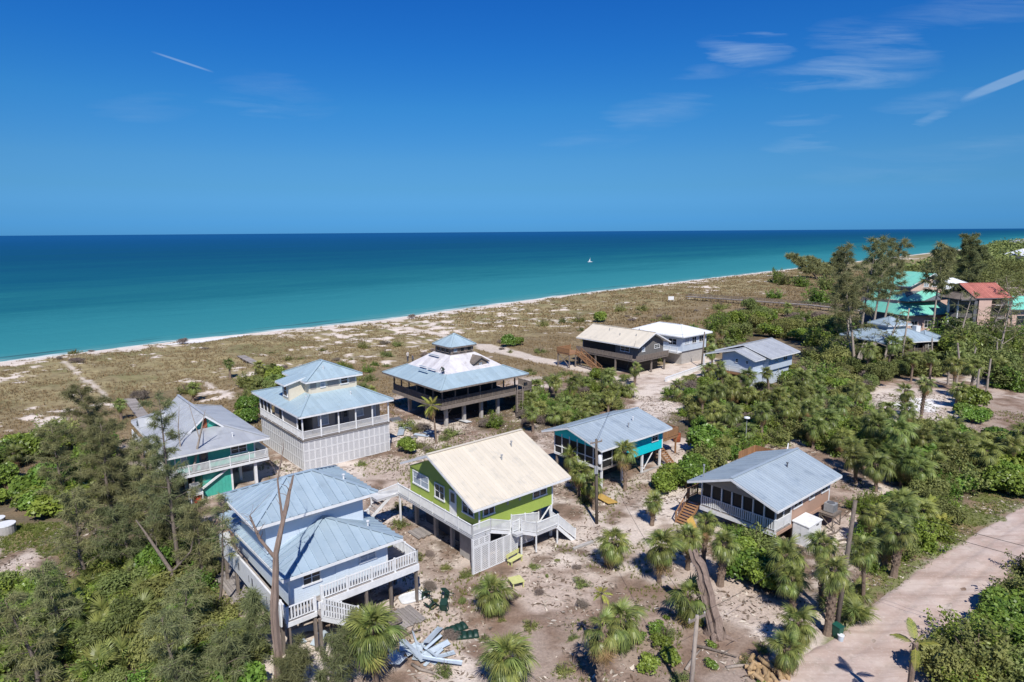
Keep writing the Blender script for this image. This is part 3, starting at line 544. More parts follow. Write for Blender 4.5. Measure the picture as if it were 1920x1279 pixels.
    def gable(h, u0, u1, v0, v1, ze, zr, vr, m, ze2=None, axis='u', **k):
        ze2 = ze if ze2 is None else ze2
        if axis == 'u': F = [[(u0, v0, ze), (u1, v0, ze), (u1, vr, zr), (u0, vr, zr)], [(u1, v1, ze2), (u0, v1, ze2), (u0, vr, zr), (u1, vr, zr)]]; rd = [((u0, vr, zr), (u1, vr, zr))]
        else: F = [[(u0, v1, ze), (u0, v0, ze), (vr, v0, zr), (vr, v1, zr)], [(u1, v0, ze2), (u1, v1, ze2), (vr, v1, zr), (vr, v0, zr)]]; rd = [((vr, v0, zr), (vr, v1, zr))]
        return h.roof(F, m, ridge=rd, **k)
    def wall(h, pts, m, th=.12, name='wall'): return MB().poly([h.p(*q) for q in pts], th).build(name, M[m], h.root)
    def vent(h, u, v, z, m='metal'):
        q = h.p(u, v, z); MB().tube([q, q + Vector((0, 0, .42))], .06, 8).tube([q + Vector((0, 0, .40)), q + Vector((0, 0, .47))], .11, 8).build('vent_pipe', M[m], h.root)
def area(p): return .5 * sum(p[i][0] * p[(i + 1) % len(p)][1] - p[(i + 1) % len(p)][0] * p[i][1] for i in range(len(p)))
def clip(p, x, sg):
    r = []
    for i in range(len(p)):
        a, b = p[i], p[(i + 1) % len(p)]; da, db = (a[0] - x) * sg, (b[0] - x) * sg
        if da >= -1e-7: r.append(a)
        if (da > 1e-7 and db < -1e-7) or (da < -1e-7 and db > 1e-7): k = da / (da - db); r.append((x, a[1] + (b[1] - a[1]) * k))
    return r
_lp = {}
def lattice_mesh(w, hh, kind='diag', sp=.17, sw=.05):
    key = (round(w, 3), round(hh, 3), kind)
    if key in _lp: return _lp[key]
    mb = MB(); f = .05
    mb.box(0, w, 0, .05, 0, f); mb.box(0, w, 0, .05, hh - f, hh); mb.box(0, f, 0, .05, f, hh - f); mb.box(w - f, w, 0, .05, f, hh - f)
    for dr, y in ((1, .012), (-1, .028)):
        k = -hh if dr > 0 else 0.
        c = k
        while c < (w if dr > 0 else w + hh):
            # slat along the 45 degree line x = c + dr*z clipped to the panel
            z0, z1 = 0., hh
            if dr > 0: z0, z1 = max(0, -c), min(hh, w - c)
            else: z0, z1 = max(0, c - w), min(hh, c)
            if z1 - z0 > .05: mb.beam((c + dr * z0, y, z0), (c + dr * z1, y, z1), .014, sw) if False else mb.add([(c + dr * z0 - sw * .7, y, z0), (c + dr * z0 + sw * .7, y, z0), (c + dr * z1 + sw * .7, y, z1), (c + dr * z1 - sw * .7, y, z1)], [(0, 1, 2, 3)])
            c += sp
    _lp[key] = mb.mesh('lattice_panel', M['lattice']); return _lp[key]
def lattice_wall(h, face, c, a0, a1, z0, z1, nc, nrw, parent):
    w, hh = (a1 - a0) / nc, (z1 - z0) / nrw; me = lattice_mesh(w - .02, hh - .02)
    for i in range(nc):
        for j in range(nrw):
            if face == 'F': link('lattice_panel', me, parent, h.p(a0 + i * w + .01, c - .05, z0 + j * hh + .01))
            else: link('lattice_panel', me, parent, h.p(c - .05, a1 - i * w - .01, z0 + j * hh + .01), (0, 0, -math.pi / 2))

# ------------------------------------------------------------------ lime green house with cream roof
def green_house():
    h = House('green_house', 'lime green house with big cream metal roof and white ramp deck', 32.3, 43)
    h.box('wall', 28.4, 36.3, 38.0, 48.2, 2.85, 5.42, 'green')
    for u in (28.4, 36.18): h.wall([(u, 38.0, 5.424), (u, 48.2, 5.424), (u, 43.3, 7.55)], 'green', name='gable_wall') if u < 30 else h.wall([(u + .12, 48.2, 5.424), (u + .12, 38.0, 5.424), (u + .12, 43.3, 7.55)], 'green', name='gable_wall')
    h.roof([[(27.2, 37.05, 5.3), (37.55, 37.05, 5.3), (37.55, 43.45, 7.95), (27.2, 43.45, 7.95)], [(37.55, 45.2, 7.25), (27.2, 45.2, 7.25), (27.2, 43.45, 7.95), (37.55, 43.45, 7.95)], [(37.5, 49.3, 5.5), (28.05, 49.3, 5.5), (28.05, 45.2, 7.18), (37.5, 45.2, 7.18)]], 'roof_cream', pw=.42, rib=.028, ribw=.04, ridge=[((27.2, 43.45, 7.95), (37.55, 43.45, 7.95))])
    h.wall([(28.38, 38.0, 3.0), (28.38, 37.98, 3.0), (28.38, 37.98, 5.4), (28.38, 38.0, 5.4)], 'white', name='corner_trim')
    for a, b in ((28.35, 28.5), (36.2, 36.35)): h.fb(MB(), 'F', 38.0, a, b, 2.84, 5.3, -.02, .03).build('corner_trim', M['white'], h.root)
    h.window('F', 38.0, 28.75, 29.95, 3.95, 5.1, 2); h.window('F', 38.0, 34.0, 35.6, 3.95, 5.1, 2)
    for u in (31.3, 32.6): h.fb(MB(), 'F', 38.0, u - .1, u + .1, 4.25, 4.5, .003, .04).fb if False else h.fb(MB(), 'F', 38.0, u - .1, u + .1, 4.25, 4.5, .003, .04).build('wall_lamp', M['metal'], h.root)
    h.window('L', 28.4, 38.6, 40.2, 3.75, 5.1, 2); h.door('L', 28.4, 41.0, 42.0, 3.12, 5.15); h.window('L', 28.4, 42.7, 44.2, 3.75, 5.1, 2); h.window('L', 28.4, 45.1, 47.7, 3.95, 5.2, 2, pane='curtain')
    # ramp deck along the gable and its two flights
    h.boards(27.1, 28.38, 37.15, 48.2, 3.1, 'greylat', .16, 'v'); h.rail((27.14, 37.2), (27.14, 48.2), 3.1, .95, sp=.10, pick=.05)
    h.boards(25.0, 28.38, 48.22, 49.5, 3.1, 'greylat', .3, 'u', 'landing'); h.rail((27.14, 48.25), (25.05, 49.4), 3.1, .95, sp=.1, pick=.05, z2=2.3)
    h.stairs((26.4, 48.9), (24.2, 48.9), 1.2, 1.5, 3.1); h.boards(22.6, 24.2, 48.2, 49.6, 1.5, 'greylat', .3, 'u', 'landing'); h.rail((24.2, 48.25), (22.65, 48.25), 1.5, .95, sp=.1); h.rail((22.65, 48.25), (22.65, 49.55), 1.5, .95, sp=.1)
    for u, v, z in ((27.2, 48.1, 3.), (22.7, 48.3, 1.4), (24.1, 48.3, 1.4), (24.1, 49.5, 1.4)): h.post(u, v, -.1, z, .14)
    for v in (39.5, 42.0, 44.5, 47.6):
        for u in (28.6, 32.3, 36.1): h.post(u, v, -.1, 2.86, .3, 'conc', 'pier')
    h.box('store_room', 29.5, 35.9, 40.6, 47.5, -.05, 2.84, 'darkgrey'); h.box('grey_side_panel', 28.2, 28.3, 37.4, 40.4, 0, 2.7, 'conc')
    # front landing, lattice skirt and stair to the yard
    h.boards(28.4, 28.9, 37.15, 37.98, 3.1, 'greylat', .16, 'u', 'landing'); h.rail((27.14, 37.2), (28.9, 37.2), 3.1, .95, sp=.1)
    h.stairs((28.9, 37.55), (30.9, 37.55), .75, 2.35, 3.1); h.rail((28.9, 37.2), (30.9, 37.2), 3.1, .95, sp=.1, z2=2.35)
    h.boards(30.9, 31.6, 36.4, 37.95, 2.35, 'greylat', .16, 'u', 'landing'); h.rail((30.9, 36.9), (31.6, 36.9), 2.35, .95, sp=.1); h.rail((31.6, 37.9), (34.6, 37.9), 2.35, .95, sp=.1, z2=1.7)
    h.stairs((31.6, 37.0), (33.2, 37.0), .75, 1.65, 2.35); h.rail((31.6, 36.62), (33.2, 36.62), 2.35, .95, sp=.1, z2=1.65)
    h.boards(33.2, 35.6, 36.6, 37.6, 1.65, 'greylat', .16, 'u', 'landing'); h.rail((33.2, 36.62), (35.6, 36.62), 1.65, .95, sp=.1); h.stairs((35.6, 37.0), (37.2, 36.6), .95, 0., 1.65); h.rail((35.6, 36.55), (37.2, 36.1), 1.65, .95, sp=.1, z2=.05); h.rail((35.7, 37.6), (37.4, 37.2), 1.65, .95, sp=.1, z2=.05)
    sk = h.box('lattice_skirt', 27.1, 27.16, 37.1, 37.3, 0, 2.9, 'white'); lattice_wall(h, 'F', 37.15, 27.15, 31.6, .05, 2.2, 6, 1, sk); lattice_wall(h, 'F', 37.15, 27.15, 28.8, 2.22, 2.88, 3, 1, sk)
    sk2 = h.box('lattice_screen', 30.6, 30.68, 37.9, 37.98, 0, 2.8, 'white'); lattice_wall(h, 'F', 38.02, 30.7, 34.1, .3, 2.8, 4, 1, sk2)
    for u in (27.2, 28.75, 30.9, 31.6, 33.2, 35.6): h.post(u, 36.66 if u > 31 else 37.25, -.1, 3. if u < 30 else 2.3 if u < 32 else 1.6, .1)
    h.beam('brace', (34.2, 38.1, 1.0), (36.1, 38.1, 2.7), .09, .09, 'white'); h.post(36.15, 38.05, -.1, 2.85, .2)
    h.vent(33.0, 40.8, 6.85); h.vent(35.0, 41.9, 7.35)
green_house()

# ------------------------------------------------------------------ white lattice-skirted house
def white_house():
    h = House('white_lattice_house', 'two-tier house with pale blue metal roof above tall white lattice skirt', 31.3, 73.3)
    u0, u1, v0, v1, zd = 26.0, 36.7, 66.7, 80.0, 3.65
    core = h.box('skirt_wall', u0 + .15, u1 - .15, v0 + .15, v1 - .15, 0, 3.45, 'greylat')
    lattice_wall(h, 'F', v0 + .12, u0, u1, .02, 3.4, 16, 3, core); lattice_wall(h, 'L', u0 + .12, v0, v1, .02, 3.4, 20, 3, core)
    h.box('deck_beam', u0 - .03, u1 + .03, v0 - .03, v1 + .03, 3.41, 3.58, 'white'); h.boards(u0 - .06, u1 + .06, v0 - .06, v1 + .06, zd, 'deckwood', .5, 'u')
    h.box('wall', u0 + 2.0, u1 - .2, v0 + 1.9, v1 - .2, zd + .01, 6.3, 'greige')
    h.rail((u0 + .05, v0 + .05), (u1 - .05, v0 + .05), zd, .95, sp=.12, posts=False); h.rail((u0 + .05, v0 + .05), (u0 + .05, v1), zd, .95, sp=.12, posts=False)
    for k in range(6): h.post(u0 + .07 + k * (u1 - u0 - .14) / 5, v0 + .07, zd, 6.4, .13)
    for v in (68.2, 72.5, 76.2, 77.4, 78.6, 79.9): h.post(u0 + .07, v, zd, 6.4, .13)
    for v in (72.6, 76.3, 77.5, 78.7): h.box('porch_screen', u0 + .1, u0 + .12, v + (.0), v + 1.05, zd + .95, 6.2, 'screen')
    h.box('side_wall', u0 + .13, u0 + .2, 68.3, 75.2, zd + .95, 6.3, 'greige'); h.box('side_kneewall', u0 + .13, u0 + .19, 68.3, 79.9, zd + .02, zd + .93, 'white')
    h.window('F', v0 + 1.9, 28.6, 29.9, 4.3, 6.0, 1); h.door('F', v0 + 1.9, 30.7, 31.5, zd + .02, 5.9, 'darkgrey'); h.door('F', v0 + 1.9, 31.6, 32.4, zd + .02, 5.9, 'darkgrey'); h.window('F', v0 + 1.9, 33.2, 34.3, 4.5, 6.0, 1); h.window('F', v0 + 1.9, 35.3, 35.9, 4.0, 6.0, 1)
    U0, U1, V0, V1 = 28.6, 34.6, 70.6, 76.6; ze = 6.42
    eu0, eu1, ev0, ev1 = 25.6, 37.15, 66.3, 81.4; zi = 7.65
    o = [(eu0, ev0, ze), (eu1, ev0, ze), (eu1, ev1, ze), (eu0, ev1, ze)]; i = [(U0, V0, zi), (U1, V0, zi), (U1, V1, zi), (U0, V1, zi)]
    h.roof([[o[k], o[(k + 1) % 4], i[(k + 1) % 4], i[k]] for k in range(4)], 'roof_light', pw=.45, rib=.02, name='lower_roof', ridge=[(o[k], i[k]) for k in range(4)])
    h.box('upper_wall', U0, U1, V0, V1, 7.3, 9.3, 'cream'); h.box('dormer_wall', 26.75, 28.62, 71.9, 73.9, 6.6, 9.0, 'cream')
    h.window('L', 26.75, 72.3, 73.5, 7.3, 8.7, 1)
    for a, b in ((28.8, 29.5), (30.0, 30.6), (30.9, 32.3), (32.5, 33.5), (33.7, 34.4)):
        (h.window('F', V0, a, b, 8.2, 9.1, 1) if a in (30.0, 32.5) else h.fb(MB(), 'F', V0, a, b, 8.15, 9.12, .003, .03).build('wall_panel', M['greige'], h.root))
    h.hip(28.05, 35.15, 70.05, 77.2, 9.25, 10.8, (31.6, 73.3), (31.6, 74.0), 'roof_light', pw=.42, rib=.02, name='upper_roof')
    h.roof([[(26.1, 71.5, 8.98), (29.5, 71.5, 9.75), (29.5, 74.3, 9.75), (26.1, 74.3, 8.98)]], 'roof_light', pw=.45, rib=.02, name='dormer_roof')
    h.vent(31.0, 71.8, 10.0, 'white'); h.vent(33.0, 69.0, 7.1, 'white'); h.vent(28.0, 70.0, 7.2, 'white')
white_house()

# ------------------------------------------------------------------ pale blue two-storey house in front
def blue_house():
    h = House('pale_blue_house', 'pale blue two-storey house with ribbed blue metal hip roofs near the snag', 16.6, 42.5)
    zd = 3.0
    h.box('wall', 13.1, 20.0, 37.4, 48.2, zd - .1, 5.35, 'paleblue'); h.box('upper_wall', 12.75, 19.6, 39.95, 45.0, 5.6, 8.0, 'paleblue')
    c = [(12.5, 36.65, 5.3), (20.85, 36.65, 5.3), (20.85, 49.0, 5.3), (12.3, 49.0, 5.3)]; a = (16.6, 39.95, 7.0)
    a2 = (16.6, 45.5, 7.0)
    h.roof([[c[0], c[1], a], [c[1], c[2], a2, a], [c[2], c[3], a2], [c[3], c[0], a, a2]], 'roof_blue', pw=.58, rib=.075, ribw=.10, name='lower_roof', ridge=[(c[0], a), (c[1], a)])
    h.hip(11.8, 20.4, 39.1, 45.85, 8.0, 9.45, (15.2, 42.45), (17.1, 42.45), 'roof_blue', pw=.58, rib=.075, ribw=.10, name='upper_roof')
    h.window('F', 39.95, 15.2, 16.5, 7.3, 7.75, 2); h.window('L', 12.75, 41, 42, 6.9, 7.7, 1)
    h.window('F', 37.4, 13.95, 15.2, 3.95, 4.9, 2); h.window('F', 37.4, 17.9, 19.15, 4.15, 4.85, 2); h.fb(MB(), 'F', 37.4, 16.2, 17.1, zd + .03, 4.95, .003, .05).build('door', M['paleblue'], h.root)
    for a_ in (13.06, 19.9): h.fb(MB(), 'F', 37.4, a_, a_ + .12, zd, 5.3, .0, .03).build('corner_trim', M['white'], h.root)
    h.boards(14.3, 22.0, 36.7, 37.38, zd, 'deckwood', .2, 'u'); h.rail((14.9, 36.75), (21.95, 36.75), zd, .95, sp=.2, pick=.085, pw=.13); h.rail((21.95, 36.75), (21.95, 40.0), zd, .95, sp=.2, pick=.085, pw=.13); h.boards(20.02, 22.0, 37.4, 40.1, zd, 'deckwood', .2, 'u')
    h.box('deck_skirt', 14.3, 22.05, 36.62, 36.68, 2.5, 2.98, 'white')
    # corner landing with a flight running right to the yard
    h.boards(12.4, 14.28, 36.2, 37.38, 2.7, 'deckwood', .2, 'u', 'landing'); h.rail((12.45, 36.25), (14.25, 36.25), 2.7, 1.0, sp=.2, pick=.085, pw=.14); h.rail((12.45, 36.25), (12.45, 37.2), 2.7, 1.0, sp=.2, pick=.085, pw=.13)
    h.stairs((14.3, 35.9), (17.2, 35.9), 1.0, .8, 2.7); h.rail((14.3, 35.4), (17.2, 35.4), 2.7, .95, sp=.2, pick=.085, z2=.8); h.rail((14.9, 36.45), (17.2, 36.45), 2.3, .95, sp=.2, pick=.085, z2=.8); h.boards(17.2, 19.6, 34.9, 36.4, .6, 'oldwood', .2, 'v', 'landing')
    h.box('landing_skirt', 12.38, 14.3, 36.12, 36.18, 2.42, 2.72, 'white')
    for u, v, z in ((12.55, 36.3, 2.6), (14.2, 36.3, 2.6), (14.2, 35.5, 2.6), (18.0, 36.8, 2.8), (21.9, 36.85, 2.8), (21.9, 39.9, 2.8), (17.3, 35.2, .5), (19.4, 35.2, .5)): h.post(u, v, -.1, z, .18, 'oldwood')
    # long white side balcony wall on the left
    h.box('side_deck', 12.4, 13.05, 37.3, 49.0, 2.5, 2.7, 'deckwood'); w = h.box('balcony_wall', 12.22, 12.34, 36.7, 49.0, 2.25, 3.75, 'white')
    for v in (38.2, 41.6, 44.4): h.box('cut_out', 12.205, 12.218, v, v + .22, 2.75, 3.3, 'darkgrey', w); h.box('cut_out', 12.205, 12.218, v + .75, v + .82, 2.75, 3.25, 'darkgrey', w)
    h.box('balcony_wall', 12.35, 13.0, 48.9, 49.0, 2.25, 3.75, 'white')
    for v in (37.3, 40.2, 43.2, 46.2, 48.7):
        for u in (12.5, 16, 20.1): h.post(u, v, -.1, 2.5, .2, 'oldwood', 'pier')
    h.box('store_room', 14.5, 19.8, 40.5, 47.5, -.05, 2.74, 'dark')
    h.vent(18.7, 40.9, 8.75, 'white'); h.vent(19.2, 38.5, 5.95, 'white')
blue_house()

# ------------------------------------------------------------------ teal house with the gablet roof
def teal_house():
    h = House('teal_house', 'teal house with grey hip roof and small gablet behind bare pines', 17.2, 74)
    h.box('wall', 13.3, 20.9, 66.8, 80.5, 2.85, 5.15, 'teal')
    ze, zi, zr = 5.1, 5.9, 7.4; o = [(12.3, 65.7, ze), (22.1, 65.7, ze), (22.1, 82.0, ze), (12.3, 82.0, ze)]; i = [(15.5, 70.8, zi), (18.95, 70.8, zi), (18.95, 81.4, zi), (15.5, 81.4, zi)]
    h.roof([[o[k], o[(k + 1) % 4], i[(k + 1) % 4], i[k]] for k in range(4)], 'roof_grey', pw=.6, rib=.018, name='lower_roof', ridge=[(o[k], i[k]) for k in range(4)])
    h.roof([[(15.5, 81.4, zi), (15.5, 70.3, zi), (17.22, 70.3, zr), (17.22, 81.4, zr)], [(18.95, 70.3, zi), (18.95, 81.4, zi), (17.22, 81.4, zr), (17.22, 70.3, zr)]], 'roof_grey', pw=.6, rib=.03, name='gablet_roof', ridge=[((17.22, 70.3, zr), (17.22, 81.4, zr))])
    h.wall([(15.6, 70.85, zi), (18.85, 70.85, zi), (17.22, 70.85, zr - .05)], 'teal', name='gablet_wall'); h.wall([(17.0, 70.72, zi + .02), (17.45, 70.72, zi + .02), (17.45, 70.72, zr - .3), (17.0, 70.72, zr - .3)], 'terracotta', .03, 'vent_board')
    h.wall([(12.6, 79.2, 5.2), (12.6, 77.8, 5.2), (12.6, 78.5, 6.1)], 'teal', name='side_gablet'); h.roof([[(12.4, 77.7, 5.3), (15.2, 77.7, 5.9), (15.2, 78.5, 6.2), (12.4, 78.5, 6.2)], [(15.2, 79.3, 5.9), (12.4, 79.3, 5.3), (12.4, 78.5, 6.2), (15.2, 78.5, 6.2)]], 'roof_grey', name='side_gablet_roof', rib=.01, under='roof_grey')
    h.boards(12.4, 22.0, 66.05, 66.78, 2.85, 'deckwood', .3, 'u'); h.rail((12.45, 66.1), (21.95, 66.1), 2.85, .95, sp=.11, pick=.05); h.boards(12.4, 13.28, 66.8, 83.0, 2.85, 'deckwood', .3, 'v'); h.rail((12.45, 66.1), (12.45, 83.0), 2.85, .95, sp=.11, pick=.05); h.rail((21.95, 66.1), (21.95, 70), 2.85, .95, sp=.11); h.boards(20.92, 22.0, 66.8, 70, 2.85, 'deckwood', .3, 'u')
    h.box('deck_skirt', 12.38, 22.03, 66.0, 66.05, 2.6, 2.85, 'white')
    for a in (13.25, 20.8): h.fb(MB(), 'F', 66.8, a, a + .12, 2.9, 5.05, 0, .03).build('corner_trim', M['white'], h.root)
    h.window('F', 66.8, 13.8, 14.4, 3.6, 4.6, 1); h.door('F', 66.8, 15.5, 16.3, 2.87, 4.75, 'darkgrey'); h.window('F', 66.8, 18.45, 20.1, 3.75, 4.7, 2)
    e = h.box('enclosure', 15.6, 18.4, 66.65, 72, -.05, 2.6, 'teal')
    for k in range(9): h.fb(MB(), 'F', 66.65, 15.65 + k * .33, 15.71 + k * .33, 0, 2.58, .003, .03).build('batten', M['teal'], e)
    h.fb(MB(), 'F', 66.65, 18.28, 18.46, 0, 2.58, -.05, .05).build('trim_board', M['white'], e)
    h.beam('duct', (15.0, 66.4, .8), (17.9, 66.4, 2.5), .18, .18, 'white')
    for u, v in ((12.6, 66.3), (20.7, 66.5), (19.9, 69.0), (14.8, 70), (20.7, 72), (12.6, 72), (12.6, 77), (20.7, 78)): h.post(u, v, -.1, 2.65, .28)
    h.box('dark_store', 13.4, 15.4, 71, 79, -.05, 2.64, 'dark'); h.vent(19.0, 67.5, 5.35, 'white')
teal_house()
def ac_unit(name, label, x, y, z, rz=A40, fz=None):
    r = thing(name, label, 'air conditioner', (x, y, z), rz); MB().box(-.42, .42, -.42, .42, .04, .78).build('casing', M['metal'], r); mb = MB()
    for k in range(8): mb.box(-.43, .43, -.435 - .001 * k, -.424, .1 + k * .08, .13 + k * .08)
    mb.build('louvre', M['darkgrey'], r); MB().tube([(0, 0, .785), (0, 0, .82)], .33, 16).build('fan_grille', M['darkgrey'], r); return r
def platform(name, label, u, v, w, d, z, m='oldwood'):
    h = House(name, label, u, v, 'platform'); h.boards(u - w / 2, u + w / 2, v - d / 2, v + d / 2, z, m, .15, 'u', 'platform_top')
    for a in (-1, 1):
        for b in (-1, 1): h.post(u + a * (w / 2 - .08), v + b * (d / 2 - .08), -.05, z - .2, .09, m, 'leg')
        h.beam('brace', (u + a * (w / 2 - .08), v - d / 2 + .1, .2), (u + a * (w / 2 - .08), v + d / 2 - .1, z - .25), .06, .06, m)
platform('condenser_platform', 'white legged platform under the air conditioner by the teal enclosure', 14.6, 65.6, 1.2, 1.1, 1.2, 'white'); ac_unit('air_conditioner', 'grey air conditioner on white platform below the teal house deck', *UV(14.6, 65.6), 1.21)

# ------------------------------------------------------------------ house being re-roofed
def work_house():
    h = House('reroofed_house', 'weathered pavilion house with half-stripped white and blue roof and cupola', 52.7, 75.7)
    cu, cv = 52.65, 75.75; R0, R1, R2 = 7.65, 4.9, 2.15
    sq = lambda r, z: [(cu - r, cv - r, z), (cu + r, cv - r, z), (cu + r, cv + r, z), (cu - r, cv + r, z)]
    a, b, c = sq(R0, 5.8), sq(R1, 7.05), sq(R2, 8.95)
    h.roof([[a[k], a[(k + 1) % 4], b[(k + 1) % 4], b[k]] for k in range(4)], 'roof_light', pw=.5, rib=.012, under='oldwood', name='lower_roof', ridge=[(a[k], b[k]) for k in range(4)])
    h.roof([[b[k], b[(k + 1) % 4], c[(k + 1) % 4], c[k]] for k in range(4)], 'underlay', pw=1.0, rib=.006, under='oldwood', name='stripped_roof', fascia=False)
    h.box('cupola_wall', cu - 1.95, cu + 1.95, cv - 1.95, cv + 1.95, 8.7, 10.15, 'oldwood')
    for d in (-1.2, 0, 1.2):
        h.window('F', cv - 1.95, cu + d - .4, cu + d + .4, 9.2, 9.95, 1, 'oldwood'); h.window('L', cu - 1.95, cv + d - .4, cv + d + .4, 9.2, 9.95, 1, 'oldwood')
    h.hip(cu - 2.3, cu + 2.3, cv - 2.3, cv + 2.3, 10.1, 11.6, (cu, cv), (cu, cv), 'roof_light', pw=.46, rib=.01, name='cupola_roof', under='oldwood')
    # dormer on the front slope
    h.box('dormer_wall', 53.0, 55.2, 71.45, 74.0, 7.0, 8.0, 'oldwood'); h.wall([(53.0, 71.45, 8.0), (55.2, 71.45, 8.0), (54.1, 71.45, 8.65)], 'oldwood', name='dormer_gable')
    h.roof([[(52.7, 74.4, 7.95), (52.7, 71.2, 7.95), (54.1, 71.2, 8.75), (54.1, 74.4, 8.75)], [(55.5, 71.2, 7.95), (55.5, 74.4, 7.95), (54.1, 74.4, 8.75), (54.1, 71.2, 8.75)]], 'oldwood', name='dormer_roof', under='oldwood', rib=.005); h.window('F', 71.45, 53.7, 54.5, 7.3, 7.9, 1, 'oldwood')
    # roof deck, core walls, verandah
    h.box('wall', 49.5, 57.8, 72.5, 81, 3.3, 5.7, 'dark'); h.boards(46.0, 59.0, 69.4, 82.2, 3.2, 'oldwood', .6, 'u')
    h.rail((46.1, 69.5), (58.9, 69.5), 3.2, .95, 'oldwood', sp=.22, post=2.2, pick=.10); h.rail((46.1, 69.5), (46.1, 82.1), 3.2, .95, 'oldwood', sp=.22, post=2.2, pick=.1)
    h.box('deck_beam', 45.95, 59.05, 69.33, 69.4, 2.75, 3.18, 'oldwood'); h.box('deck_beam', 45.9, 45.95, 69.33, 82.2, 2.75, 3.18, 'oldwood')
    for k in range(7): h.post(46.3 + k * 2.1, 69.65, 3.2, 5.75, .16, 'oldwood')
    for k in range(1, 7): h.post(46.25, 69.65 + k * 2.08, 3.2, 5.75, .16, 'oldwood')
    for u in (47.6, 50.6, 53.6, 56.6):
        for v in (70.8, 75.5, 80.2): h.post(u, v, -.1, 2.98, .42, 'conc', 'pier')
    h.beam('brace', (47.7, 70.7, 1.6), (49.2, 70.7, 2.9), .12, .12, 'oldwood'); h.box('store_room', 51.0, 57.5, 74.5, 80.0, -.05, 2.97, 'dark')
    h.boards(59.02, 62.0, 69.4, 72.5, 3.2, 'oldwood', .4, 'u', 'side_landing'); h.rail((60.6, 69.5), (62.0, 69.5), 3.2, .95, 'oldwood', sp=.22, pick=.1); h.rail((62, 69.5), (62, 72.4), 3.2, .95, 'oldwood', sp=.22, pick=.1)
    for u, v in ((61.9, 69.6), (59.9, 69.6), (61.9, 72.3)): h.post(u, v, -.1, 3.1, .16, 'oldwood')
    h.stairs((59.6, 69.3), (57.5, 66.9), 1.1, .1, 3.2, 'oldwood', 'oldwood'); h.rail((59.1, 69.3), (57.0, 66.9), 3.2, .9, 'oldwood', sp=.4, posts=False, z2=.1); h.rail((60.1, 69.3), (58.0, 66.9), 3.2, .9, 'oldwood', sp=.4, posts=False, z2=.1)
    n = 0
    for u, v, z, ln, gl in ((46.9, 74.0, 6.94, 2.4, 0), (47.6, 75.4, 7.26, 1.7, 1), (49.6, 75.2, 8.6, 2.6, 2), (47.55, 73.0, 7.24, 1.9, 3)):
        n += 1
        q = UV(u, v); t = thing('loose_plank', ('lowest dark plank', 'upper of two planks at left', 'topmost dark plank below the cupola', 'dark plank beside the crouching roofer')[gl] + ' on the stripped white roof', 'plank', (q[0], q[1], z + .12), A40)
        MB().box(-.12, .12, 0, ln, 0, .05).build('board', M['roof_blue'], t)
work_house()

# ------------------------------------------------------------------ turquoise house
def turq_house():
    h = House('turquoise_house', 'bright turquoise house on posts with blue gable roof and screened porch', 52, 45.5)
    h.box('wall', 50.2, 56.95, 42.0, 48.9, 2.2, 4.65, 'turq')
    h.gable(46.0, 57.5, 41.15, 49.9, 4.6, 5.85, 45.95, 'roof_blue2', pw=.45, rib=.03)
    h.wall([(47.05, 49.0, 4.5), (47.05, 42.0, 4.5), (47.05, 45.95, 5.55)][::-1], 'turq', name='gable_wall'); h.wall([(47.02, 49.0, 4.15), (47.02, 42.0, 4.15), (47.02, 42.0, 4.52), (47.02, 49.0, 4.52)], 'turq', name='header'); h.wall([(56.95, 42.0, 4.6), (56.95, 48.9, 4.6), (56.95, 45.95, 5.6)], 'turq', name='gable_wall')
    h.boards(47.0, 50.15, 42.0, 48.95, 2.2, 'deckwood', .3, 'u', 'porch_floor')
    for k in range(7): h.post(47.06, 42.07 + k * 6.86 / 6, 2.2, 4.5, .1)
    for k in range(6): h.box('porch_screen', 47.1, 47.12, 42.12 + k * 6.86 / 6, 42.02 + (k + 1) * 6.86 / 6, 2.3, 4.15, 'screen')
    h.box('mid_rail', 47.0, 47.09, 42.0, 48.95, 2.98, 3.06, 'white'); h.box('bottom_rail', 46.98, 47.07, 41.98, 48.97, 2.02, 2.26, 'white')
    for a, b in ((47.12, 48.55), (48.65, 50.1)): h.box('porch_screen', a, b, 42.06, 42.08, 2.3, 4.4, 'screen'); h.box('mid_rail', a, b, 41.98, 42.05, 2.98, 3.06, 'white')
    h.post(48.6, 42.03, 2.2, 4.55, .1)
    h.window('F', 42.0, 55.0, 56.1, 3.25, 4.3, 2); h.fb(MB(), 'F', 42.0, 56.85, 57.0, 2.2, 4.55, -.02, .03).build('corner_trim', M['white'], h.root)
    for u in (47.2, 50.4, 53.7, 56.8):
        for v in (42.2, 45.5, 48.7): h.post(u, v, -.1, 2.2, .2, 'white' if v < 43 else 'oldwood')
    h.beam('brace', (54.0, 42.2, .4), (55.6, 42.2, 2.1), .08, .08, 'white'); h.box('store_room', 49.0, 53.4, 44.5, 48.5, -.05, 2.18, 'dark'); h.box('ground_beam', 53.4, 57.0, 42.05, 42.25, 0, .15, 'conc')
    # raw lumber deck at the far end
    h.boards(57.6, 62.0, 43.5, 48.5, 2.2, 'newwood', .25, 'u', 'rear_deck')
    for a, b in (((57.7, 43.55), (62, 43.55)), ((62, 43.55), (62, 48.45)), ((62, 48.45), (57.7, 48.45))): h.rail(a, b, 2.2, 1.0, 'newwood', sp=.16, pick=.09)
    for u, v in ((61.8, 43.7), (61.8, 48.3), (58, 43.7)): h.post(u, v, -.1, 2.1, .16, 'newwood')
    h.stairs((57.4, 43.0), (57.4, 40.5), .9, .1, 2.2, 'newwood', 'newwood'); h.vent(52.5, 43.2, 5.2); h.vent(54.2, 44.0, 5.4, 'white')
turq_house()

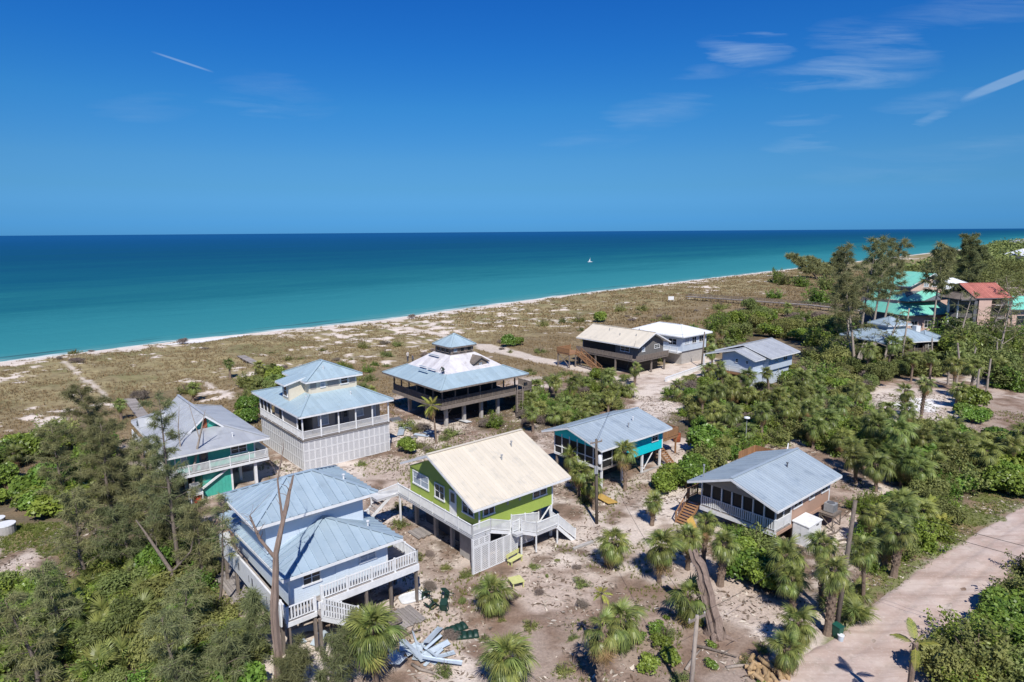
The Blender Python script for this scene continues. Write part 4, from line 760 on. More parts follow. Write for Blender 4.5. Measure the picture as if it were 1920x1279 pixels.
# ------------------------------------------------------------------ tan house with the screened porch
def tan_house():
    h = House('tan_house', 'tan house with blue-grey gable roof and white railed screened porch', 52.5, 27.5); zf = 1.75
    h.box('wall', 50.4, 57.45, 23.95, 30.95, zf - .15, 4.3, 'tan'); h.gable(46.5, 57.95, 23.15, 31.5, 4.25, 5.7, 27.3, 'roof_blue2', pw=.36, rib=.03, ribw=.04)
    h.wall([(47.98, 31.0, 4.2), (47.98, 27.3, 5.4), (47.98, 24.0, 4.2)], 'greige', name='gable_wall'); h.wall([(47.97, 31.0, 3.95), (47.97, 31.0, 4.22), (47.97, 24.0, 4.22), (47.97, 24.0, 3.95)], 'greige', name='header'); h.wall([(57.45, 23.95, 4.29), (57.45, 30.95, 4.29), (57.45, 27.3, 5.5)], 'tan', name='gable_wall')
    q = h.p(47.84, 27.3, 4.75); MB().tube([q, q + Vector((.08, 0, 0))], .32, 18).build('round_vent', M['white'], h.root)
    h.boards(47.9, 50.38, 23.95, 31.0, zf, 'deckwood', .3, 'v', 'porch_floor'); h.box('porch_beam', 47.88, 48.0, 23.9, 31.05, zf - .42, zf - .06, 'white'); h.box('sill_beam', 48.0, 57.45, 23.9, 24.0, zf - .42, zf - .16, 'tan')
    for k in range(8): h.post(48.0, 24.05 + k * 6.9 / 7, zf, 4.2, .11)
    for k in range(7): h.box('porch_screen', 48.04, 48.06, 24.12 + k * 6.9 / 7, 23.98 + (k + 1) * 6.9 / 7, zf + .05, 3.95, 'screen')
    h.rail((47.96, 24.0), (47.96, 31.0), zf, .95, sp=.19, pick=.09, posts=False); h.rail((48.0, 23.98), (50.3, 23.98), zf, .95, sp=.1, posts=False, pick=.06)
    for a, b in ((48.1, 49.15), (49.25, 50.3)): h.box('porch_screen', a, b, 24.02, 24.04, zf + .05, 4.2, 'screen')
    h.post(49.2, 24.0, zf, 4.2, .1); h.post(50.4, 23.97, zf - .1, 4.2, .1)
    h.window('F', 23.95, 50.7, 52.2, 2.9, 3.85, 2); h.window('F', 23.95, 53.5, 54.4, 2.9, 3.85, 1); h.window('F', 23.95, 55.8, 57.1, 2.9, 3.85, 2); h.fb(MB(), 'F', 23.95, 57.36, 57.5, zf - .15, 4.2, -.02, .03).build('corner_trim', M['white'], h.root)
    for u in (48.2, 51.4, 54.5, 57.2):
        for v in (24.2, 27.5, 30.7): h.post(u, v, -.1, zf - .2, .22, 'oldwood', 'pier')
    h.stairs((48.3, 31.9), (46.4, 31.9), 1.2, .05, zf, 'newwood', 'newwood'); h.boards(48.3, 49.9, 31.2, 32.7, zf, 'newwood', .25, 'u', 'landing'); h.rail((46.4, 32.5), (48.3, 32.5), .05, .95, 'newwood', sp=.3, z2=zf); h.rail((48.3, 32.65), (49.9, 32.65), zf, .95, 'newwood', sp=.2)
    h.boards(58.1, 61.5, 26.5, 33.5, zf, 'newwood', .3, 'u', 'rear_deck')
    for k in range(20): h.box('privacy_board', 61.5, 61.54, 26.55 + k * .35, 26.87 + k * .35, zf, zf + 1.9, 'newwood')
    for k in range(9): h.box('privacy_board', 58.3 + k * .36, 58.62 + k * .36, 33.5, 33.54, zf, zf + 1.9, 'newwood')
    for k in range(12): h.box('privacy_board', 57.62, 57.66, 23.4 + k * .3, 23.68 + k * .3, .1, 1.5, 'newwood') if k < 3 else None
    h.vent(53.6, 26.1, 5.25, 'darkgrey'); p_ = h.p(47.6, 30.6, 4.4); MB().tube([p_, p_ + Vector((0, 0, 1.25))], .05, 8).tube([p_ + Vector((0, 0, 1.2)), p_ + Vector((0, 0, 1.34))], .09, 8).build('service_mast', M['metal'], h.root)
tan_house()
# ------------------------------------------------------------------ farther houses
def far_houses():
    h = House('cream_roofed_house', 'weathered grey house with cream gable roof and reddish deck stairs', 95.8, 80.7)
    h.box('wall', 92.2, 99.6, 74.0, 88.0, 2.7, 5.35, 'greysiding'); h.gable(91.0, 100.5, 72.9, 88.6, 5.3, 7.5, 95.8, 'roof_cream', axis='v', pw=.6, rib=.012)
    h.wall([(92.2, 74.0, 5.35), (99.6, 74.0, 5.35), (95.8, 74.0, 7.05)], 'greysiding', name='gable_wall'); h.boards(90.4, 92.15, 74.0, 88.0, 2.75, 'oldwood', .4, 'v'); h.rail((90.45, 74.0), (90.45, 88.0), 2.75, .95, 'oldwood', sp=.2, pick=.1); h.boards(90.4, 99.8, 72.9, 73.95, 2.75, 'oldwood', .3, 'u'); h.rail((90.45, 72.95), (99.8, 72.95), 2.75, .95, 'oldwood', sp=.2, pick=.1)
    h.window('F', 74.0, 93.2, 94.1, 4.0, 4.9, 1); h.window('F', 74.0, 96.9, 98.4, 4.2, 5.0, 2); h.window('L', 92.2, 76, 78.2, 3.8, 4.8, 2); h.box('verandah_screen', 92.1, 92.18, 79.5, 87.6, 2.9, 5.2, 'screen')
    for v in (73.5, 78, 83, 87.6):
        for u in (90.6, 95.5, 99.4): h.post(u, v, -.1, 2.55, .25, 'oldwood', 'pier')
    h.box('store_room', 93.5, 99.3, 75, 87, -.05, 2.6, 'dark'); h.boards(86.5, 90.35, 86.0, 89.5, 2.75, 'newwood', .4, 'u', 'side_deck'); h.rail((86.55, 86.05), (86.55, 89.45), 2.75, 1., 'newwood', sp=.2, pick=.1); h.rail((86.55, 89.45), (90.3, 89.45), 2.75, 1., 'newwood', sp=.2, pick=.1)
    for u, v in ((86.7, 86.2), (86.7, 89.3), (90, 86.2), (88.4, 86.2)): h.post(u, v, -.1, 2.6, .2, 'oldwood')
    h.beam('brace', (86.7, 86.2, .3), (86.7, 89.3, 2.5), .12, .12, 'oldwood'); h.beam('brace', (86.7, 89.3, .3), (86.7, 86.2, 2.5), .12, .12, 'oldwood')
    h.stairs((89.0, 86.0), (88.6, 80.2), 1.3, .1, 2.75, 'newwood', 'newwood'); h.rail((88.4, 86.0), (88.0, 80.2), 2.75, .9, 'newwood', sp=.4, z2=.1); h.rail((89.7, 86.0), (89.3, 80.2), 2.75, .9, 'newwood', sp=.4, z2=.1)
    h.vent(93.5, 79.5, 6.4); h.vent(94.0, 76.0, 6.6); h.vent(94.5, 83, 6.9)
    h = House('white_roofed_house', 'low white house with plain white hip roof behind the cream-roofed house', 109.5, 79.5)
    h.box('wall', 105.3, 113.4, 73.7, 85.4, 2.6, 5.75, 'slate'); h.hip(104.4, 114.3, 72.9, 86.2, 5.7, 7.15, (109.6, 77.0), (109.6, 82.5), 'roof_white', pw=.7, rib=.01)
    for a in (106, 108.4, 110.8): h.window('F', 73.7, a, a + 1.5, 3.9, 5.2, 2)
    h.box('store_room', 105.6, 113, 74, 85, -.05, 2.58, 'conc'); h.boards(103.6, 105.25, 73.7, 85.4, 2.65, 'white', .5, 'v')
    h.window('L', 105.3, 75, 77, 3.7, 5.0, 2); h.rail((103.65, 73.7), (103.65, 85.4), 2.65, .9, sp=.2)
    h = House('slate_blue_house', 'slate blue house with grey metal roof and lit gable above carport', 103.5, 58)
    h.box('wall', 101.2, 109.2, 53.6, 62.4, 2.6, 5.1, 'slate'); h.gable(100.4, 110.2, 52.7, 63.4, 5.0, 6.7, 58.0, 'roof_grey', pw=.6, rib=.02)
    h.box('front_wall', 98.0, 101.2, 54.6, 60.2, 2.6, 4.9, 'slate'); h.wall([(98.0, 60.2, 4.9), (98.0, 57.6, 5.95), (98.0, 54.6, 4.9)], 'slate', name='gable_wall'); h.gable(97.2, 101.5, 53.8, 63.2, 4.85, 6.2, 57.6, 'roof_grey', pw=.6, rib=.02, name='front_roof')
    h.window('L', 98.0, 57.3, 57.9, 3.9, 4.6, 1); h.window('L', 98.0, 55.4, 56.0, 3.9, 4.5, 1); h.boards(96.4, 97.98, 53.8, 63.2, 2.6, 'deckwood', .4, 'v'); h.rail((96.45, 53.9), (96.45, 60.0), 2.6, .9, sp=.15)
    h.box('deck_skirt', 96.35, 96.4, 53.8, 63.2, 2.2, 2.58, 'newwood'); h.box('carport_wall', 98.2, 109, 54, 56, -.05, 2.55, 'slate'); h.box('dark_store', 100, 108.8, 56.1, 62, -.05, 2.55, 'dark'); h.window('L', 98.2, 54.5, 55.6, .8, 1.9, 1)
    for u, v in ((96.5, 54), (96.5, 60), (96.5, 63)): h.post(u, v, -.1, 4.8 if v > 62 else 2.2, .16)
    for u, v in ((98.3, 60), (98.3, 62.3)): h.post(u, v, -.1, 2.6, .25, 'oldwood')
    h.window('F', 53.6, 103, 104.4, 3.7, 4.7, 2); h.window('F', 53.6, 106, 107.4, 3.7, 4.7, 2)
far_houses()
def at_world(name, label, x, y, rz, cat='house'): return House(name, label, 0, 0, cat, math.radians(rz), (x, y))
def pavilion():
    h = at_world('blue_roof_pavilion', 'pavilion house with steel blue tiered hip roof among bare trees', 76.5, 129, 14); h.box('wall', -3.6, 4.2, -3.2, 4.2, 0, 4.3, 'darkgrey')
    h.boards(-5.2, 5.8, -5.0, 5.6, 1.9, 'oldwood', .8, 'u'); h.rail((-5.1, -4.9), (5.7, -4.9), 1.9, .95, 'oldwood', sp=.3, pick=.1)
    a = [(-6.6, -5.8, 4.4), (6.4, -5.8, 4.4), (6.4, 6.2, 4.4), (-6.6, 6.2, 4.4)]; b = [(-2.3, -1.8, 6.4), (2.3, -1.8, 6.4), (2.3, 2.4, 6.4), (-2.3, 2.4, 6.4)]
    h.roof([[a[k], a[(k + 1) % 4], b[(k + 1) % 4], b[k]] for k in range(4)], 'roof_blue', pw=.8, rib=.02, name='lower_roof', ridge=[(a[k], b[k]) for k in range(4)]); h.box('clerestory', -2.2, 2.2, -1.7, 2.3, 6.2, 7.3, 'slate')
    h.hip(-2.9, 2.9, -2.4, 3.0, 7.2, 8.6, (0, .3), (0, .3), 'roof_blue', pw=.7, rib=.02, name='upper_roof')
    for k in range(6): h.post(-5 + k * 2.1, -4.9, 1.9, 4.4, .18, 'oldwood'); h.post(-5 + k * 2.1, -4.7, -.1, 1.8, .25, 'oldwood', 'pier')
    h.hip(6.0, 11.5, -3, 3.0, 4.0, 5.4, (8.7, 0), (8.9, 0), 'roof_blue', pw=.7, rib=.02, name='wing_roof'); h.box('wing_wall', 6.6, 10.8, -2.3, 2.3, 0, 4.0, 'greysiding'); h.box('chimney', 5.2, 6.3, -1.2, -.2, 4.2, 6.6, 'white')
    for a_ in (-2.5, .2, 2.6): h.window('F', -3.2, a_, a_ + 1.2, 2.6, 3.9, 2)
    h.window('F', -2.3, 7.4, 9.6, 2.0, 3.3, 2)
pavilion()
def condos():
    h = at_world('mint_roofed_villa', 'pink villa with three tiers of mint green metal roofs', 101.5, 166, 14, 'building')
    h.box('wall', -8, 8, -6, 6, 0, 8.6, 'pink'); h.box('upper_wall', -3.0, 6.5, -4.5, 4.5, 8.6, 12.3, 'pink'); h.wall([(-3.0, -4.5, 12.3), (6.5, -4.5, 12.3), (2.8, -4.5, 14.7)], 'pink', name='gable_wall')
    h.roof([[(-4.4, 5.5, 11.9), (-4.4, -5.6, 11.9), (2.8, -5.6, 15.1), (2.8, 5.5, 15.1)], [(7.6, -5.6, 12.2), (7.6, 5.5, 12.2), (2.8, 5.5, 15.1), (2.8, -5.6, 15.1)]], 'roof_mint', pw=.9, rib=.02, name='main_roof')
    h.roof([[(-7.2, -8.2, 8.6), (5.0, -8.2, 8.9), (4.2, -4.4, 10.8), (-5, -4.4, 10.8)]], 'roof_mint', pw=.9, rib=.02, name='middle_roof', under='darkgrey'); h.roof([[(-7.2, 4, 8.6), (-7.2, -8.2, 8.6), (-5, -4.4, 10.8), (-5, 4, 10.8)]], 'roof_mint', pw=.9, rib=.02, name='middle_roof', under='darkgrey')
    h.roof([[(-10.5, -11, 5.6), (6.0, -11, 5.4), (5, -6, 7.9), (-8.4, -6, 7.9)], [(-10.5, 4, 5.6), (-10.5, -11, 5.6), (-8.4, -6, 7.9), (-8.4, 4, 7.9)]], 'roof_mint', pw=.9, rib=.02, name='lower_roof', under='darkgrey')
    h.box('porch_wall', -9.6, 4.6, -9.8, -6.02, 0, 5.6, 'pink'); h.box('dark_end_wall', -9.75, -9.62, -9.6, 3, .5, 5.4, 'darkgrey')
    for a in (.8, 3.4): h.window('F', -4.5, a, a + 1.5, 11.6, 13.1, 2)
    for a in (-7.5, -3.5, .5): h.window('F', -9.8, a, a + 2, 2.2, 4.0, 2)
    h = at_world('red_roofed_apartments', 'pink apartment block with red tile roof and curved grey balconies', 111, 153.5, 2, 'building')
    h.box('wall', -3.6, 4.0, -4.5, 4.6, 0, 10.4, 'pink'); h.gable(-4.6, 4.4, -5.6, 5.4, 10.2, 13.2, 0.2, 'roof_red', pw=.5, rib=.03, under='darkgrey')
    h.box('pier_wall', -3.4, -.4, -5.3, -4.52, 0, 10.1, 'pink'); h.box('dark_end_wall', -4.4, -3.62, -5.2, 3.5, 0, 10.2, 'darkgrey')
    for z in (2.6, 5.6, 8.6):
        q = [(-4.4 - 3.4 * math.sin(math.pi * k / 8), -4.8 + 6.5 * k / 8, z) for k in range(9)]; mb = MB()
        for a, b in zip(q, q[1:]): mb.beam(Vector(a) + Vector((0, 0, .45)), Vector(b) + Vector((0, 0, .45)), .12, 1.0)
        mb.build('balcony_front', M['greysiding'], h.root); MB().poly([Vector(a) for a in q], .18).build('balcony_floor', M['conc'], h.root)
        h.box('balcony_recess', .2, 3.8, -4.53, -4.50, z + .1, z + 2.2, 'screen'); h.box('balcony_slab', .1, 4.0, -6.0, -4.54, z - .15, z, 'conc'); h.rail((.15, -5.95), (3.95, -5.95), z, 1.0, 'greysiding', sp=.3, pick=.1)
    for k in (2, 4, 6): h.post(-4.4 - 3.3 * math.sin(math.pi * k / 8), -4.8 + 6.5 * k / 8, 0, 9.9, .3, 'white')
    h.hip(-7.9, -4.3, -5.6, 2.2, 9.9, 11.2, (-5.9, -3), (-5.9, 0), 'oldwood', pw=.6, rib=.02, name='balcony_roof', under='darkgrey')
    h = at_world('mint_roofed_wing', 'pink wing with mint hip roofs right of the red tile roof', 124.5, 157, 2, 'building')
    h.box('wall', -6, 4, -4, 4, 0, 7.2, 'pink'); h.hip(-6.8, 4.8, -5, 5, 7.0, 9.6, (-2.5, 0), (.5, 0), 'roof_mint', pw=.9, rib=.02, under='darkgrey'); h.box('low_wall', 4, 14, -7, 3, 0, 4.6, 'pink'); h.hip(3.2, 15, -8, 4, 4.4, 7.0, (8, -2), (10, -2), 'roof_mint', pw=.9, rib=.02, under='darkgrey', name='low_roof')
    for a in (-4, 0): h.window('F', -4, a, a + 2.2, 3.2, 5.4, 2, 'darkgrey')
    for a in (5, 9): h.window('F', -7, a, a + 2.2, 1.6, 3.4, 2, 'darkgrey')
    h = at_world('mint_hip_pavilion', 'low pink building with mint hip roof at the right edge', 128, 144, 2, 'building'); h.box('wall', -4.5, 6, -3.5, 4, 0, 4.3, 'pink'); h.hip(-5.6, 7, -4.6, 5, 4.1, 6.8, (-1, .2), (2, .2), 'roof_mint', pw=.9, rib=.02, under='darkgrey'); h.window('F', -3.5, -1, 1.4, 1.2, 3.0, 2)
    h = at_world('white_cupola_building', 'white hip roof showing above the red tile roof', 121, 178, 5, 'building'); h.box('wall', -4.5, 4.5, -4, 4, 0, 10.3, 'cream'); h.hip(-5.4, 5.4, -5, 5, 10.2, 12.6, (-.6, 0), (.6, 0), 'roof_white', pw=.9, rib=.02); h.window('F', -4, -1, 1, 7.8, 9.4, 2)
    for nm, lb, px, py, w, d, z, ro in (('white_beach_block', 'white flat-topped building at far right above the trees', 1922, 505, 20, 16, 9, 10), ('distant_white_block', 'pale distant building on the shore at the right edge', 1922, 474, 30, 22, 11, 12)):
        x, y = G(px, py); h = at_world(nm, lb, x, y, ro, 'building'); h.box('wall', -w / 2, w / 2, -d / 2, d / 2, 0, z, 'white'); h.hip(-w / 2 - 1, w / 2 + 1, -d / 2 - 1, d / 2 + 1, z, z + 4, (-4, 0), (4, 0), 'roof_grey' if 'dist' in nm else 'roof_white', pw=2.5, rib=.02)
        for j in range(2):
            for k in range(5): h.window('F', -d / 2, -w / 2 + 2 + k * w / 5.4, -w / 2 + 5 + k * w / 5.4, 1.5 + j * 4, 4 + j * 4, 1, 'white')
condos()

# ------------------------------------------------------------------ plant kit
def fan_frond(seed, droop=1.0):
    r = random.Random(seed); V = []; F = []; T = []; L0 = r.uniform(.75, 1.0); npz = 4
    pet = [(L0 * k / npz, 0, .10 * math.sin(math.pi * .5 * k / npz) - .10 * (k / npz) ** 2) for k in range(npz + 1)]
    for k in range(npz):
        b = len(V); (x0, _, z0), (x1, _, z1) = pet[k], pet[k + 1]; w = .022; V += [(x0, -w, z0), (x0, w, z0), (x1, w, z1), (x1, -w, z1)]; F.append((b, b + 1, b + 2, b + 3)); T += [.9] * 4
    ns = 27; cx, cz = pet[-1][0], pet[-1][2]
    for i in range(ns):
        a = math.radians(-118 + 236 * i / (ns - 1) + r.uniform(-3, 3)); R = (.62 + .38 * math.cos(a * .55)) * r.uniform(.78, 1.1); dx, dy = math.cos(a), math.sin(a); ox = cx + .16 * max(0, math.cos(a)); pv = None; t0 = r.uniform(.2, 1)
        for q in range(4):
            f = q / 3; rr = R * f; fold = abs(math.sin(a)) * .16 * f; z = cz + fold - droop * (.66 * f ** 2.1 + .12 * f) * r.uniform(.9, 1.1); w = (.010, .036, .028, .002)[q]; rr2 = rr * (1 - .14 * f * droop)
            px, py = ox + dx * rr2, dy * rr2 * .96; V += [(px + dy * w, py - dx * w, z), (px - dy * w, py + dx * w, z + .012)]; T += [t0 * (.5 + .5 * f)] * 2  # tint climbs outward: dark old leaf bases, shaded centre and lit tips in colour
            if q: b = len(V); F.append((b - 4, b - 2, b - 1, b - 3))
    return np.array(V, np.float32), np.array(F, np.int32), np.array(T, np.float32)
def pin_frond(seed, ln=2.6, droop=1.0, nl=24, ll=.55):
    r = random.Random(seed); V = []; F = []; T = []; pts = []
    for k in range(13): f = k / 12; pts.append((ln * (f - .16 * droop * f ** 3), .0, ln * (.28 * f - .52 * droop * f * f)))
    for k in range(12):
        b = len(V); (x0, _, z0), (x1, _, z1) = pts[k], pts[k + 1]; w = .035 * (1 - k / 14); V += [(x0, -w, z0), (x0, w, z0), (x1, w, z1), (x1, -w, z1)]; F.append((b, b + 1, b + 2, b + 3)); T += [1.] * 4
    for i in range(nl):
        f = .16 + .84 * i / (nl - 1); k = min(11, int(f * 12)); g = f * 12 - k; x = pts[k][0] * (1 - g) + pts[k + 1][0] * g; z = pts[k][2] * (1 - g) + pts[k + 1][2] * g; l = ll * math.sin(math.pi * min(1, .18 + f * .80)) * r.uniform(.85, 1.1)
        for s in (-1, 1):
            t0 = r.uniform(.1, .9); b = len(V); w = .038; V += [(x - w, s * .02, z), (x + w, s * .02, z), (x + .45 * l + w * .7, s * .62 * l, z - .12 * l), (x + .45 * l - w, s * .62 * l, z - .12 * l), (x + .75 * l, s * .86 * l, z - .5 * l * droop)]
            F += [(b, b + 1, b + 2, b + 3), (b + 3, b + 2, b + 4, b + 4)]; T += [t0] * 5
    F = [f if f[2] != f[3] else (f[0], f[1], f[2], f[2]) for f in F]
    return np.array(V, np.float32), F, np.array(T, np.float32)
def frond_mesh(name, data, m):
    V, F, T = data; me = bpy.data.meshes.new(name); me.from_pydata(V.tolist(), [], [tuple(dict.fromkeys(map(int, f))) for f in F]); at = me.attributes.new('tint', 'FLOAT', 'POINT'); at.data.foreach_set('value', T); me.materials.append(M[m]); return me
FAN = [fan_frond(i, d) for i, d in enumerate((.55, .8, 1.0, 1.2, 1.45, .7))]; FANM = [frond_mesh('frond', d, 'palm') for d in FAN]
DRY = [fan_frond(50 + i, 1.9) for i in range(2)]; DRYM = [frond_mesh('dry_frond', d, 'palmdry') for d in DRY]
PIN = [pin_frond(i, 2.4, d) for i, d in enumerate((.6, .9, 1.15))]; PINM = [frond_mesh('frond', d, 'coco') for d in PIN]; PINDRY = [frond_mesh('dry_frond', pin_frond(9, 2.2, 1.7), 'palmdry')]
def trunk_mesh(hh, seed, r0=.19, boots=True, bend=.14, r1=None):
    r = random.Random(seed); mb = MB(); n = max(5, int(hh / .35)); b = r.uniform(-bend, bend) * hh, r.uniform(-bend, bend) * hh
    P = lambda f: Vector((b[0] * f * f, b[1] * f * f, hh * f)); r1 = r1 or r0 * .82
    mb.tube([P(k / n) - Vector((0, 0, .15 if k == 0 else 0)) for k in range(n + 1)], [(r0 * (1.25 if k == 0 else 1) * (1 - k / n) + r1 * k / n) * r.uniform(.93, 1.07) for k in range(n + 1)], 9)
    if boots:
        k = 0; z = hh * .22
        while z < hh * .98:
            a = k * 2.4; c = P(z / hh); rr = r0 * .96; d = Vector((math.cos(a), math.sin(a), 0)); t = Vector((-d.y, d.x, 0)) * .075
            q = c + d * rr; e = c + d * (rr + .10) + Vector((0, 0, .20)); mb.add([q - t, q + t, e + t * .6, e - t * .6, c + d * (rr - .03) + Vector((0, 0, .22))], [(0, 1, 2, 3), (3, 2, 4), (0, 3, 4), (1, 4, 2)]); k += 1; z += .055
    return mb.mesh('trunk', M['palmtrunk'], False), P(1.)
def crown_plan(r, n, skirt, up=1.0):
    out = []
    for k in range(n):
        f = (k + .5) / n; pitch = math.radians(84 - (114 + 40 * skirt) * f ** .85 + r.uniform(-15, 15))
        if r.random() > .07: out.append((k * 2.39996 + r.uniform(-.35, .35), pitch, r.uniform(.68, 1.14) * (.8 if f < .12 else 1), f))
    return out
def bake(parts):
    Vs, Fs, Ts, b = [], [], [], 0
    for (V, F, T), mt in parts:
        R = np.array(mt)[:3]; Vs.append(V @ R[:, :3].T + R[:, 3]); Fs += [tuple(dict.fromkeys(int(i) + b for i in f)) for f in F]; Ts.append(T); b += len(V)
    return np.concatenate(Vs), Fs, np.concatenate(Ts)
def frond_mt(yaw, pitch, sc, at): return Matrix.Translation(at) @ Euler((0, -pitch, yaw)).to_matrix().to_4x4() @ Matrix.Scale(sc, 4)
_crowns = {}
def crown_variant(i, kind):
    key = (i, kind)
    if key not in _crowns:
        r = random.Random(100 + i); P = []
        if kind == 'fan':
            for yaw, pitch, sc, f in crown_plan(r, 40, .55): P.append((FAN[min(5, int(f * 5 + r.random()))], frond_mt(yaw, pitch, sc, Vector((0, 0, -.25 * f)))))
        else:
            for yaw, pitch, sc, f in crown_plan(r, 17, .2): P.append((PIN[min(2, int(f * 3))], frond_mt(yaw, pitch * .8, sc, Vector((0, 0, 0)))))
        _crowns[key] = frond_mesh('crown', bake(P), 'palm' if kind == 'fan' else 'coco')
    return _crowns[key]
NP = [0]
_trunks = {}
def palm(px, py, ptop, label, size=1.0, near=False, kind='fan', group=None, skirt=.3, dead=0, xy=None, hh=None, boots=True, n=34, up=1.0, r0=None):
    size = size * .66; n = int(n * 1.3); NP[0] += 1; r = random.Random(NP[0] * 7 + 3); x, y = xy or G(px, py); hh = hh or max(.5, rise(px, py, ptop)); z = float(terr(x, y)) - .05
    size *= r.uniform(.88, 1.12); root = thing('cabbage_palm' if kind == 'fan' else 'coconut_palm', label, 'palm', (x, y, z), r.uniform(0, 6.28), group)
    key = (round(hh * 2) / 2 if not near else hh, kind, NP[0] % 3 if not near else NP[0])
    if key not in _trunks: _trunks[key] = trunk_mesh(hh if near else key[0], NP[0], r0 or (.19 if kind == 'fan' else .13), boots and kind == 'fan' and near, .08 if kind == 'fan' else .16)
    me, top = _trunks[key]; link('trunk', me, root); root.rotation_euler = (r.uniform(-.07, .07), r.uniform(-.07, .07), root.rotation_euler.z)
    if not near:
        link('crown', crown_variant(NP[0] % 5, kind), root, top, (0, 0, r.uniform(0, 6.28)), size)
    else:
        for yaw, pitch, sc, f in crown_plan(r, n, skirt, up):
            if kind == 'fan': me = FANM[min(5, int(f * 5 + r.random()))]
            else: me = PINM[min(2, int(f * 3))]
            o = link('frond', me, root, top + Vector((0, 0, -.35 * f * size)), Euler((0, -pitch * (1 if kind == 'fan' else .85), yaw)), sc * size)
    dead = dead or (r.choice((0, 2, 3, 5, 6)) if kind == 'fan' else 0)
    for k in range(dead):
        o = link('dry_frond', r.choice(DRYM if kind == 'fan' else PINDRY), root, top + Vector((0, 0, -.3)), Euler((0, math.radians(r.uniform(35, 72)), r.uniform(0, 6.28))), size * r.uniform(.9, 1.15))
    return root

def leafcloud(seed, lobes, n, ls, m, aspect=.62, flat=.0, shell=.55, name='foliage'):
    # n leaves spread through a few overlapping lobes, denser towards their skins
    r = np.random.default_rng(seed); L = np.array(lobes, float); w = (L[:, 3] * L[:, 4]); k = r.choice(len(L), n, p=w / w.sum()); d = r.normal(size=(n, 3)); d /= np.linalg.norm(d, axis=1)[:, None]
    d[:, 2] = np.where(d[:, 2] < -.35, -d[:, 2], d[:, 2]); rad = shell + (1.03 - shell) * r.random(n) ** .6; rad += (r.random(n) < .10) * r.uniform(0, .28, n)
    C = L[k, :3] + d * rad[:, None] * np.stack([L[k, 3], L[k, 3], L[k, 4]], 1); C[:, 2] = np.maximum(C[:, 2], .04)
    nrm = d * .55 + r.normal(size=(n, 3)) * .65 + np.array([0, 0, .40 + flat]); nrm /= np.linalg.norm(nrm, axis=1)[:, None]; a = np.cross(nrm, r.normal(size=(n, 3))); a /= np.linalg.norm(a, axis=1)[:, None] + 1e-9; b = np.cross(nrm, a)
    s = ls * r.uniform(.6, 1.25, n)[:, None]; V = np.stack([C - a * s, C + b * s * aspect + nrm * s * .12, C + a * s, C - b * s * aspect + nrm * s * .12], 1).reshape(-1, 3); F = np.arange(4 * n).reshape(n, 4)
    lob_t = r.random(len(L))[k]; T = np.repeat(np.clip(.15 + .55 * r.random(n) + .35 * lob_t - .1, 0, 1), 4); return mesh_np(name, V, F, m, False, {'tint': ('FLOAT', T)})
def lobes_for(seed, R, hh, n=8):
    r = random.Random(seed); out = []
    for k in range(n):
        a = r.uniform(0, 6.28); q = R * .68 * math.sqrt(r.random()); rr = R * r.uniform(.34, .58); zz = hh * r.uniform(.30, .66); out.append((math.cos(a) * q, math.sin(a) * q, zz, rr, min(rr, hh - zz) * r.uniform(.85, 1.1)))
    return out
def scrub_mesh(seed, R, hh, nst, nl, ls, m):
    # stems spraying up and out with leaves strung along them: a ragged, open bush
    r = np.random.default_rng(seed); V = []; T = []; cs = []; tint = []
    for k in range(nst):
        a = r.uniform(0, 6.283); el = r.uniform(.35, 1.35); L = r.uniform(.55, 1.1); b = np.array([r.normal() * R * .25, r.normal() * R * .25, 0]); d = np.array([math.cos(a) * math.cos(el) * R, math.sin(a) * math.cos(el) * R, math.sin(el) * hh]) * L; f = r.random(nl) ** .7; sag = np.array([0, 0, -.25 * hh]); P = b + d * f[:, None] + sag * (f ** 2)[:, None] * math.cos(el) + r.normal(size=(nl, 3)) * .12
        cs.append(P); tint.append(np.full(nl, r.random()))
    C = np.concatenate(cs); tk = np.concatenate(tint); C[:, 2] = np.maximum(C[:, 2], .03); n = len(C); nrm = r.normal(size=(n, 3)) * .7 + np.array([0, 0, .7]); nrm /= np.linalg.norm(nrm, axis=1)[:, None]; a = np.cross(nrm, r.normal(size=(n, 3))); a /= np.linalg.norm(a, axis=1)[:, None]; b = np.cross(nrm, a); s = ls * r.uniform(.5, 1.35, n)[:, None]
    V = np.stack([C - a * s, C + b * s * .5, C + a * s, C - b * s * .5], 1).reshape(-1, 3); return mesh_np('foliage', V, np.arange(4 * n).reshape(n, 4), m, False, {'tint': ('FLOAT', np.repeat(np.clip(tk * .65 + .4 * r.random(n), 0, 1), 4))})
SH = {}
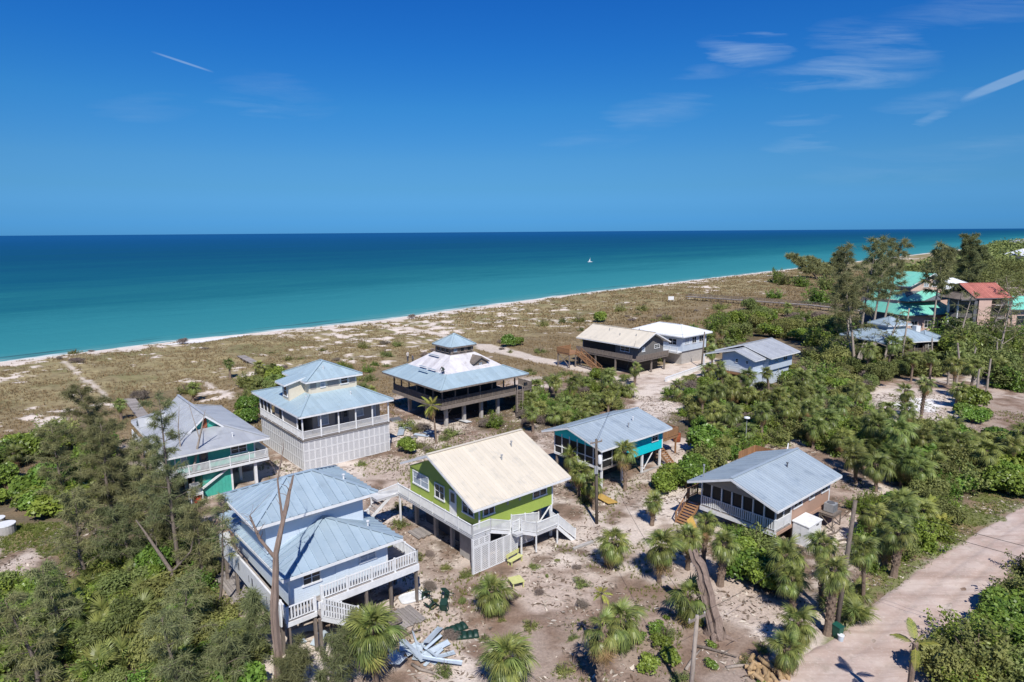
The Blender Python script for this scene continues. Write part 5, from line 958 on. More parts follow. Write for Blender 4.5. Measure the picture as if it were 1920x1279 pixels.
def shrub_lib():
    for i in range(5):
        SH['seagrape', i] = leafcloud(200 + i, lobes_for(300 + i, 1.5, 2.0, 9), 3600, .135, M['seagrape'], .8); SH['olive', i] = leafcloud(220 + i, lobes_for(320 + i, 1.5, 2.2, 10), 4200, .105, M['olive'], .5)
    for i in range(5): SH['scrub', i] = scrub_mesh(400 + i, 1.7, 2.3, 46, 70, .10, M['olive' if i % 2 else 'seagrape']); SH['sprig', i] = scrub_mesh(420 + i, 1.5, 1.3, 34, 50, .085, M['olive'])
    for i in range(3):
        SH['small', i] = leafcloud(240 + i, lobes_for(340 + i, .7, .75, 6), 900, .085, M['seagrape'], .6); SH['smallo', i] = leafcloud(250 + i, lobes_for(350 + i, .8, .8, 6), 900, .08, M['olive'], .45); SH['brush', i] = leafcloud(260 + i, lobes_for(360 + i, 1.5, 1.3, 8), 1500, .26, M['twig'], .07, shell=.2)
    for i in range(3):
        r = random.Random(i); mb = MB()
        for k in range(5): a = r.uniform(0, 6.28); q = r.uniform(.2, .9); mb.tube([(0, 0, -.1), (math.cos(a) * q * .4, math.sin(a) * q * .4, .6), (math.cos(a) * q, math.sin(a) * q, 1.4)], [.06, .045, .02], 5)
        SH['stem', i] = mb.mesh('stem', M['stem'])
shrub_lib()
NS = [0]
def shrub(x, y, label, kind='seagrape', size=1.0, group=None, hz=1.0, name=None):
    NS[0] += 1; r = random.Random(NS[0] * 13); z = float(terr(x, y)) - .03; nv = 5 if kind in ('seagrape', 'olive', 'scrub', 'sprig') else 3; me = SH[kind, NS[0] % nv]; nm = name or {'seagrape': 'sea_grape_bush', 'scrub': 'ragged_bush', 'sprig': 'dune_shrub', 'olive': 'dune_shrub', 'small': 'low_shrub', 'smallo': 'low_shrub', 'brush': 'dead_brush'}[kind]
    if kind in ('seagrape', 'olive', 'scrub', 'sprig'):
        t = thing(nm, label, 'shrub', (x, y, z), r.uniform(0, 6.28), group); t.scale = (size * r.uniform(.8, 1.25), size * r.uniform(.8, 1.25), size * hz * r.uniform(.7, 1.25)); link('foliage', me, t); link('stem', SH['stem', NS[0] % 3], t)
    else: t = tag(link(nm, me, None, (x, y, z), (0, 0, r.uniform(0, 6.28)), (size, size, size * hz)), label, 'shrub', group)
    return t
FOOT = [(28.0, 37.4, 36.5, 49), (25.5, 37, 66, 81), (12.2, 22, 35.5, 49.5), (12, 22, 65.7, 83), (45.5, 60.5, 69, 83), (46.8, 62, 42, 50), (47.8, 61, 23.6, 33), (90, 100.5, 72.8, 89), (103.6, 114.5, 72.8, 86.3), (96, 110, 52.6, 63.4)]
def free(x, y, m=.6):
    u, v = x * CA + y * SA, -x * SA + y * CA
    return all(not (a - m < u < b + m and c - m < v < d + m) for a, b, c, d in FOOT)
def inpoly(x, y, p):
    c = False
    for i in range(len(p)):
        (ax, ay), (bx, by) = p[i], p[i - 1]
        if (ay > y) != (by > y) and x < (bx - ax) * (y - ay) / (by - ay) + ax: c = not c
    return c
def thicket(poly_px, n, label, group, kinds, smin, smax, seed, gap=.75, avoid=True, hz=1.0):
    p = [G(*q) for q in poly_px]; r = random.Random(seed); xs = [q[0] for q in p]; ys = [q[1] for q in p]; got = []; tries = 0
    while len(got) < n and tries < n * 60:
        tries += 1; x, y = r.uniform(min(xs), max(xs)), r.uniform(min(ys), max(ys)); s = r.uniform(smin, smax)
        if not inpoly(x, y, p) or (avoid and not free(x, y, s * .7)) or any((x - a) ** 2 + (y - b) ** 2 < (gap * (s + c)) ** 2 for a, b, c in got): continue
        got.append((x, y, s)); kd = r.choice(kinds); shrub(x, y, {'seagrape': 'broad-leaved ', 'scrub': 'ragged ', 'sprig': 'low ragged ', 'olive': 'fine-leaved ', 'brush': 'leafless grey ', 'small': '', 'smallo': 'olive '}[kd] + label, kd, s, group, hz)
# ------------------------------------------------------------------ palms
P_ = palm
P_(1145, 1066, 1012, 'full round cabbage palm with skirt to the ground beside the driveway bend', 1.25, True, skirt=1.0, n=44)
P_(1236, 1092, 1020, 'shaggy cabbage palm with hanging brown skirt left of the sandy drive', 1.25, True, skirt=1.0, n=42, dead=7)
P_(1222, 985, 938, 'small cabbage palm standing alone in the sandy drive above the others', .85, True)
P_(1319, 1054, 975, 'slim tall cabbage palm in front of the tan house stairs', 1.0, True, n=28)
P_(1350, 1098, 1015, 'thick booted cabbage palm beside bright bushes below the tan porch', 1.05, True, r0=.26)
P_(1289, 1068, 1000, 'leaning cabbage palm behind the thick dead trunk', 1.05, True, dead=4)
P_(1462, 1120, 1034, 'cabbage palm below the tan house porch corner near the white shed', 1.1, True)
P_(1487, 1150, 1082, 'cabbage palm left of the twin tall palms at the road', 1.15, True, skirt=.8)
P_(1490, 1225, 1165, 'cabbage palm with wide crown where the drive meets the road', 1.25, True, skirt=.7)
P_(1474, 1268, 1215, 'low cabbage palm at the bottom beside the drive mouth', 1.1, True, skirt=.9)
P_(1540, 1140, 1018, 'rear one of the twin tall palms by the leaning pole', 1.05, True, r0=.15)
P_(1551, 1190, 1068, 'booted front one of the twin tall palms by the leaning pole', 1.1, True, r0=.27)
P_(1618, 1128, 1025, 'slender leaning cabbage palm on the grass verge', 1.0, True, boots=False, r0=.15)
P_(1675, 1081, 996, 'stout booted cabbage palm on the verge nearest the bend', 1.05, True, r0=.27)
P_(960, 1300, 1222, 'big spreading cabbage palm at the bottom centre', 1.5, True, skirt=.9, n=50)
P_(926, 1152, 1105, 'bushy low cabbage palm in front of the lattice skirt', 1.15, True, skirt=.95, n=38)
P_(706, 1290, 1170, 'tall cabbage palm in front of the pale blue house stairs', 1.5, True, skirt=.8, n=46, dead=5)
P_(1122, 1300, 1175, 'half dead cabbage palm hung with straw coloured fronds', 1.35, True, skirt=.2, n=9, dead=17)
P_(1166, 1216, 1158, 'cabbage palm right of the thin coconut palm in the yard', 1.3, True, skirt=.8)
P_(1286, 1172, 1118, 'cabbage palm left of the thick dead trunk foot', 1.2, True, skirt=.85)
P_(1172, 918, 845, 'tall cabbage palm against the turquoise wall', 1.15, True, dead=5)
P_(1086, 930, 882, 'cabbage palm beside the green house eave', 1.1, True, skirt=.7); P_(1113, 955, 905, 'cabbage palm behind the utility pole', 1.1, True, skirt=.8, dead=3); P_(1070, 898, 852, 'cabbage palm between the green house and the screened porch', 1.05, True, skirt=.7)
P_(1127, 1262, 1118, 'thin coconut palm with a small tuft in the front yard', .42, True, 'coco', r0=.09, n=11)
P_(0, 0, 0, 'storm-stripped palm with a few yellow fronds beside the road', 1.05, True, 'coco', xy=(20.7, 30.3), hh=5.1, n=6, r0=.16)
P_(818, 832, 760, 'yellowing coconut palm with drooping fronds before the pavilion house', 1.15, True, 'coco', n=16, dead=6)
for (a, b, c), lb in zip(((1140, 722, 700), (1190, 726, 688), (1270, 752, 722), (1326, 722, 690), (1354, 724, 688), (1432, 700, 668), (1462, 702, 672), (1475, 614, 577), (1608, 768, 735), (1696, 792, 732), (1726, 790, 716), (1792, 765, 728), (1700, 700, 676), (1648, 686, 660)),
        ('palm left of the far driveway fork', 'palm in front of the grey gable end', 'round palm alone in the fork of the far sandy drive', 'left palm in front of the carport deck', 'right palm in front of the carport deck', 'palm against the slate blue wall', 'palm right of the slate blue house', 'lone slim palm standing far out by the boardwalk', 'yellow skirted palm left of the clearing', 'left of two slim palms before the white sand patch', 'right of two slim palms before the white sand patch', 'palm right of the white sand patch', 'palm below the blue roofed pavilion', 'palm left of the blue roofed pavilion')):
    P_(a, b, c, lb, 1.35 if b > 640 else 1.2, True if b > 640 else False, skirt=.75, n=26, dead=4 if a == 1608 else 0)
GP = 'cabbage palms in the grove behind the tan house'
for a, b, c in ((1605, 905, 850), (1592, 884, 838), (1642, 922, 868), (1665, 905, 850), (1690, 915, 862), (1722, 930, 872), (1745, 905, 862), (1772, 890, 846), (1640, 880, 836), (1700, 880, 840), (1735, 870, 832), (1800, 880, 838), (1668, 852, 815), (1612, 838, 800), (1576, 858, 820)):
    P_(a, b, c, 'cabbage palm crowded into the grove behind the tan house', 1.3, False, group=GP)
for a, b, c in ((1712, 985, 952), (1745, 975, 950), (1690, 975, 940), (1765, 1000, 975)): P_(a, b, c, 'arching yellow green palm in the clump beside the road verge', .75, False, 'coco', group='palms in the verge clump')
for a, b, c in ((985, 770, 748), (1010, 788, 765), (1150, 748, 728), (1100, 830, 808), (1065, 825, 800), (1110, 770, 745), (1040, 800, 775), (1060, 780, 755), (1090, 800, 780), (1075, 740, 720), (1130, 765, 745)): P_(a, b, c, 'cabbage palm in the scrub behind the turquoise house', 1.1, False, group='palms behind the turquoise house')
for a, b, c in ((1420, 770, 742), (1460, 800, 775), (1500, 790, 765), (1540, 810, 785), (1330, 760, 735), (1400, 835, 808), (1360, 860, 838), (1300, 800, 770), (1340, 790, 762), (1385, 760, 738), (1330, 845, 818), (1375, 800, 775), (1290, 775, 750), (1340, 838, 812)): P_(a, b, c, 'cabbage palm rising from the thicket beyond the turquoise house', 1.15, False, group='palms in the middle thicket')
for (a, b, c), lb in zip(((228, 790, 757), (362, 752, 722), (432, 712, 682), (118, 845, 800), (640, 735, 715), (700, 755, 730), (470, 740, 715), (30, 880, 850)), ('palm at the head of the left boardwalk', 'palm in the dunes behind the teal house', 'palm beside the short dune boardwalk', 'palm among the left pines', 'palm behind the white house upper roof', 'palm between white house and pavilion house', 'palm behind the left corner of the white house', 'palm at the left picture edge')):
    P_(a, b, c, lb, .95, False)
def scatter_palms(poly_px, n, label, group, seed, hmin, hmax, smin, smax, gap=2.0):
    p = [G(*q) for q in poly_px]; r = random.Random(seed); xs = [q[0] for q in p]; ys = [q[1] for q in p]; got = []; tries = 0
    while len(got) < n and tries < 4000:
        tries += 1; x, y = r.uniform(min(xs), max(xs)), r.uniform(min(ys), max(ys))
        if not inpoly(x, y, p) or not free(x, y, 1.2) or any((x - a) ** 2 + (y - b) ** 2 < gap * gap for a, b in got): continue
        got.append((x, y)); palm(0, 0, 0, label, r.uniform(smin, smax), False, group=group, xy=(x, y), hh=r.uniform(hmin, hmax))
scatter_palms([(1305, 760), (1480, 730), (1600, 740), (1650, 800), (1590, 850), (1440, 830), (1330, 870)], 30, 'cabbage palm rising from the thicket beyond the turquoise house', 'palms in the middle thicket', 61, 2.2, 4.4, 1.0, 1.45)
scatter_palms([(1590, 850), (1650, 800), (1830, 825), (1920, 870), (1850, 930), (1740, 950), (1690, 915)], 18, 'cabbage palm crowded into the grove behind the tan house', GP, 62, 2.5, 4.8, 1.0, 1.45)
scatter_palms([(1600, 690), (1760, 680), (1900, 720), (1800, 760), (1640, 720)], 13, 'cabbage palm standing around the upper rim of the clearing', 'palms around the clearing', 63, 3.0, 6.5, 1.1, 1.5, 3.0)
scatter_palms([(960, 730), (1110, 715), (1190, 745), (1100, 830), (1040, 830), (900, 800)], 15, 'cabbage palm in the scrub behind the turquoise house', 'palms behind the turquoise house', 64, 1.4, 3.0, .8, 1.25)
scatter_palms([(1200, 650), (1330, 640), (1480, 690), (1350, 720), (1240, 700)], 9, 'cabbage palm between the far houses', 'palms between the far houses', 65, 2.5, 4.5, 1.0, 1.3)
scatter_palms([(1590, 1000), (1700, 960), (1790, 980), (1700, 1055), (1630, 1090)], 6, 'cabbage palm in the verge bushes right of the tan house', 'palms in the verge bushes', 66, 1.6, 3.2, .9, 1.2)
scatter_palms([(460, 705), (520, 700), (700, 740), (730, 780), (640, 720), (500, 760)], 6, 'cabbage palm in the scrub around the back of the white house', 'palms behind the white house', 67, 1.8, 3.2, .9, 1.2)
def palmetto(x, y, label, s, group):
    r = random.Random(int(x * 91 + y * 37)); t = thing('saw_palmetto', label, 'palmetto', (x, y, float(terr(x, y))), r.uniform(0, 6), group)
    for k in range(13): link('frond', FANM[r.randrange(3)], t, (r.uniform(-.3, .3), r.uniform(-.3, .3), .1), Euler((0, -math.radians(r.uniform(22, 80)), k * 2.4)), s * r.uniform(.85, 1.2))
    return t
for px, py in ((190, 1085), (225, 1100), (160, 1110), (205, 1165), (250, 1190), (180, 1200), (120, 1170), (300, 1225), (60, 1150), (260, 1130), (150, 1150), (320, 1260), (40, 1200), (270, 1170), (240, 1250), (100, 1230), (330, 1180), (180, 1270)): palmetto(*G(px, py), 'saw palmetto clump in the tangle at the bottom left', .95, 'palmettos at the bottom left')
for px, py in ((1600, 1170), (1590, 1120), (1575, 1150)): palmetto(*G(px, py), 'young palmetto on the verge beside the leaning pole', .9, 'palmettos beside the leaning pole')

# ------------------------------------------------------------------ feathery pines, snags
def pine(px, py, ptop, label, lean=(0, 0), spread=2.6, dens=1.0, seed=0, bare=.25, hh=None, r0=.16, ncl=34, fm='needle', name='beach_pine', xy=None, sl=.62, bark='bark', group=None, sw=.019):
    r = random.Random(seed * 31 + 5); nq = np.random.default_rng(seed); x, y = xy or G(px, py); hh = hh or rise(px, py, ptop); mb = MB(); k1, k2 = r.uniform(-.3, .3), r.uniform(-.3, .3)
    P = lambda f: Vector((lean[0] * f ** 1.3 + k1 * math.sin(5 * f), lean[1] * f ** 1.3 + k2 * math.sin(4 * f + 1), hh * f)); n = 12
    mb.tube([P(k / n) - Vector((0, 0, .2 if not k else 0)) for k in range(n + 1)], [r0 * (1 - .86 * k / n) for k in range(n + 1)], 7); tips = []
    for k in range(ncl):
        f = bare + (1 - bare) * ((k + r.random()) / ncl); a = k * 2.4 + r.uniform(-.4, .4); l = spread * (1.05 - .62 * (f - bare) / (1 - bare)) * r.uniform(.45, 1.1); el = r.uniform(.15, .75); b = P(f); d = Vector((math.cos(a), math.sin(a), el)); m_ = b + d * l * .55 + Vector((0, 0, r.uniform(-.1, .1))); e = b + Vector((d.x * l, d.y * l, el * l * .75))
        mb.tube([b, m_, e], [.055 * r0 / .16 * (1.2 - f), .03, .012], 4, False)
        for q in range(3): g = r.uniform(.3, 1); c = b.lerp(m_, g) if r.random() < .4 else m_.lerp(e, g); s2 = c + Vector((r.uniform(-1, 1), r.uniform(-1, 1), r.uniform(-.1, .7))) * l * .28; mb.tube([c, s2], [.018, .008], 3, False); tips += [(c, s2)]
        tips += [(b.lerp(m_, .6), m_), (m_, e), (m_, e)]
    t = thing(name, label, 'tree', (x, y, float(terr(x, y)) - .05), 0, group); mb.build('trunk', M[bark], t, True)
    if dens > 0:
        ns = int(34 * dens); A = np.array([p for p, q in tips]); B = np.array([q for p, q in tips]); i = np.repeat(np.arange(len(tips)), ns); g = nq.random(len(i))[:, None]; C = A[i] * (1 - g) + B[i] * g + nq.normal(size=(len(i), 3)) * .09
        D = (B - A)[i]; D /= np.linalg.norm(D, axis=1)[:, None] + 1e-6; D = D * .55 + nq.normal(size=D.shape) * .55 + np.array([0, 0, -.18]); D /= np.linalg.norm(D, axis=1)[:, None]; L = (sl * nq.uniform(.4, 1.1, len(i)))[:, None]
        S = np.cross(D, nq.normal(size=D.shape)); S /= np.linalg.norm(S, axis=1)[:, None]; E = C + D * L + np.array([0, 0, -.16]) * L; V = np.stack([C - S * sw, C + S * sw, E], 1).reshape(-1, 3); F = np.arange(len(V)).reshape(-1, 3)
        T = np.repeat(np.clip(nq.random(len(tips))[i] * .6 + nq.random(len(i)) * .4, 0, 1), 3); link('foliage', mesh_np('foliage', V, F, M[fm], False, {'tint': ('FLOAT', T)}), t)
    return t
pine(240, 965, 735, 'large beach pine leaning left over the dark green sea grape', (-4.2, 1.5), 3.4, 1.6, 1, .12, ncl=52, r0=.26)
pine(215, 985, 800, 'beach pine with drooping crown left of the teal house corner', (-1.0, 1.0), 3.0, 1.5, 2, .1, ncl=44, r0=.2)
pine(338, 1100, 765, 'tall thin beach pine rising before the teal house roof', (-1.6, 2.6), 2.4, .85, 3, .3, ncl=36, r0=.19)
pine(318, 1040, 905, 'feathery beach pine clump left of the teal deck', (.3, .5), 2.6, 1.3, 4, .1, ncl=36)
pine(268, 1075, 960, 'fallen looking beach pine in the middle of the left thicket', (-2.6, .4), 2.8, 1.1, 5, .1, ncl=34)
pine(408, 1150, 930, 'slim dark beach pine trunk beside the pale blue house balcony', (1.2, .6), 1.3, .35, 6, .45, ncl=16, r0=.11)
pine(476, 1240, 1115, 'small dark beach pine beside the grey plank deck', (.3, .2), 1.1, 1.2, 7, .1, ncl=24, r0=.09)
pine(292, 1012, 835, 'dense feathery pine left of the tall thin pine', (-.8, .8), 2.7, 1.4, 8, .1, ncl=40, r0=.18); pine(170, 1090, 925, 'wispy pine over the middle of the left clearing edge', (-1.2, .4), 2.4, .9, 9, .2, ncl=30); pine(385, 1100, 945, 'wispy pine left of the slim dark trunk', (-.6, .5), 2.0, .9, 10, .2, ncl=28); pine(120, 960, 800, 'feathery pine rising out of the left sea grape', (-.5, .6), 2.6, 1.2, 11, .15, ncl=36)
GB = 'wispy beach pines along the bottom left'
for i, (a, b, c, lb) in enumerate(((75, 1300, 1120, 'wispy pine nearest the bottom left corner'), (335, 1330, 1150, 'wispy pine at the bottom left of the tall snag'), (420, 1310, 1190, 'low wispy pine below the grey plank deck'), (355, 1225, 1090, 'wispy pine below the crooked trunk'), (110, 1200, 1060, 'wispy pine above the bottom left palmettos'))): pine(a, b, c, lb, (rng.uniform(-1, .6), rng.uniform(-.5, .8)), 1.8, .8, 20 + i, .2, ncl=22, group=GB)
pine(545, 1310, 1215, 'low feathery pine at the foot of the tall snag', (.4, .3), 1.3, 1.1, 31, .1, ncl=20, r0=.09); pine(618, 1310, 1195, 'wispy pine between the snag and the tall palm', (.9, .2), 1.6, .8, 32, .15, ncl=22, r0=.09); pine(640, 1260, 1150, 'thin leaning pine before the pale blue stairs', (1.3, .3), 1.3, .7, 33, .3, ncl=18, r0=.07)
for i, (a, b, c, lx, lb) in enumerate(((1588, 668, 462, -1, 'leftmost tall pine of the right skyline clump'), (1612, 660, 446, 2.5, 'tallest pine of the right skyline clump'), (1632, 655, 450, 3.0, 'feathery pine right of the tallest skyline pine'), (1650, 640, 452, 4.5, 'leaning skyline pine above the blue roofed pavilion'), (1600, 690, 520, -2, 'shorter pine inside the right skyline clump'))):
    pine(a, b, c, lb, (lx, 2), 4.0, .9, 40 + i, .45, ncl=30, r0=.30, sl=1.4, sw=.05, bark='palebark')
for i, (a, b, c, lb) in enumerate(((1745, 640, 462, 'thin half-bare pine left of the mint roofs'), (1762, 600, 466, 'thin half-bare pine above the mint gable'), (1812, 560, 444, 'dense conical pine on the far skyline'), (1842, 520, 462, 'small far pine right of the conical one'))): pine(a, b, c, lb, (1.5 - i, 1), 4.2 if i < 2 else 6.5, .7 if i < 2 else 2.6, 50 + i, .5 if i < 2 else .15, ncl=26 if i < 2 else 44, r0=.3, sl=1.6, sw=.09, bark='palebark')
for i, (a, b, c, lx, lb) in enumerate(((1532, 524, 478, -14, 'wind-bent dark pine leaning left on the far dune'), (1550, 522, 484, -8, 'wind-bent dark pine in the middle of the far dune group'), (1562, 518, 478, 5, 'upright dark pine right in the far dune group'))): pine(a, b, c, lb, (lx, 3), 6, 1.6, 60 + i, .2, ncl=26, r0=.5, sl=2.4, sw=.16)
for i, (a, b, c, lx, lb) in enumerate(((1900, 640, 520, -3, 'bare pale tree crossing the mint roofs at right'), (1848, 650, 560, 4, 'bare forked tree before the red tile roof'), (1798, 660, 548, 2, 'bare crooked tree before the pink villa'), (1655, 690, 585, 3, 'bare many-limbed tree left of the blue roofed pavilion'), (1600, 688, 590, -2, 'bare pale tree at the left end of the pavilion'), (1870, 690, 560, 2, 'bare tree with ragged tufts before the mint wing'))): pine(a, b, c, lb, (lx, 1), 4.0, .16, 70 + i, .3, ncl=16, r0=.26, sl=1.1, sw=.06, bark='palebark', name='bare_tree')
def limb_tree(name, label, base, segs, bark, tw=6, seed=0):
    # a bare trunk given as poly-lines of (dx, dy, z, radius)
    t = thing(name, label, 'tree', (*base, float(terr(*base)) - .1), 0); r = random.Random(seed)
    for k, s in enumerate(segs):
        mb = MB(); pts = [Vector(q[:3]) for q in s]; P2 = []; R2 = []
        for i in range(len(pts) - 1):
            for j in range(4): f = j / 4; P2.append(pts[i].lerp(pts[i + 1], f) + Vector((r.uniform(-1, 1), r.uniform(-1, 1), 0)) * s[i][3] * .14); R2.append((s[i][3] * (1 - f) + s[i + 1][3] * f) * r.uniform(.9, 1.1))
        P2.append(pts[-1]); R2.append(s[-1][3]); (mb.ridged(P2, R2, 18, seed + k) if s[0][3] > .22 else mb.tube(P2, R2, 9))
        for q in range(tw if k else tw // 2): i = r.randrange(len(P2) // 2, len(P2)); c = P2[i]; e = c + Vector((r.uniform(-1, 1), r.uniform(-1, 1), r.uniform(.2, 1))) * r.uniform(.5, 1.4); mb.tube([c, c.lerp(e, .5) + Vector((.05, .05, .05)), e], [R2[i] * .3, R2[i] * .2, .008], 4, False)
        mb.build('trunk' if k == 0 else 'limb', M[bark], t)
    return t
limb_tree('dead_snag', 'tall forked dead pine snag in front of the pale blue house', G(526, 1292), [[(0, 0, 0, .27), (-.1, .2, 5.0, .215), (.1, .5, 8.2, .165), (.75, .9, 11.0, .12), (1.15, 1.1, 12.6, .05)], [(.05, .5, 8.0, .10), (-.7, .4, 9.2, .085), (-1.15, .4, 10.6, .04)], [(.5, .8, 10.0, .08), (.35, .9, 12.5, .05), (.75, 1.0, 14.3, .02)]], 'deadwood', 12, 1)
limb_tree('broken_tree', 'thick broken dead trunk leaning over the sandy drive', G(1342, 1192), [[(.05, 0, 0, .80), (0, .1, .45, .50), (-.35, .6, 2.6, .42), (-.9, 1.1, 4.4, .36), (-1.2, 1.4, 5.0, .30)], [(-.25, -.1, .2, .24), (-.75, .2, 2.2, .15), (-1.15, .6, 3.6, .05)], [(.2, -.2, .3, .2), (.9, -.5, .1, .14), (1.5, -.8, -.05, .05)], [(-.2, -.3, .3, .2), (-.5, -1.0, .1, .12), (-.6, -1.5, -.05, .04)]], 'deadwood', 2, 2)
limb_tree('bare_tree', 'pale forked bare tree in front of the teal wall', G(364, 938), [[(0, 0, 0, .16), (.1, .1, 3.0, .13), (.7, .3, 5.6, .10), (1.2, .5, 7.6, .07), (1.6, .6, 9.2, .02)], [(.1, .1, 2.6, .10), (-1.0, .3, 4.4, .08), (-1.2, .6, 7.4, .05), (-1.0, .8, 9.6, .015)], [(.9, .4, 6.3, .06), (.3, .6, 8.6, .03), (-.1, .8, 10.2, .01)]], 'palebark', 7, 3)
limb_tree('fallen_trunk', 'grey fallen trunk slanting through the left sea grape', G(242, 955), [[(0, 0, .2, .28), (-2.3, 1.8, 1.6, .24), (-4.4, 3.4, 3.8, .15)]], 'palebark', 4, 4)
limb_tree('fallen_trunk', 'crooked trunk lying across the left thicket', G(330, 1120), [[(0, 0, 0, .17), (-.5, .6, 1.9, .14), (-2.2, 1.5, 3.6, .11), (-3.9, 2.6, 4.9, .04)], [(-.4, .6, 1.8, .09), (.9, .9, 3.2, .06), (1.2, 1.2, 4.8, .02)]], 'bark', 5, 5)
for i, (a, b, c, lb) in enumerate(((1777, 722, 674, 'leftmost headless palm trunk right of the clearing'), (1792, 724, 642, 'tall headless palm trunk behind the leftmost one'), (1818, 704, 652, 'pale headless trunk in the middle of the stand'), (1828, 758, 692, 'front headless trunk of the stand'), (1834, 730, 682, 'headless trunk just right of the middle of the stand'), (1848, 748, 672, 'thick right-hand headless trunk of the stand'), (1820, 748, 708, 'short dark headless trunk in the stand'), (1744, 692, 634, 'dark forked trunk below the pavilion wing'), (1863, 700, 640, 'headless trunk at the right end of the stand'))):
    hh = rise(a, b, c); limb_tree('headless_palm_trunk', lb, G(a, b), [[(0, 0, 0, .20), (rng.uniform(-.3, .3), 0, hh * .5, .15), (rng.uniform(-.7, .7), .1, hh, .12)]], 'palebark', 5, 80 + i)
for i, (a, b, dx, lb) in enumerate(((1618, 694, 2.2, 'thick pale leaning trunk left of the pavilion'), (1606, 694, 1.5, 'second leaning trunk left of the pavilion'))): limb_tree('leaning_trunk', lb, G(a, b), [[(0, 0, 0, .6), (dx * .5, .4, 2.6, .5), (dx, .8, 4.8, .3)]], 'palebark', 3, 95 + i)

# ------------------------------------------------------------------ thickets
th = thicket
th([(1285, 722), (1480, 690), (1590, 715), (1640, 790), (1590, 835), (1555, 815), (1430, 815), (1335, 850), (1315, 870), (1305, 800)], 120, 'green bush in the thicket between the turquoise and tan houses', 'bushes between the turquoise and tan houses', ('seagrape', 'scrub', 'scrub', 'olive', 'brush'), .7, 1.5, 1, .40)
th([(1585, 830), (1660, 805), (1830, 830), (1900, 870), (1880, 905), (1800, 925), (1740, 945), (1690, 905), (1600, 870)], 75, 'dense bush under the palm grove behind the tan house', 'bushes under the palm grove', ('seagrape', 'scrub', 'scrub', 'olive'), .8, 1.6, 2, .40)
th([(1620, 985), (1650, 965), (1740, 950), (1790, 975), (1770, 1010), (1700, 1050), (1640, 1080), (1610, 1060)], 22, 'bright sea grape bush between the tan house and the road', 'sea grape bushes by the road', ('seagrape', 'scrub', 'scrub', 'olive'), .75, 1.15, 3, .5)
th([(1375, 1015), (1430, 1012), (1462, 1040), (1480, 1095), (1440, 1110), (1395, 1080), (1370, 1045)], 13, 'bright leafy bush below the tan house porch', 'bushes below the tan porch', ('seagrape', 'scrub'), .75, 1.1, 4, .5)
th([(1745, 1290), (1795, 1225), (1870, 1130), (1960, 1070), (2050, 1150), (2000, 1330), (1800, 1330)], 26, 'dense bush on the right side of the road at the bottom right', 'bushes right of the road', ('seagrape', 'scrub', 'scrub', 'olive'), .85, 1.4, 5, .5)
th([(-40, 870), (60, 830), (150, 815), (215, 850), (235, 930), (190, 960), (90, 965), (-40, 985)], 34, 'dark glossy sea grape bush at the left edge', 'sea grape bushes at the left edge', ('seagrape', 'seagrape', 'scrub'), 1.0, 1.6, 6, .5)
th([(-60, 1120), (60, 1090), (200, 1030), (330, 1000), (390, 1120), (440, 1190), (500, 1250), (480, 1330), (-80, 1340)], 90, 'mixed green bush in the bottom left tangle', 'bushes in the bottom left tangle', ('seagrape', 'scrub', 'scrub', 'olive'), .6, 1.15, 7, .45)
th([(290, 950), (380, 1000), (400, 1090), (300, 1060)], 10, 'olive bush between the pines and the pale blue house', 'bushes between the pines and the pale blue house', ('olive', 'scrub'), .7, 1.0, 17, .5)
th([(455, 715), (520, 705), (515, 740), (478, 745), (500, 860), (480, 870), (450, 800)], 16, 'leafy bush between the teal and white houses', 'bushes between the teal and white houses', ('scrub', 'seagrape', 'olive'), .8, 1.25, 8, .5)
th([(1335, 600), (1420, 585), (1600, 610), (1640, 660), (1600, 705), (1500, 690), (1490, 640), (1340, 640)], 70, 'dark green bush in the belt behind the slate blue house', 'bushes behind the slate blue house', ('olive', 'scrub', 'seagrape', 'brush'), 1.1, 2.2, 9, .5)
th([(880, 765), (1000, 735), (1110, 725), (1180, 740), (1160, 770), (1050, 800), (960, 800), (900, 800)], 55, 'low bush in the scrub between the pavilion and turquoise houses', 'bushes between the pavilion and turquoise houses', ('scrub', 'sprig', 'scrub', 'olive', 'brush'), .7, 1.2, 10, .5)
th([(1240, 905), (1300, 888), (1305, 915), (1265, 935), (1240, 925)], 6, 'glossy dark bush left of the tan house corner', 'bushes left of the tan house', ('seagrape',), .9, 1.2, 11, .5)
th([(990, 690), (1130, 705), (1150, 725), (1060, 735), (990, 720)], 14, 'low scrub bush on the near side of the beach path', 'bushes near the beach path', ('sprig',), .6, 1.0, 12, .6)
th([(1110, 640), (1160, 690), (1200, 735), (1130, 740), (1100, 700)], 6, 'scrub bush left of the far drive', 'bushes left of the far drive', ('olive', 'seagrape'), .7, 1.1, 13, .6)
th([(1200, 640), (1260, 650), (1240, 690), (1200, 690)], 9, 'palm thicket bush at the grey gable end', 'bushes at the grey gable end', ('olive', 'seagrape'), 1.0, 1.6, 14, .5, False)
th([(1560, 620), (1760, 650), (1790, 690), (1700, 712), (1560, 715)], 55, 'shaded bush around the blue roofed pavilion', 'bushes around the pavilion', ('olive', 'scrub', 'scrub', 'brush'), 1.1, 2.1, 15, .5)
th([(1745, 620), (1920, 640), (1990, 700), (1920, 740), (1850, 715), (1770, 690)], 46, 'tall bush in front of the pink apartment buildings', 'bushes before the apartments', ('olive', 'scrub', 'scrub'), 1.5, 2.8, 16, .5)
th([(1640, 700), (1660, 745), (1590, 770), (1540, 740), (1560, 700)], 14, 'dry brushy bush left of the clearing', 'dry bushes left of the clearing', ('brush', 'olive'), 1.0, 1.5, 18, .6)
th([(1790, 760), (1830, 745), (1850, 790), (1800, 815)], 6, 'green bush at the right rim of the clearing', 'bushes at the clearing rim', ('seagrape',), .9, 1.4, 19, .6)
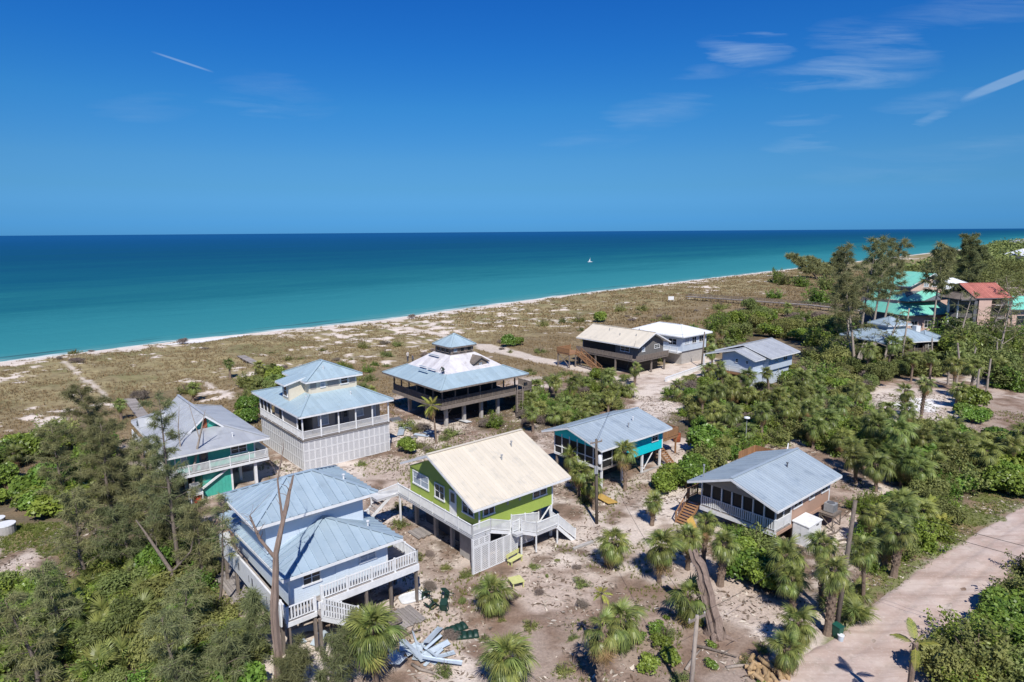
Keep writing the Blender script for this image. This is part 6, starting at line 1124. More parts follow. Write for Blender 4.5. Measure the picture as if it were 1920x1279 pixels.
th([(1830, 870), (1925, 840), (1960, 900), (1890, 930)], 9, 'tall green bush at the right edge above the road', 'bushes at the right edge above the road', ('seagrape',), 1.2, 1.8, 20, .5)
th([(1250, 1130), (1400, 1170), (1470, 1290), (1240, 1290)], 9, 'low green weed patch among litter at the bottom', 'weed patches among the litter', ('sprig', 'smallo', 'small'), .4, .7, 21, 1.6)
th([(780, 1040), (1100, 1040), (1120, 1279), (800, 1279)], 26, 'low weed clump on the sandy yard', 'weed clumps on the yard', ('sprig', 'sprig', 'smallo', 'brush'), .25, .5, 22, 2.2)
th([(660, 960), (740, 940), (790, 1000), (780, 1080), (700, 1020)], 7, 'small green weed between the pale blue and green houses', 'weeds between the houses', ('sprig',), .35, .6, 23, 1.4)
th([(1180, 1200), (1250, 1170), (1270, 1260), (1200, 1279)], 8, 'bright green weed mound at the bottom pole', 'weed mounds at the bottom pole', ('small',), .9, 1.3, 24, .7)
for (a, b, s, k), lb in zip(((1020, 612, 1.3, 'olive'), (1055, 606, 1.2, 'olive'), (1086, 602, 1.5, 'olive'), (1120, 602, 1.4, 'seagrape'), (1163, 585, 1.6, 'olive'), (1204, 584, 1.4, 'olive'), (1455, 530, 3.0, 'olive'), (1471, 534, 2.6, 'olive'), (1503, 537, 2.8, 'olive'), (1548, 544, 2.6, 'olive'), (1452, 560, 2.2, 'olive'), (1530, 570, 2.6, 'olive'), (1350, 580, 1.8, 'olive'), (682, 656, 1.2, 'olive'), (745, 650, 1.2, 'olive'), (952, 652, 1.1, 'seagrape'), (975, 650, 1.0, 'seagrape'), (1012, 662, 1.0, 'olive'), (770, 598, 1.0, 'brush'), (350, 735, 1.1, 'olive'), (268, 748, 1.2, 'brush'), (760, 850, .9, 'seagrape'), (770, 838, .8, 'olive'), (678, 872, .6, 'olive'), (340, 648, 1.0, 'brush'), (1580, 560, 2.6, 'olive'), (1395, 612, 2.2, 'olive'), (1250, 600, 1.4, 'olive'), (640, 690, .8, 'olive')),
        ('round dune shrub farthest left of the row above the pavilion house', 'dune shrub second in the row right of the pavilion cupola', 'large dune shrub left of the cream roof', 'green dune shrub touching the cream roof back', 'dark dune shrub beyond the cream roof', 'dark dune shrub beyond the white roof', 'large far dune shrub left of a close pair', 'far dune shrub right of a close pair', 'broad far dune shrub near the bent pines', 'far dune shrub below the bent pines', 'dune shrub above the long boardwalk', 'grey shrub touching the long boardwalk', 'small shrub at the boardwalk near end', 'round dark shrub on the dune behind the white house', 'round shrub left of the pavilion cupola', 'left of two green shrubs right of the cupola', 'right of two green shrubs right of the cupola', 'shrub beside the pale beach path', 'dry brush at the water line', 'shrub behind the teal gablet', 'leafless grey shrub by the left boardwalk', 'dark bush at the white house lattice corner', 'smaller bush behind the lattice corner bush', 'single weed bush in front of the white lattice', 'dry brush on the white beach', 'grey shrub near the boardwalk end', 'bushy shrub right of the white roof', 'shrub on the dune above the white roof', 'small shrub behind the white house')):
    shrub(*G(a, b), lb, {'olive': 'scrub' if s > 2 else 'sprig'}.get(k, k), s * (1.1 if k == 'olive' else 1))

th([(1320, 835), (1420, 800), (1560, 800), (1610, 835), (1580, 860), (1500, 830), (1440, 835), (1345, 885), (1318, 890)], 34, 'bush crowding the back of the tan house', 'bushes behind the tan house', ('seagrape', 'scrub', 'scrub'), .75, 1.3, 31, .42)
th([(1200, 655), (1250, 640), (1330, 640), (1330, 668), (1235, 690), (1205, 700)], 12, 'bush between the grey gable and the slate blue house', 'bushes between the far houses', ('scrub', 'olive'), .8, 1.4, 32, .5)
th([(1250, 735), (1300, 745), (1330, 770), (1280, 790), (1245, 775)], 9, 'bush on the near side of the far drive', 'bushes near the far drive', ('scrub', 'sprig'), .6, 1.0, 33, .5)
th([(1040, 830), (1080, 800), (1110, 860), (1100, 960), (1060, 930)], 9, 'scrub bush along the green house right side', 'bushes right of the green house', ('scrub', 'sprig'), .6, .9, 34, .5)
th([(1255, 1010), (1300, 1000), (1290, 1035), (1260, 1035)], 3, 'scrub bush beside the leaning palm in the drive', 'scrub beside the leaning palm', ('sprig',), .6, .8, 35, .5)
th([(1590, 960), (1640, 930), (1680, 950), (1640, 985)], 6, 'scrub bush right of the tan house', 'scrub right of the tan house', ('sprig', 'scrub'), .5, .8, 36, .6)
th([(740, 800), (840, 790), (900, 815), (830, 850), (770, 850)], 12, 'scrub bush in the debris before the pavilion house', 'scrub before the pavilion house', ('sprig', 'brush'), .5, .9, 37, .6)
th([(560, 690), (740, 665), (740, 720), (690, 760), (640, 700)], 14, 'scrub bush behind the white house', 'scrub behind the white house', ('sprig', 'scrub'), .5, 1.0, 38, .6)
th([(60, 640), (500, 660), (1000, 620), (1300, 575), (1590, 570), (1590, 600), (1000, 660), (400, 720), (60, 780)], 46, 'low scrub dotted over the open dunes', 'scrub dotted over the dunes', ('sprig', 'brush'), .5, 1.1, 39, 1.5, True, .7)
# ------------------------------------------------------------------ ground cover, litter, distant woods (stuff)
def tufts(name, XYs, size, m, nb, label, seed, width=.035, hvar=.6):
    r = np.random.default_rng(seed); n = len(XYs); z = terr(XYs[:, 0], XYs[:, 1]); i = np.repeat(np.arange(n), nb); a = r.uniform(0, 6.283, len(i)); ln = size * r.uniform(1 - hvar, 1.2, len(i)); sp = r.uniform(.25, .9, len(i))
    B = np.stack([XYs[i, 0] + r.normal(size=len(i)) * size * .18, XYs[i, 1] + r.normal(size=len(i)) * size * .18, z[i] - .03], 1); D = np.stack([np.cos(a) * sp, np.sin(a) * sp, np.ones_like(a)], 1); E = B + D * ln[:, None]; S = np.stack([-np.sin(a), np.cos(a), 0 * a], 1) * width
    V = np.stack([B - S, B + S, E], 1).reshape(-1, 3); T = np.repeat(np.clip(r.random(n)[i] * .6 + r.random(len(i)) * .4, 0, 1), 3); tag(link(name, mesh_np(name, V, np.arange(len(V)).reshape(-1, 3), M[m], False, {'tint': ('FLOAT', T)})), label, 'grass', kind='stuff')
def dune_grass():
    r = np.random.default_rng(3); S = -95 * r.random(170000) ** .9 - 6; T = r.uniform(-125, 330, 170000); x, y = XY(S, T); c = ground_colour(x, y); dens = fbm(x, y, 5, 3, 41); k = (c[:, 0] < .42) & (dens + .25 * r.random(len(x)) > .54); P = np.stack([x, y], 1)[k]
    u, v = P[:, 0] * CA + P[:, 1] * SA, -P[:, 0] * SA + P[:, 1] * CA; ok = np.ones(len(P), bool)
    for a, b, c_, d in FOOT: ok &= ~((u > a) & (u < b) & (v > c_) & (v < d))
    P = P[ok]; far = P[:, 1] > 175; tufts('dune_grass', P[~far][:34000], .42, 'straw', 7, 'straw coloured grass covering the dunes', 1, .03); tufts('dune_grass', P[far][:24000], .6, 'straw', 5, 'straw coloured grass on the farther dunes', 2, .09)
dune_grass()
def yard_cover():
    r = np.random.default_rng(8); pts = []
    for p, n in zip(Z_GRASS, (9000, 6000, 900, 2500)):
        xs = [q[0] for q in p]; ys = [q[1] for q in p]; x = r.uniform(min(xs), max(xs), n * 2); y = r.uniform(min(ys), max(ys), n * 2); k = (sdpoly(x, y, p) + (fbm(x, y, 1.6, 3, 5) - .5) * 2.4) < .2; pts.append(np.stack([x, y], 1)[k][:n])
    tufts('verge_grass', np.concatenate(pts), .22, 'grassgreen', 5, 'short green grass along the road verge', 4, .025)
    x = r.uniform(-45, 75, 60000); y = r.uniform(30, 105, 60000); k = fbm(x, y, 5, 3, 55) > .60; k &= np.array([free(a, b, .1) for a, b in zip(x, y)]); road = [G(*q) for q in ((1330, 1420), (1490, 1228), (1640, 1128), (1840, 990), (2100, 850), (2180, 880), (1930, 1052), (1738, 1282), (1690, 1420))]
    k &= sdpoly(x, y, road) > .3
    for p in Z_SAND[:3]: k &= sdpoly(x, y, p) > 0
    tufts('yard_weeds', np.stack([x, y], 1)[k][:9000], .26, 'grassgreen', 6, 'thin weeds and grass scattered over the yards', 6, .03)
    # leaf litter, palm boots and bark chips: flat bits lying about
    n = 90000; x = r.uniform(-42, 72, n); y = r.uniform(32, 100, n); w = fbm(x, y, 3.2, 3, 61); k = (w > .43) & (sdpoly(x, y, road) > .2)
    x, y = x[k], y[k]; n = len(x); z = terr(x, y) + .03; a = r.uniform(0, 6.28, n); l = r.uniform(.05, .22, n) * r.uniform(.6, 1.5, n); b = l * r.uniform(.18, .5, n); dx, dy = np.cos(a), np.sin(a); tz = r.normal(size=n) * .05
    V = np.stack([np.stack([x - dx * l, y - dy * l, z - tz], 1), np.stack([x + dy * b, y - dx * b, z + .02], 1), np.stack([x + dx * l, y + dy * l, z + tz], 1), np.stack([x - dy * b, y + dx * b, z], 1)], 1).reshape(-1, 3)
    T = np.repeat(np.where(r.random(n) < .72, r.uniform(0, .35, n), r.uniform(.5, 1, n)), 4); tag(link('leaf_litter', mesh_np('leaf_litter', V, np.arange(4 * n).reshape(n, 4), M['litter'], False, {'tint': ('FLOAT', T)})), 'dry leaf litter and bark chips strewn over the sandy yards', 'litter', kind='stuff')
yard_cover()
def woods():
    r = random.Random(4); p = [G(*q) for q in ((1640, 560), (1700, 520), (1800, 490), (1900, 470), (2150, 466), (2300, 600), (2050, 700), (1930, 640), (1800, 560), (1700, 590))]; xs = [q[0] for q in p]; ys = [q[1] for q in p]; lob = []
    while len(lob) < 420:
        x, y = r.uniform(min(xs), max(xs)), r.uniform(min(ys), max(ys))
        if inpoly(x, y, p) and r.random() < 260 / (y + 60): k = 1 + y / 420; lob.append((x, y, r.uniform(1.5, 3.5) * k, r.uniform(2.4, 4.5) * k, r.uniform(1.8, 3.4) * k))
    near = [l for l in lob if l[1] < 330]; far = [l for l in lob if l[1] >= 330]
    tag(link('distant_woods', leafcloud(9, near, 70000, .42, M['olive'], .55, name='distant_woods')), 'dark woods massed behind the apartment buildings', 'woods', kind='stuff')
    if far: tag(link('distant_woods', leafcloud(10, far, 42000, 1.1, M['olive'], .6, name='distant_woods')), 'far low woods along the coast at the right edge', 'woods', kind='stuff')
woods()
# ------------------------------------------------------------------ poles and wires
def pole(name, label, base, hh, lean=(0, 0), r0=.15, m='pole', arm=True, can=False, guy=None):
    t = thing(name, label, 'utility pole', (*base, -.2), 0); top = Vector((lean[0], lean[1], hh + .2)); MB().tube([(0, 0, 0), top * .5, top], [r0, r0 * .88, r0 * .72], 10).build('shaft', M[m], t, True)
    if arm:
        q = top * .965; MB().beam(q + Vector((-.55, -.35, 0)), q + Vector((.55, .35, 0)), .09, .11).build('crossarm', M['oldwood'], t)
        for k in (-.5, 0, .5): c = q + Vector((k, k * .64, .06)); MB().tube([c, c + Vector((0, 0, .09)), c + Vector((0, 0, .16))], [.03, .055, .03], 8).build('insulator', M['conc'], t)
    if can:
        q = top * .72 + Vector((.32, -.05, 0)); MB().tube([q, q + Vector((0, 0, .08)), q + Vector((0, 0, .75)), q + Vector((0, 0, .82))], [.17, .20, .20, .15], 12).build('transformer', M['white'], t, True); MB().beam(top * .74, q + Vector((0, 0, .25)), .06, .12).build('bracket', M['metal'], t)
        q2 = top * .66 + Vector((-.05, -.22, 0)); MB().box(q2.x - .16, q2.x + .16, q2.y - .1, q2.y + .1, q2.z - .35, q2.z + .35).build('meter_box', M['metal'], t)
    return Vector((base[0] + top.x, base[1] + top.y, top.z - .25))
pA = pole('utility_pole', 'dark utility pole with white transformer behind the green house', G(1119, 982), 7.9, (-.15, .1), can=True)
pB = pole('utility_pole', 'leaning wooden utility pole beside the twin palms at the road', G(1567, 1184), 8.7, (1.05, .9), .17, 'bark', arm=False)
pC = pole('utility_pole', 'pale wooden pole at the bottom beside the litter pile', G(1292, 1330), 5.6, (.25, .1), .14, 'palebark', arm=True)
pD = pole('utility_pole', 'thin pale pole before the blue roofed pavilion', G(1688, 690), 11.3, (1.0, .6), .17, 'palebark', arm=False)
pE = pole('utility_pole', 'dark pole at the right edge above the road', G(1911, 862), 6.6, (.7, .4), .16, 'pole', arm=False)
pF = pole('utility_pole', 'dark pole at the grey gable end', G(1196, 677), 6.6, (.15, .2), .16, 'pole', arm=False)
pG = pole('utility_pole', 'grey pole left of the slate blue house', G(1315, 690), 7.0, (.4, .2), .15, 'bark', arm=False)
def wire(label, a, b, sag=.5, r=.014):
    a, b = Vector(a), Vector(b); t = thing('wire', label, 'cable', tuple(a), 0); n = 14; MB().tube([(b - a) * (k / n) - Vector((0, 0, sag * 4 * (k / n) * (1 - k / n))) for k in range(n + 1)], r, 4).build('strand', M['black'], t)
offR = Vector((52., 12., 9.5)); wire('overhead wire crossing the road from the leaning pole', pB, offR, .5); wire('second overhead wire crossing the road from the leaning pole', pB - Vector((.1, .1, .55)), offR - Vector((0, 0, .7)), .6)
wire('wire from the leaning pole to the bottom pole', pB - Vector((0, 0, .3)), pC + Vector((0, 0, .1)), .7); mast = Vector((*UV(47.6, 30.6), 5.6)); wire('service wire from the dark pole to the tan house mast', pA - Vector((0, 0, 1.5)), mast, .6); wire('upper wire from the dark pole toward the far drive', pA, pF, 1.2); wire('wire between the two far poles', pF, pG, .8)
wire('wire from the bottom pole to the dark pole behind the green house', pC, pA - Vector((0, 0, .4)), .9)
lp = G(1397, 850); t = thing('lamp_post', 'thin white lamp post in the thicket behind the tan house', 'lamp post', (*lp, 0)); MB().tube([(0, 0, 0), (0, 0, 4.3)], [.05, .035], 8).build('post', M['metal'], t); MB().tube([(0, 0, 4.3), (0, 0, 4.42), (0, 0, 4.5)], [.35, .33, .05], 12).build('lamp_head', M['white'], t)

# ------------------------------------------------------------------ boardwalks
def boardwalk(label, pts, w, z, rail=True, step=2.2, m='deckwood', plank=.6):
    t = thing('boardwalk', label, 'boardwalk', (*pts[0], 0)); o = Vector((*pts[0], 0)); post = MB().box(-.06, .06, -.06, .06, -.3, z + (1.0 if rail else 0)).mesh('post', M['oldwood']); pm = {}
    for a, b in zip(pts, pts[1:]):
        a, b = Vector((*a, 0)) - o, Vector((*b, 0)) - o; d = (b - a).normalized(); s = Vector((-d.y, d.x, 0)) * w / 2; ln = (b - a).length; zc = Vector((0, 0, z)); rz = math.atan2(d.y, d.x)
        for sg in (-1, 1): MB().beam(a + s * sg * .9 + zc - Vector((0, 0, .15)), b + s * sg * .9 + zc - Vector((0, 0, .15)), .08, .18).build('stringer', M['oldwood'], t)
        n = max(1, int(ln / plank)); key = round(ln / n, 3); me = MB().box(-ln / n / 2 + .02, ln / n / 2 - .02, -w / 2, w / 2, -.03, .02).mesh('plank', M[m])
        for k in range(n): link('plank', me, t, a + d * ln * (k + .5) / n + zc + Vector((0, 0, rng.uniform(-.01, .01))), (0, 0, rz))
        if rail:
            for sg in (-1, 1):
                for hz in (.5, .97): MB().beam(a + s * sg + zc + Vector((0, 0, hz)), b + s * sg + zc + Vector((0, 0, hz)), .06, .10).build('handrail', M['oldwood'], t)
        for k in range(int(ln / step) + 1):
            for sg in (-1, 1): link('post', post, t, a + d * k * step + s * sg)
boardwalk('long railed boardwalk running over the dunes at upper right', [G(1288, 562), G(1400, 570), G(1520, 579), G(1625, 592)], 2.0, 1.3, True, 3.0, plank=1.2)
boardwalk('short grey boardwalk in the dunes behind the white house', [G(452, 671), G(505, 698), G(522, 708)], 1.6, .5, False); boardwalk('narrow grey boardwalk behind the teal house', [G(243, 752), G(272, 790)], 1.5, .45, False)
x, y = G(1258, 568); t = thing('beach_sign', 'white notice board at the seaward end of the long boardwalk', 'sign', (x, y, float(terr(x, y))), .2); MB().box(-1.1, 1.1, -.06, .06, .8, 2.1).build('panel', M['white'], t)
for s in (-.8, .8): MB().box(s - .08, s + .08, .07, .2, -.4, 2.0).build('post', M['oldwood'], t)
# grey plank deck left of the pale blue house
def plank_deck(label, x, y, rz, w, l, nb, seed):
    t = thing('plank_deck', label, 'deck', (x, y, .12), rz); r = random.Random(seed); MB().box(-w / 2 + .1, w / 2 - .1, -l / 2 + .1, l / 2 - .1, -.3, -.06).build('joists', M['oldwood'], t); me = MB().box(-w / nb / 2 + .012, w / nb / 2 - .012, -l / 2, l / 2, -.03, .02).mesh('plank', M['deckwood'])
    for k in range(nb): link('plank', me, t, (-w / 2 + (k + .5) * w / nb, r.uniform(-.12, .12), r.uniform(-.01, .015)), (0, 0, r.uniform(-.008, .008)))
plank_deck('weathered grey plank deck left of the pale blue house', *G(452, 1095), A40 + .0, 2.6, 6.2, 14, 1); plank_deck('small grey plank landing before the pale blue house stairs', *G(760, 1160), A40, 2.0, 2.2, 10, 2); plank_deck('small loose plank platform beside the green house posts', *G(790, 1000), A40, 1.8, 1.8, 9, 3)
h = None
def low_wall(label, a, b, hh=.6, w=.25, m='conc'):
    t = thing('low_wall', label, 'wall', (*a, 0)); v = Vector((b[0] - a[0], b[1] - a[1], 0)); MB().beam((0, 0, hh / 2 - .1), v + Vector((0, 0, hh / 2 - .1)), w, hh + .2).build('masonry', M[m], t); MB().beam((0, 0, hh + .03), v + Vector((0, 0, hh + .03)), w + .08, .06).build('coping', M[m], t)
low_wall('pale low wall edging the far drive by the slate blue house', G(1248, 716), G(1338, 684), .7, .3, 'white'); low_wall('pale kerb at the foot of the green house stair', G(1075, 1032), G(1112, 1018), .15, .2)

# ------------------------------------------------------------------ small things round the houses
def shed():
    t = thing('storage_shed', 'white plastic storage shed against the tan house wall', 'shed', (*UV(51.75, 23.15), 0), A40); MB().box(-1.15, 1.15, -.68, .68, 0, 1.85).build('body', M['white'], t); mb = MB().poly([(-1.22, -.75, 1.86), (1.22, -.75, 1.86), (1.22, .75, 2.0), (-1.22, .75, 2.0)], .08); mb.build('lid', M['white'], t)
    for s in (-1, 1):
        d = MB().box(-1.175, -1.152, -.62 if s < 0 else .01, -.01 if s < 0 else .62, .06, 1.78).build('door', M['white'], t); MB().box(-1.2, -1.176, s * .06 - .02, s * .06 + .02, .85, 1.1).build('handle', M['darkgrey'], d)
    MB().box(.2, .6, -.705, -.681, 1.55, 1.68).build('vent', M['darkgrey'], t)
shed(); platform('condenser_platform', 'wooden stand under the air conditioner beside the tan wall', 56.2, 23.2, 1.7, 1.3, 1.35, 'oldwood'); ac_unit('air_conditioner', 'grey air conditioner on a wooden stand beside the tan house', *UV(56.2, 23.2), 1.37)
def surfboard():
    t = thing('upright_board', 'white rounded board standing behind the tan roof ridge', 'board', (*UV(60.6, 29.6), 1.8), A40 + .3); q = [(-.38, 0, 0), (.38, 0, 0), (.46, 0, 1.3), (.36, 0, 2.5), (.0, 0, 3.1), (-.36, 0, 2.5), (-.46, 0, 1.3)]; q = [(a + c * .18, b, c) for a, b, c in q]; MB().poly(q, .08).build('board', M['white'], t)
surfboard()
def bench(label, x, y, rz, m='yellow'):
    t = thing('bench', label, 'bench', (x, y, 0), rz)
    for k in range(3): MB().box(-.75, .75, -.22 + k * .15, -.09 + k * .15, .42, .46).build('seat_slat', M[m], t)
    for sx in (-.6, .6):
        for sy in (-.17, .17): MB().box(sx - .04, sx + .04, sy - .04, sy + .04, 0, .42).build('leg', M[m], t)
    for k in range(2): MB().box(-.75, .75, .26, .29, .6 + k * .17, .73 + k * .17).build('back_slat', M[m], t)
    for sx in (-.6, .6): MB().box(sx - .03, sx + .03, .22, .26, .42, .9).build('back_post', M[m], t)
bench('faded yellow slatted bench against the lattice skirt', *G(966, 1056), A40 + .15)
def table(label, x, y, rz, m='yellow', w=1.0, hz=.5):
    t = thing('low_table', label, 'table', (x, y, 0), rz)
    for k in range(5): MB().box(-w / 2, w / 2, -w / 2 + k * w / 5 + .01, -w / 2 + (k + 1) * w / 5 - .01, hz - .04, hz).build('top_slat', M[m], t)
    for sx in (-1, 1):
        for sy in (-1, 1): MB().box(sx * w * .4 - .04, sx * w * .4 + .04, sy * w * .4 - .04, sy * w * .4 + .04, 0, hz - .04).build('leg', M[m], t)
table('faded yellow low table on the sand behind the bushy palm', *G(968, 1098), .4); table('low reddish table by the turquoise house porch', *G(1092, 905), .3, 'newwood', .8)
def chair(label, x, y, rx, ry, rz):
    t = thing('garden_chair', label, 'chair', (x, y, .28), 0); t.rotation_euler = (rx, ry, rz); g = M['plastic_green']; MB().box(-.24, .24, -.24, .24, .0, .04).build('seat', g, t); MB().poly([(-.24, .25, .02), (.24, .25, .02), (.27, .36, .5), (.0, .38, .56), (-.27, .36, .5)], .035).build('backrest', g, t)
    for sx in (-1, 1):
        for sy in (-1, 1): MB().beam((sx * .2, sy * .2, 0), (sx * .26, sy * .26, -.42), .05, .05).build('leg', g, t)
        MB().beam((sx * .27, -.22, .24), (sx * .27, .3, .26), .06, .035).build('armrest', g, t); MB().beam((sx * .25, -.2, 0), (sx * .27, -.22, .24), .04, .04).build('arm_post', g, t)
for (a, b, rx, ry, rz), lb in zip(((796, 1122, 1.5, .2, .6), (808, 1140, 2.6, .4, 2.0), (838, 1124, 1.6, -.3, 4.0), (832, 1148, 1.4, .1, 3.0)), ('overturned dark green chair beside the white table top', 'dark green chair lying on its back in the debris', 'tipped dark green chair under the small weed', 'dark green chair on its side above the green cushions')): chair(lb, *G(a, b), rx, ry, rz)
def cushion(label, x, y, rz, l=1.5):
    t = thing('lounger_cushion', label, 'cushion', (x, y, .0), rz)
    for k in range(4):
        V = []; F = []; n = 8
        for i in range(n + 1):
            for j in range(n + 1): a = i / n * 2 - 1; b = j / n * 2 - 1; V.append(((k - 1.5) * l / 4 + a * l / 8 * .97, b * .36, .10 + .17 * (1 - abs(a) ** 3.) ** .6 * (1 - abs(b) ** 4) ** .6 + .02 * math.sin(5 * b + k)))
        for i in range(n):
            for j in range(n): F.append((i * (n + 1) + j, (i + 1) * (n + 1) + j, (i + 1) * (n + 1) + j + 1, i * (n + 1) + j + 1))
        MB().add(V, F).build('padded_section', M['plastic_green'], t, True)
    MB().box(-l / 2, l / 2, -.36, .36, .0, .11).build('base', M['plastic_green'], t)
cushion('upper of two dark green cushions lying on the sand', *G(855, 1180), .55); cushion('lower of two dark green cushions lying on the sand', *G(876, 1192), .15)
t = thing('table_top', 'white rounded table top lying on the sand by the blue house', 'table top', (*G(773, 1122), .08), .5); q = [(.95 * math.copysign(abs(math.cos(a)) ** .5, math.cos(a)), .6 * math.copysign(abs(math.sin(a)) ** .5, math.sin(a)), .06) for a in [k * math.pi / 12 for k in range(24)]]; MB().poly(q, .08).build('slab', M['white'], t); MB().tube([(c[0] * .97, c[1] * .97, .07) for c in q] + [(q[0][0] * .97, q[0][1] * .97, .07)], .035, 5, False).build('rim', M['white'], t)
r_ = random.Random(77)
spots = [(r_.gauss(778, 24), r_.gauss(1226, 12), r_.uniform(.8, 2.6), r_.uniform(.14, .42)) for _ in range(20)] + [(748, 1252, .9, .8), (742, 1246, .8, .6)]
for i, (a, b, l, w) in enumerate(spots):
    t = thing('sheet_metal_strip', 'bent pale blue metal strip in the heap beside the tall palm', 'sheet metal', (*G(a, b), .06 + .022 * i), r_.choice((.1, .9, 2.2)) + r_.uniform(-.35, .35), 'torn roofing strips in the heap'); t.rotation_euler = (r_.uniform(-.3, .3), r_.uniform(-.14, .14), t.rotation_euler.z); mb = MB(); k = r_.uniform(-.03, .05); c = r_.uniform(-.25, .25) * l
    mb.poly([(-l / 2, -w / 2, 0), (c, -w / 2, k), (c, w / 2, k), (-l / 2, w / 2, 0)], .012).poly([(c, -w / 2, k), (l / 2, -w * .42, -.02), (l / 2, w / 2, .03), (c, w / 2, k)], .012); mb.build('sheet', M['sheet'], t); MB().beam((-l / 2, w / 2, .03), (c, w / 2, k + .03), .015, .07).beam((c, w / 2, k + .03), (l / 2, w / 2, .06), .015, .07).build('folded_edge', M['sheet'], t)
for i, (a, b, l, w, m, lb) in enumerate(((742, 788, 1.6, 1.2, 'darkgrey', 'dark panel lying nearest the white house corner'), (762, 800, 2.4, 1.2, 'sheet', 'long pale panel lying beside the white house'), (775, 805, 1.6, 1.4, 'darkgrey', 'dark panel in the debris before the coconut palm'), (790, 818, 2.2, .5, 'sheet', 'pale strip under the coconut palm'), (770, 822, 1.8, .6, 'darkgrey', 'dark strip in front of the debris'), (805, 812, 1.4, 1.0, 'roof_blue', 'blue panel behind the coconut palm'), (752, 812, 2.6, .8, 'sheet', 'large pale panel against the lattice corner'), (868, 790, 2.6, 1.0, 'white', 'pale slab lying before the pavilion posts'))):
    t = thing('salvage_sheet', lb, 'panel', (*G(a, b), .12), .6 + i * .7); t.rotation_euler.x = .12 * (-1) ** i; MB().box(-l / 2, l / 2, -w / 2, w / 2, 0, .05).build('panel', M[m], t); MB().box(-l / 2 - .02, l / 2 + .02, -w / 2 - .03, -w / 2 - .001, -.02, .07).box(-l / 2 - .02, l / 2 + .02, w / 2 + .001, w / 2 + .03, -.02, .07).build('frame', M['metal'], t)
for i, (a, b, l, w, lb) in enumerate(((575, 1185, 2.0, .5, 'crumpled pale sheet under the blue house landing'), (600, 1200, 1.6, .6, 'pale sheet leaning beside the landing post'), (560, 1200, 1.4, .4, 'torn pale strip at the snag side of the landing'), (625, 1195, 1.8, .3, 'narrow pale strip below the stairs'))):
    t = thing('sheet_metal_strip', lb, 'sheet metal', (*G(a, b), .15), .4 + i); t.rotation_euler.x = .2; MB().poly([(-l / 2, -w / 2, 0), (0, -w / 2, .12), (0, w / 2, .12), (-l / 2, w / 2, 0)], .015).poly([(0, -w / 2, .12), (l / 2, -w / 2, 0), (l / 2, w / 2, 0), (0, w / 2, .12)], .015).build('sheet', M['sheet'], t)
t = thing('plywood_sheet', 'yellow plywood sheet lying behind the utility pole', 'plywood', (*G(1134, 938), .15), .55); t.rotation_euler.y = .12; MB().box(-.62, .62, -1.25, 1.25, 0, .04).build('sheet', M['ply'], t); MB().box(-.5, .5, -1.1, -1.0, -.1, 0).box(-.5, .5, 1.0, 1.1, -.1, 0).build('batten', M['oldwood'], t)
t = thing('plywood_sheet', 'tan plywood board leaning behind the slim palm', 'plywood', (*G(1306, 1004), .1), .9); t.rotation_euler.x = -.5; MB().box(-.55, .55, -.02, .02, 0, 1.5).build('sheet', M['ply'], t)
def barrel(label, x, y, m, hh=.9, rr=.36):
    t = thing('barrel', label, 'barrel', (x, y, 0)); MB().tube([(0, 0, 0), (0, 0, .03), (0, 0, hh * .5), (0, 0, hh)], [rr * .92, rr, rr * 1.03, rr], 16).build('body', M[m], t, True)
    for z in (hh * .33, hh * .66, hh - .03): MB().tube([(0, 0, z - .025), (0, 0, z + .025)], rr * 1.06, 16).build('hoop', M[m], t)
barrel('rusty red barrel on the sand behind the turquoise house', *G(1269, 828), 'terracotta', 1.1, .45); barrel('red drum under the teal house deck edge', *G(372, 942), 'red', .9, .4)
def bin_(label, x, y):
    t = thing('wheeled_bin', label, 'bin', (x, y, 0), .5); t.scale = (.8, .8, .85); MB().add([(-.24, -.26, .06), (.24, -.26, .06), (.24, .26, .06), (-.24, .26, .06), (-.3, -.33, 1.0), (.3, -.33, 1.0), (.3, .33, 1.0), (-.3, .33, 1.0)], [(0, 3, 2, 1), (4, 5, 6, 7), (0, 1, 5, 4), (1, 2, 6, 5), (2, 3, 7, 6), (3, 0, 4, 7)]).build('body', M['plastic_bin'], t); MB().poly([(-.33, -.36, 1.03), (.33, -.36, 1.03), (.33, .38, 1.1), (-.33, .38, 1.1)], .04).build('lid', M['plastic_bin'], t)
    for s in (-.28, .28): MB().tube([(s - .04, .3, .1), (s + .04, .3, .1)], .1, 12).build('wheel', M['black'], t)
M['plastic_bin'] = mat('green_bin_plastic', (.012, .085, .06), (.010, .07, .05), 3., .5, .4); bin_('green wheeled bin at the foot of the leaning pole', *G(1570, 1196)); t = thing('bucket', 'pale blue bucket beside the green bin', 'bucket', (*G(1576, 1203), 0)); MB().tube([(0, 0, 0), (0, 0, .45)], [.15, .19], 14).build('body', M['sheet'], t); MB().tube([(0, 0, .43), (0, 0, .47)], .21, 14).build('rim', M['white'], t)
for a, b, s, lb in ((12, 1000, .75, 'large concrete tank at the left edge'), (-4, 985, .6, 'smaller concrete tank behind the large one at the left edge')):
    t = thing('concrete_tank', lb, 'tank', (*G(a, b), 0)); n = 20; MB().tube([(0, 0, 0), (0, 0, s * 1.1)], s, n).build('body', M['conc'], t); MB().tube([(0, 0, s * 1.1), (0, 0, s * 1.2)], s * 1.04, n).build('lid', M['white'], t)
t = thing('red_drum', 'red plastic drum in the bushes at the bottom right', 'drum', (*G(1815, 1284), .2)); MB().tube([(0, 0, 0), (0, 0, .5), (0, 0, .7)], [.4, .45, .3], 14).build('body', M['red'], t, True); MB().tube([(.1, 0, .69), (.1, 0, .76)], .1, 10).build('cap', M['red'], t)
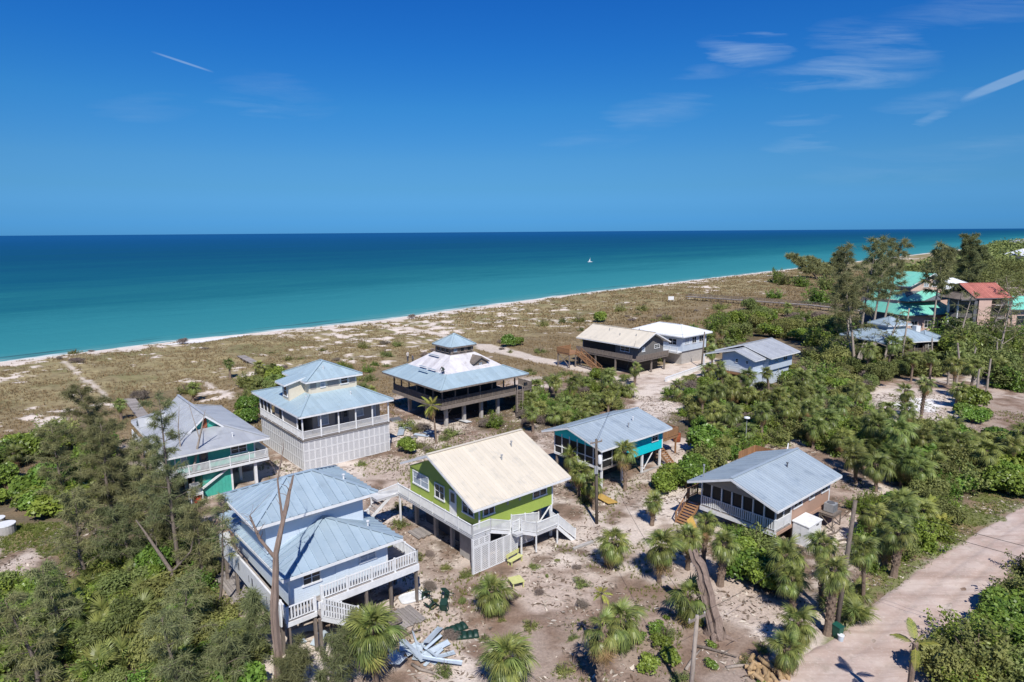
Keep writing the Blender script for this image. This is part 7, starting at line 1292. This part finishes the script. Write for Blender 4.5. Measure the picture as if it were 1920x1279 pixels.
for i, (a, b, rz, l, lb) in enumerate(((700, 1215, .5, 2.6, 'long grey timber beside the metal strip heap'), (800, 1262, -.6, 2.4, 'dark timber lying below the metal strip heap'), (1590, 1015, .2, 2.4, 'driftwood log beside the air conditioner stand'), (1575, 1030, -.2, 1.9, 'shorter driftwood log below the air conditioner stand'), (1560, 1002, .5, 2.0, 'grey timber by the shed'), (1300, 1240, .9, 2.2, 'pale branch at the bottom pole'), (1340, 1225, -.5, 2.6, 'dry branch on the brown litter heap'), (1390, 1250, .2, 2.0, 'dry branch at the cut wood pile'), (760, 1195, .55, 2.2, 'white timber beside the small plank landing'), (1075, 795, .3, 4.0, 'fallen grey branch in the scrub behind the green house'), (1130, 770, -.3, 3.0, 'fallen pale branch near the far drive'), (1255, 748, .0, 2.2, 'dark plank on the far sandy drive'), (30, 1150, .8, 3., 'pale branch at the left edge'))):
    x, y = G(a, b); t = thing('driftwood', lb, 'timber', (x, y, float(terr(x, y)) + .08), rz); r = random.Random(i); MB().tube([(-l / 2, 0, 0), (-l / 6, r.uniform(-.15, .15), .05), (l / 5, r.uniform(-.15, .15), .03), (l / 2, 0, .1)], [.10, .09, .07, .04], 7).tube([(l / 6, 0, .05), (l / 3, .35, .25)], [.05, .02], 5).build('log', M['palebark' if i % 2 else 'bark'], t, True)
GL = 'cut logs in the pile'
logm = MB().tube([(-.32, 0, 0), (.32, 0, 0)], .13, 9).mesh('log', mat('cut_log', (.42, .30, .17), (.30, .20, .11), 5., .9, .1, rand=.25))
for i in range(34):
    a = r_.uniform(1395, 1475); b = 1245 + (a - 1395) * .25 + r_.uniform(-6, 30); t = thing('cut_log', 'short cut log in the pale pile at the bottom right of the litter', 'log', (*G(a, b), .1 + .13 * (i % 3)), r_.uniform(0, 3.1), GL); link('log', logm, t)
# ------------------------------------------------------------------ sailing boat
t = thing('sailing_boat', 'small white sailing boat far out on the water', 'boat', (*G(1106, 491.5, SEA_Z), SEA_Z), .25); t.scale = (.42, .42, .42); hp = [(-5, -1.2), (-5, 1.2), (0, 1.5), (3.5, 1.0), (5.6, 0), (3.5, -1.0), (0, -1.5)]; MB().poly([(a, b, 1.3) for a, b in hp][::-1], 0).add([(a * .94, b * .7, -.4) for a, b in hp] + [(a, b, 1.3) for a, b in hp], [(k, (k + 1) % 7, (k + 1) % 7 + 7, k + 7) for k in range(7)]).build('hull', M['white'], t)
MB().box(-2.5, 1.5, -.9, .9, 1.31, 2.1).build('cabin', M['white'], t); MB().tube([(.6, 0, 1.3), (.6, 0, 9.5)], .16, 8).build('mast', M['white'], t); MB().beam((.5, 0, 2.6), (-4, 0, 2.5), .1, .12).build('boom', M['white'], t); MB().poly([(.4, .03, 2.7), (.4, .03, 7.6), (-1.8, .2, 2.7)], .03).build('mainsail', M['white'], t)

# ------------------------------------------------------------------ roofers
def roof_z(u, v):
    r = max(abs(u - 52.65), abs(v - 75.75)); return float(np.interp(r, [2.15, 4.9, 7.65], [8.95, 7.05, 5.8]))
def on_roof(px, py):
    best = None
    for k in range(400):
        z = 5.5 + k * .012; x, y = G(px, py, z); u, v = x * CA + y * SA, -x * SA + y * CA; e = abs(roof_z(u, v) - z)
        if best is None or e < best[0]: best = (e, x, y, z)
    return best[1:]
def person(label, px, py, rz, pose, shirt, trousers):
    x, y, z = on_roof(px, py); J = {'stand': dict(pel=(0, 0, .93), chest=(0, .02, 1.32), neck=(0, .02, 1.5), head=(0, .03, 1.66), kl=(-.1, .03, .5), fl=(-.11, 0, .06), tl=(-.11, .16, .04), kr=(.1, .05, .5), fr=(.12, .04, .06), tr=(.12, .2, .04), sl=(-.19, .02, 1.42), el=(-.27, .02, 1.14), hl=(-.24, .16, .92), sr=(.19, .02, 1.42), er=(.27, .03, 1.14), hr=(.25, .18, .95)),
              'crouch': dict(pel=(0, -.1, .42), chest=(0, .16, .74), neck=(0, .26, .9), head=(0, .34, 1.03), kl=(-.16, .26, .48), fl=(-.14, -.02, .06), tl=(-.14, .14, .04), kr=(.16, .28, .46), fr=(.15, .02, .06), tr=(.15, .2, .04), sl=(-.19, .2, .82), el=(-.25, .38, .6), hl=(-.14, .52, .34), sr=(.19, .2, .82), er=(.26, .4, .6), hr=(.12, .56, .3))}[pose]
    names = list(J); E = [('pel', 'chest'), ('chest', 'neck'), ('neck', 'head'), ('pel', 'kl'), ('kl', 'fl'), ('fl', 'tl'), ('pel', 'kr'), ('kr', 'fr'), ('fr', 'tr'), ('chest', 'sl'), ('sl', 'el'), ('el', 'hl'), ('chest', 'sr'), ('sr', 'er'), ('er', 'hr')]
    R = dict(pel=.15, chest=.16, neck=.065, head=.105, kl=.075, kr=.075, fl=.05, fr=.05, tl=.04, tr=.04, sl=.075, sr=.075, el=.05, er=.05, hl=.04, hr=.04)
    t = thing('person', label, 'person', (x, y, z + .05), rz); me = bpy.data.meshes.new('body'); me.from_pydata([J[n] for n in names], [(names.index(a), names.index(b)) for a, b in E], []); o = link('body', me, t)
    m, nt, N, L, b = nodes('worker_' + shirt[3]); b.inputs['Roughness'].default_value = .85; tc = N.new('ShaderNodeTexCoord'); sp = N.new('ShaderNodeSeparateXYZ'); L.new(tc.outputs['Object'], sp.inputs[0]); cr = N.new('ShaderNodeValToRGB'); cr.color_ramp.interpolation = 'CONSTANT'; L.new(sp.outputs[2], cr.inputs[0]); mr = N.new('ShaderNodeMapRange'); mr.inputs[2].default_value = 2.; L.new(sp.outputs[2], mr.inputs[0]); L.new(mr.outputs[0], cr.inputs[0]); el = cr.color_ramp.elements; H1, H2, H3 = (.47, .76, .86) if pose == 'stand' else (.24, .47, .53)
    el[0].position = 0; el[0].color = (*trousers, 1); el[1].position = H1; el[1].color = (*shirt[:3], 1); e = el.new(H2); e.color = (.33, .19, .13, 1); e = el.new(H3); e.color = (.03, .025, .02, 1); L.new(cr.outputs[0], b.inputs['Base Color']); me.materials.append(m)
    sk = o.modifiers.new('skin', 'SKIN'); o.modifiers.new('sub', 'SUBSURF').levels = 1; o.modifiers['sub'].render_levels = 2
    for i, n in enumerate(names): me.skin_vertices[0].data[i].radius = (R[n], R[n]); me.skin_vertices[0].data[i].use_root = (n == 'pel')
person('roofer in dark clothes crouching at the front corner of the stripped roof', 832, 701, 2.4, 'crouch', (.05, .07, .06, 'a'), (.05, .05, .06)); person('roofer in pale shirt standing on the far left roof edge', 765, 679, 1.0, 'stand', (.55, .50, .45, 'b'), (.06, .06, .08)); person('roofer in dark shirt standing right of the pale-shirted one', 774, 685, -1.2, 'stand', (.10, .10, .12, 'c'), (.07, .06, .05))
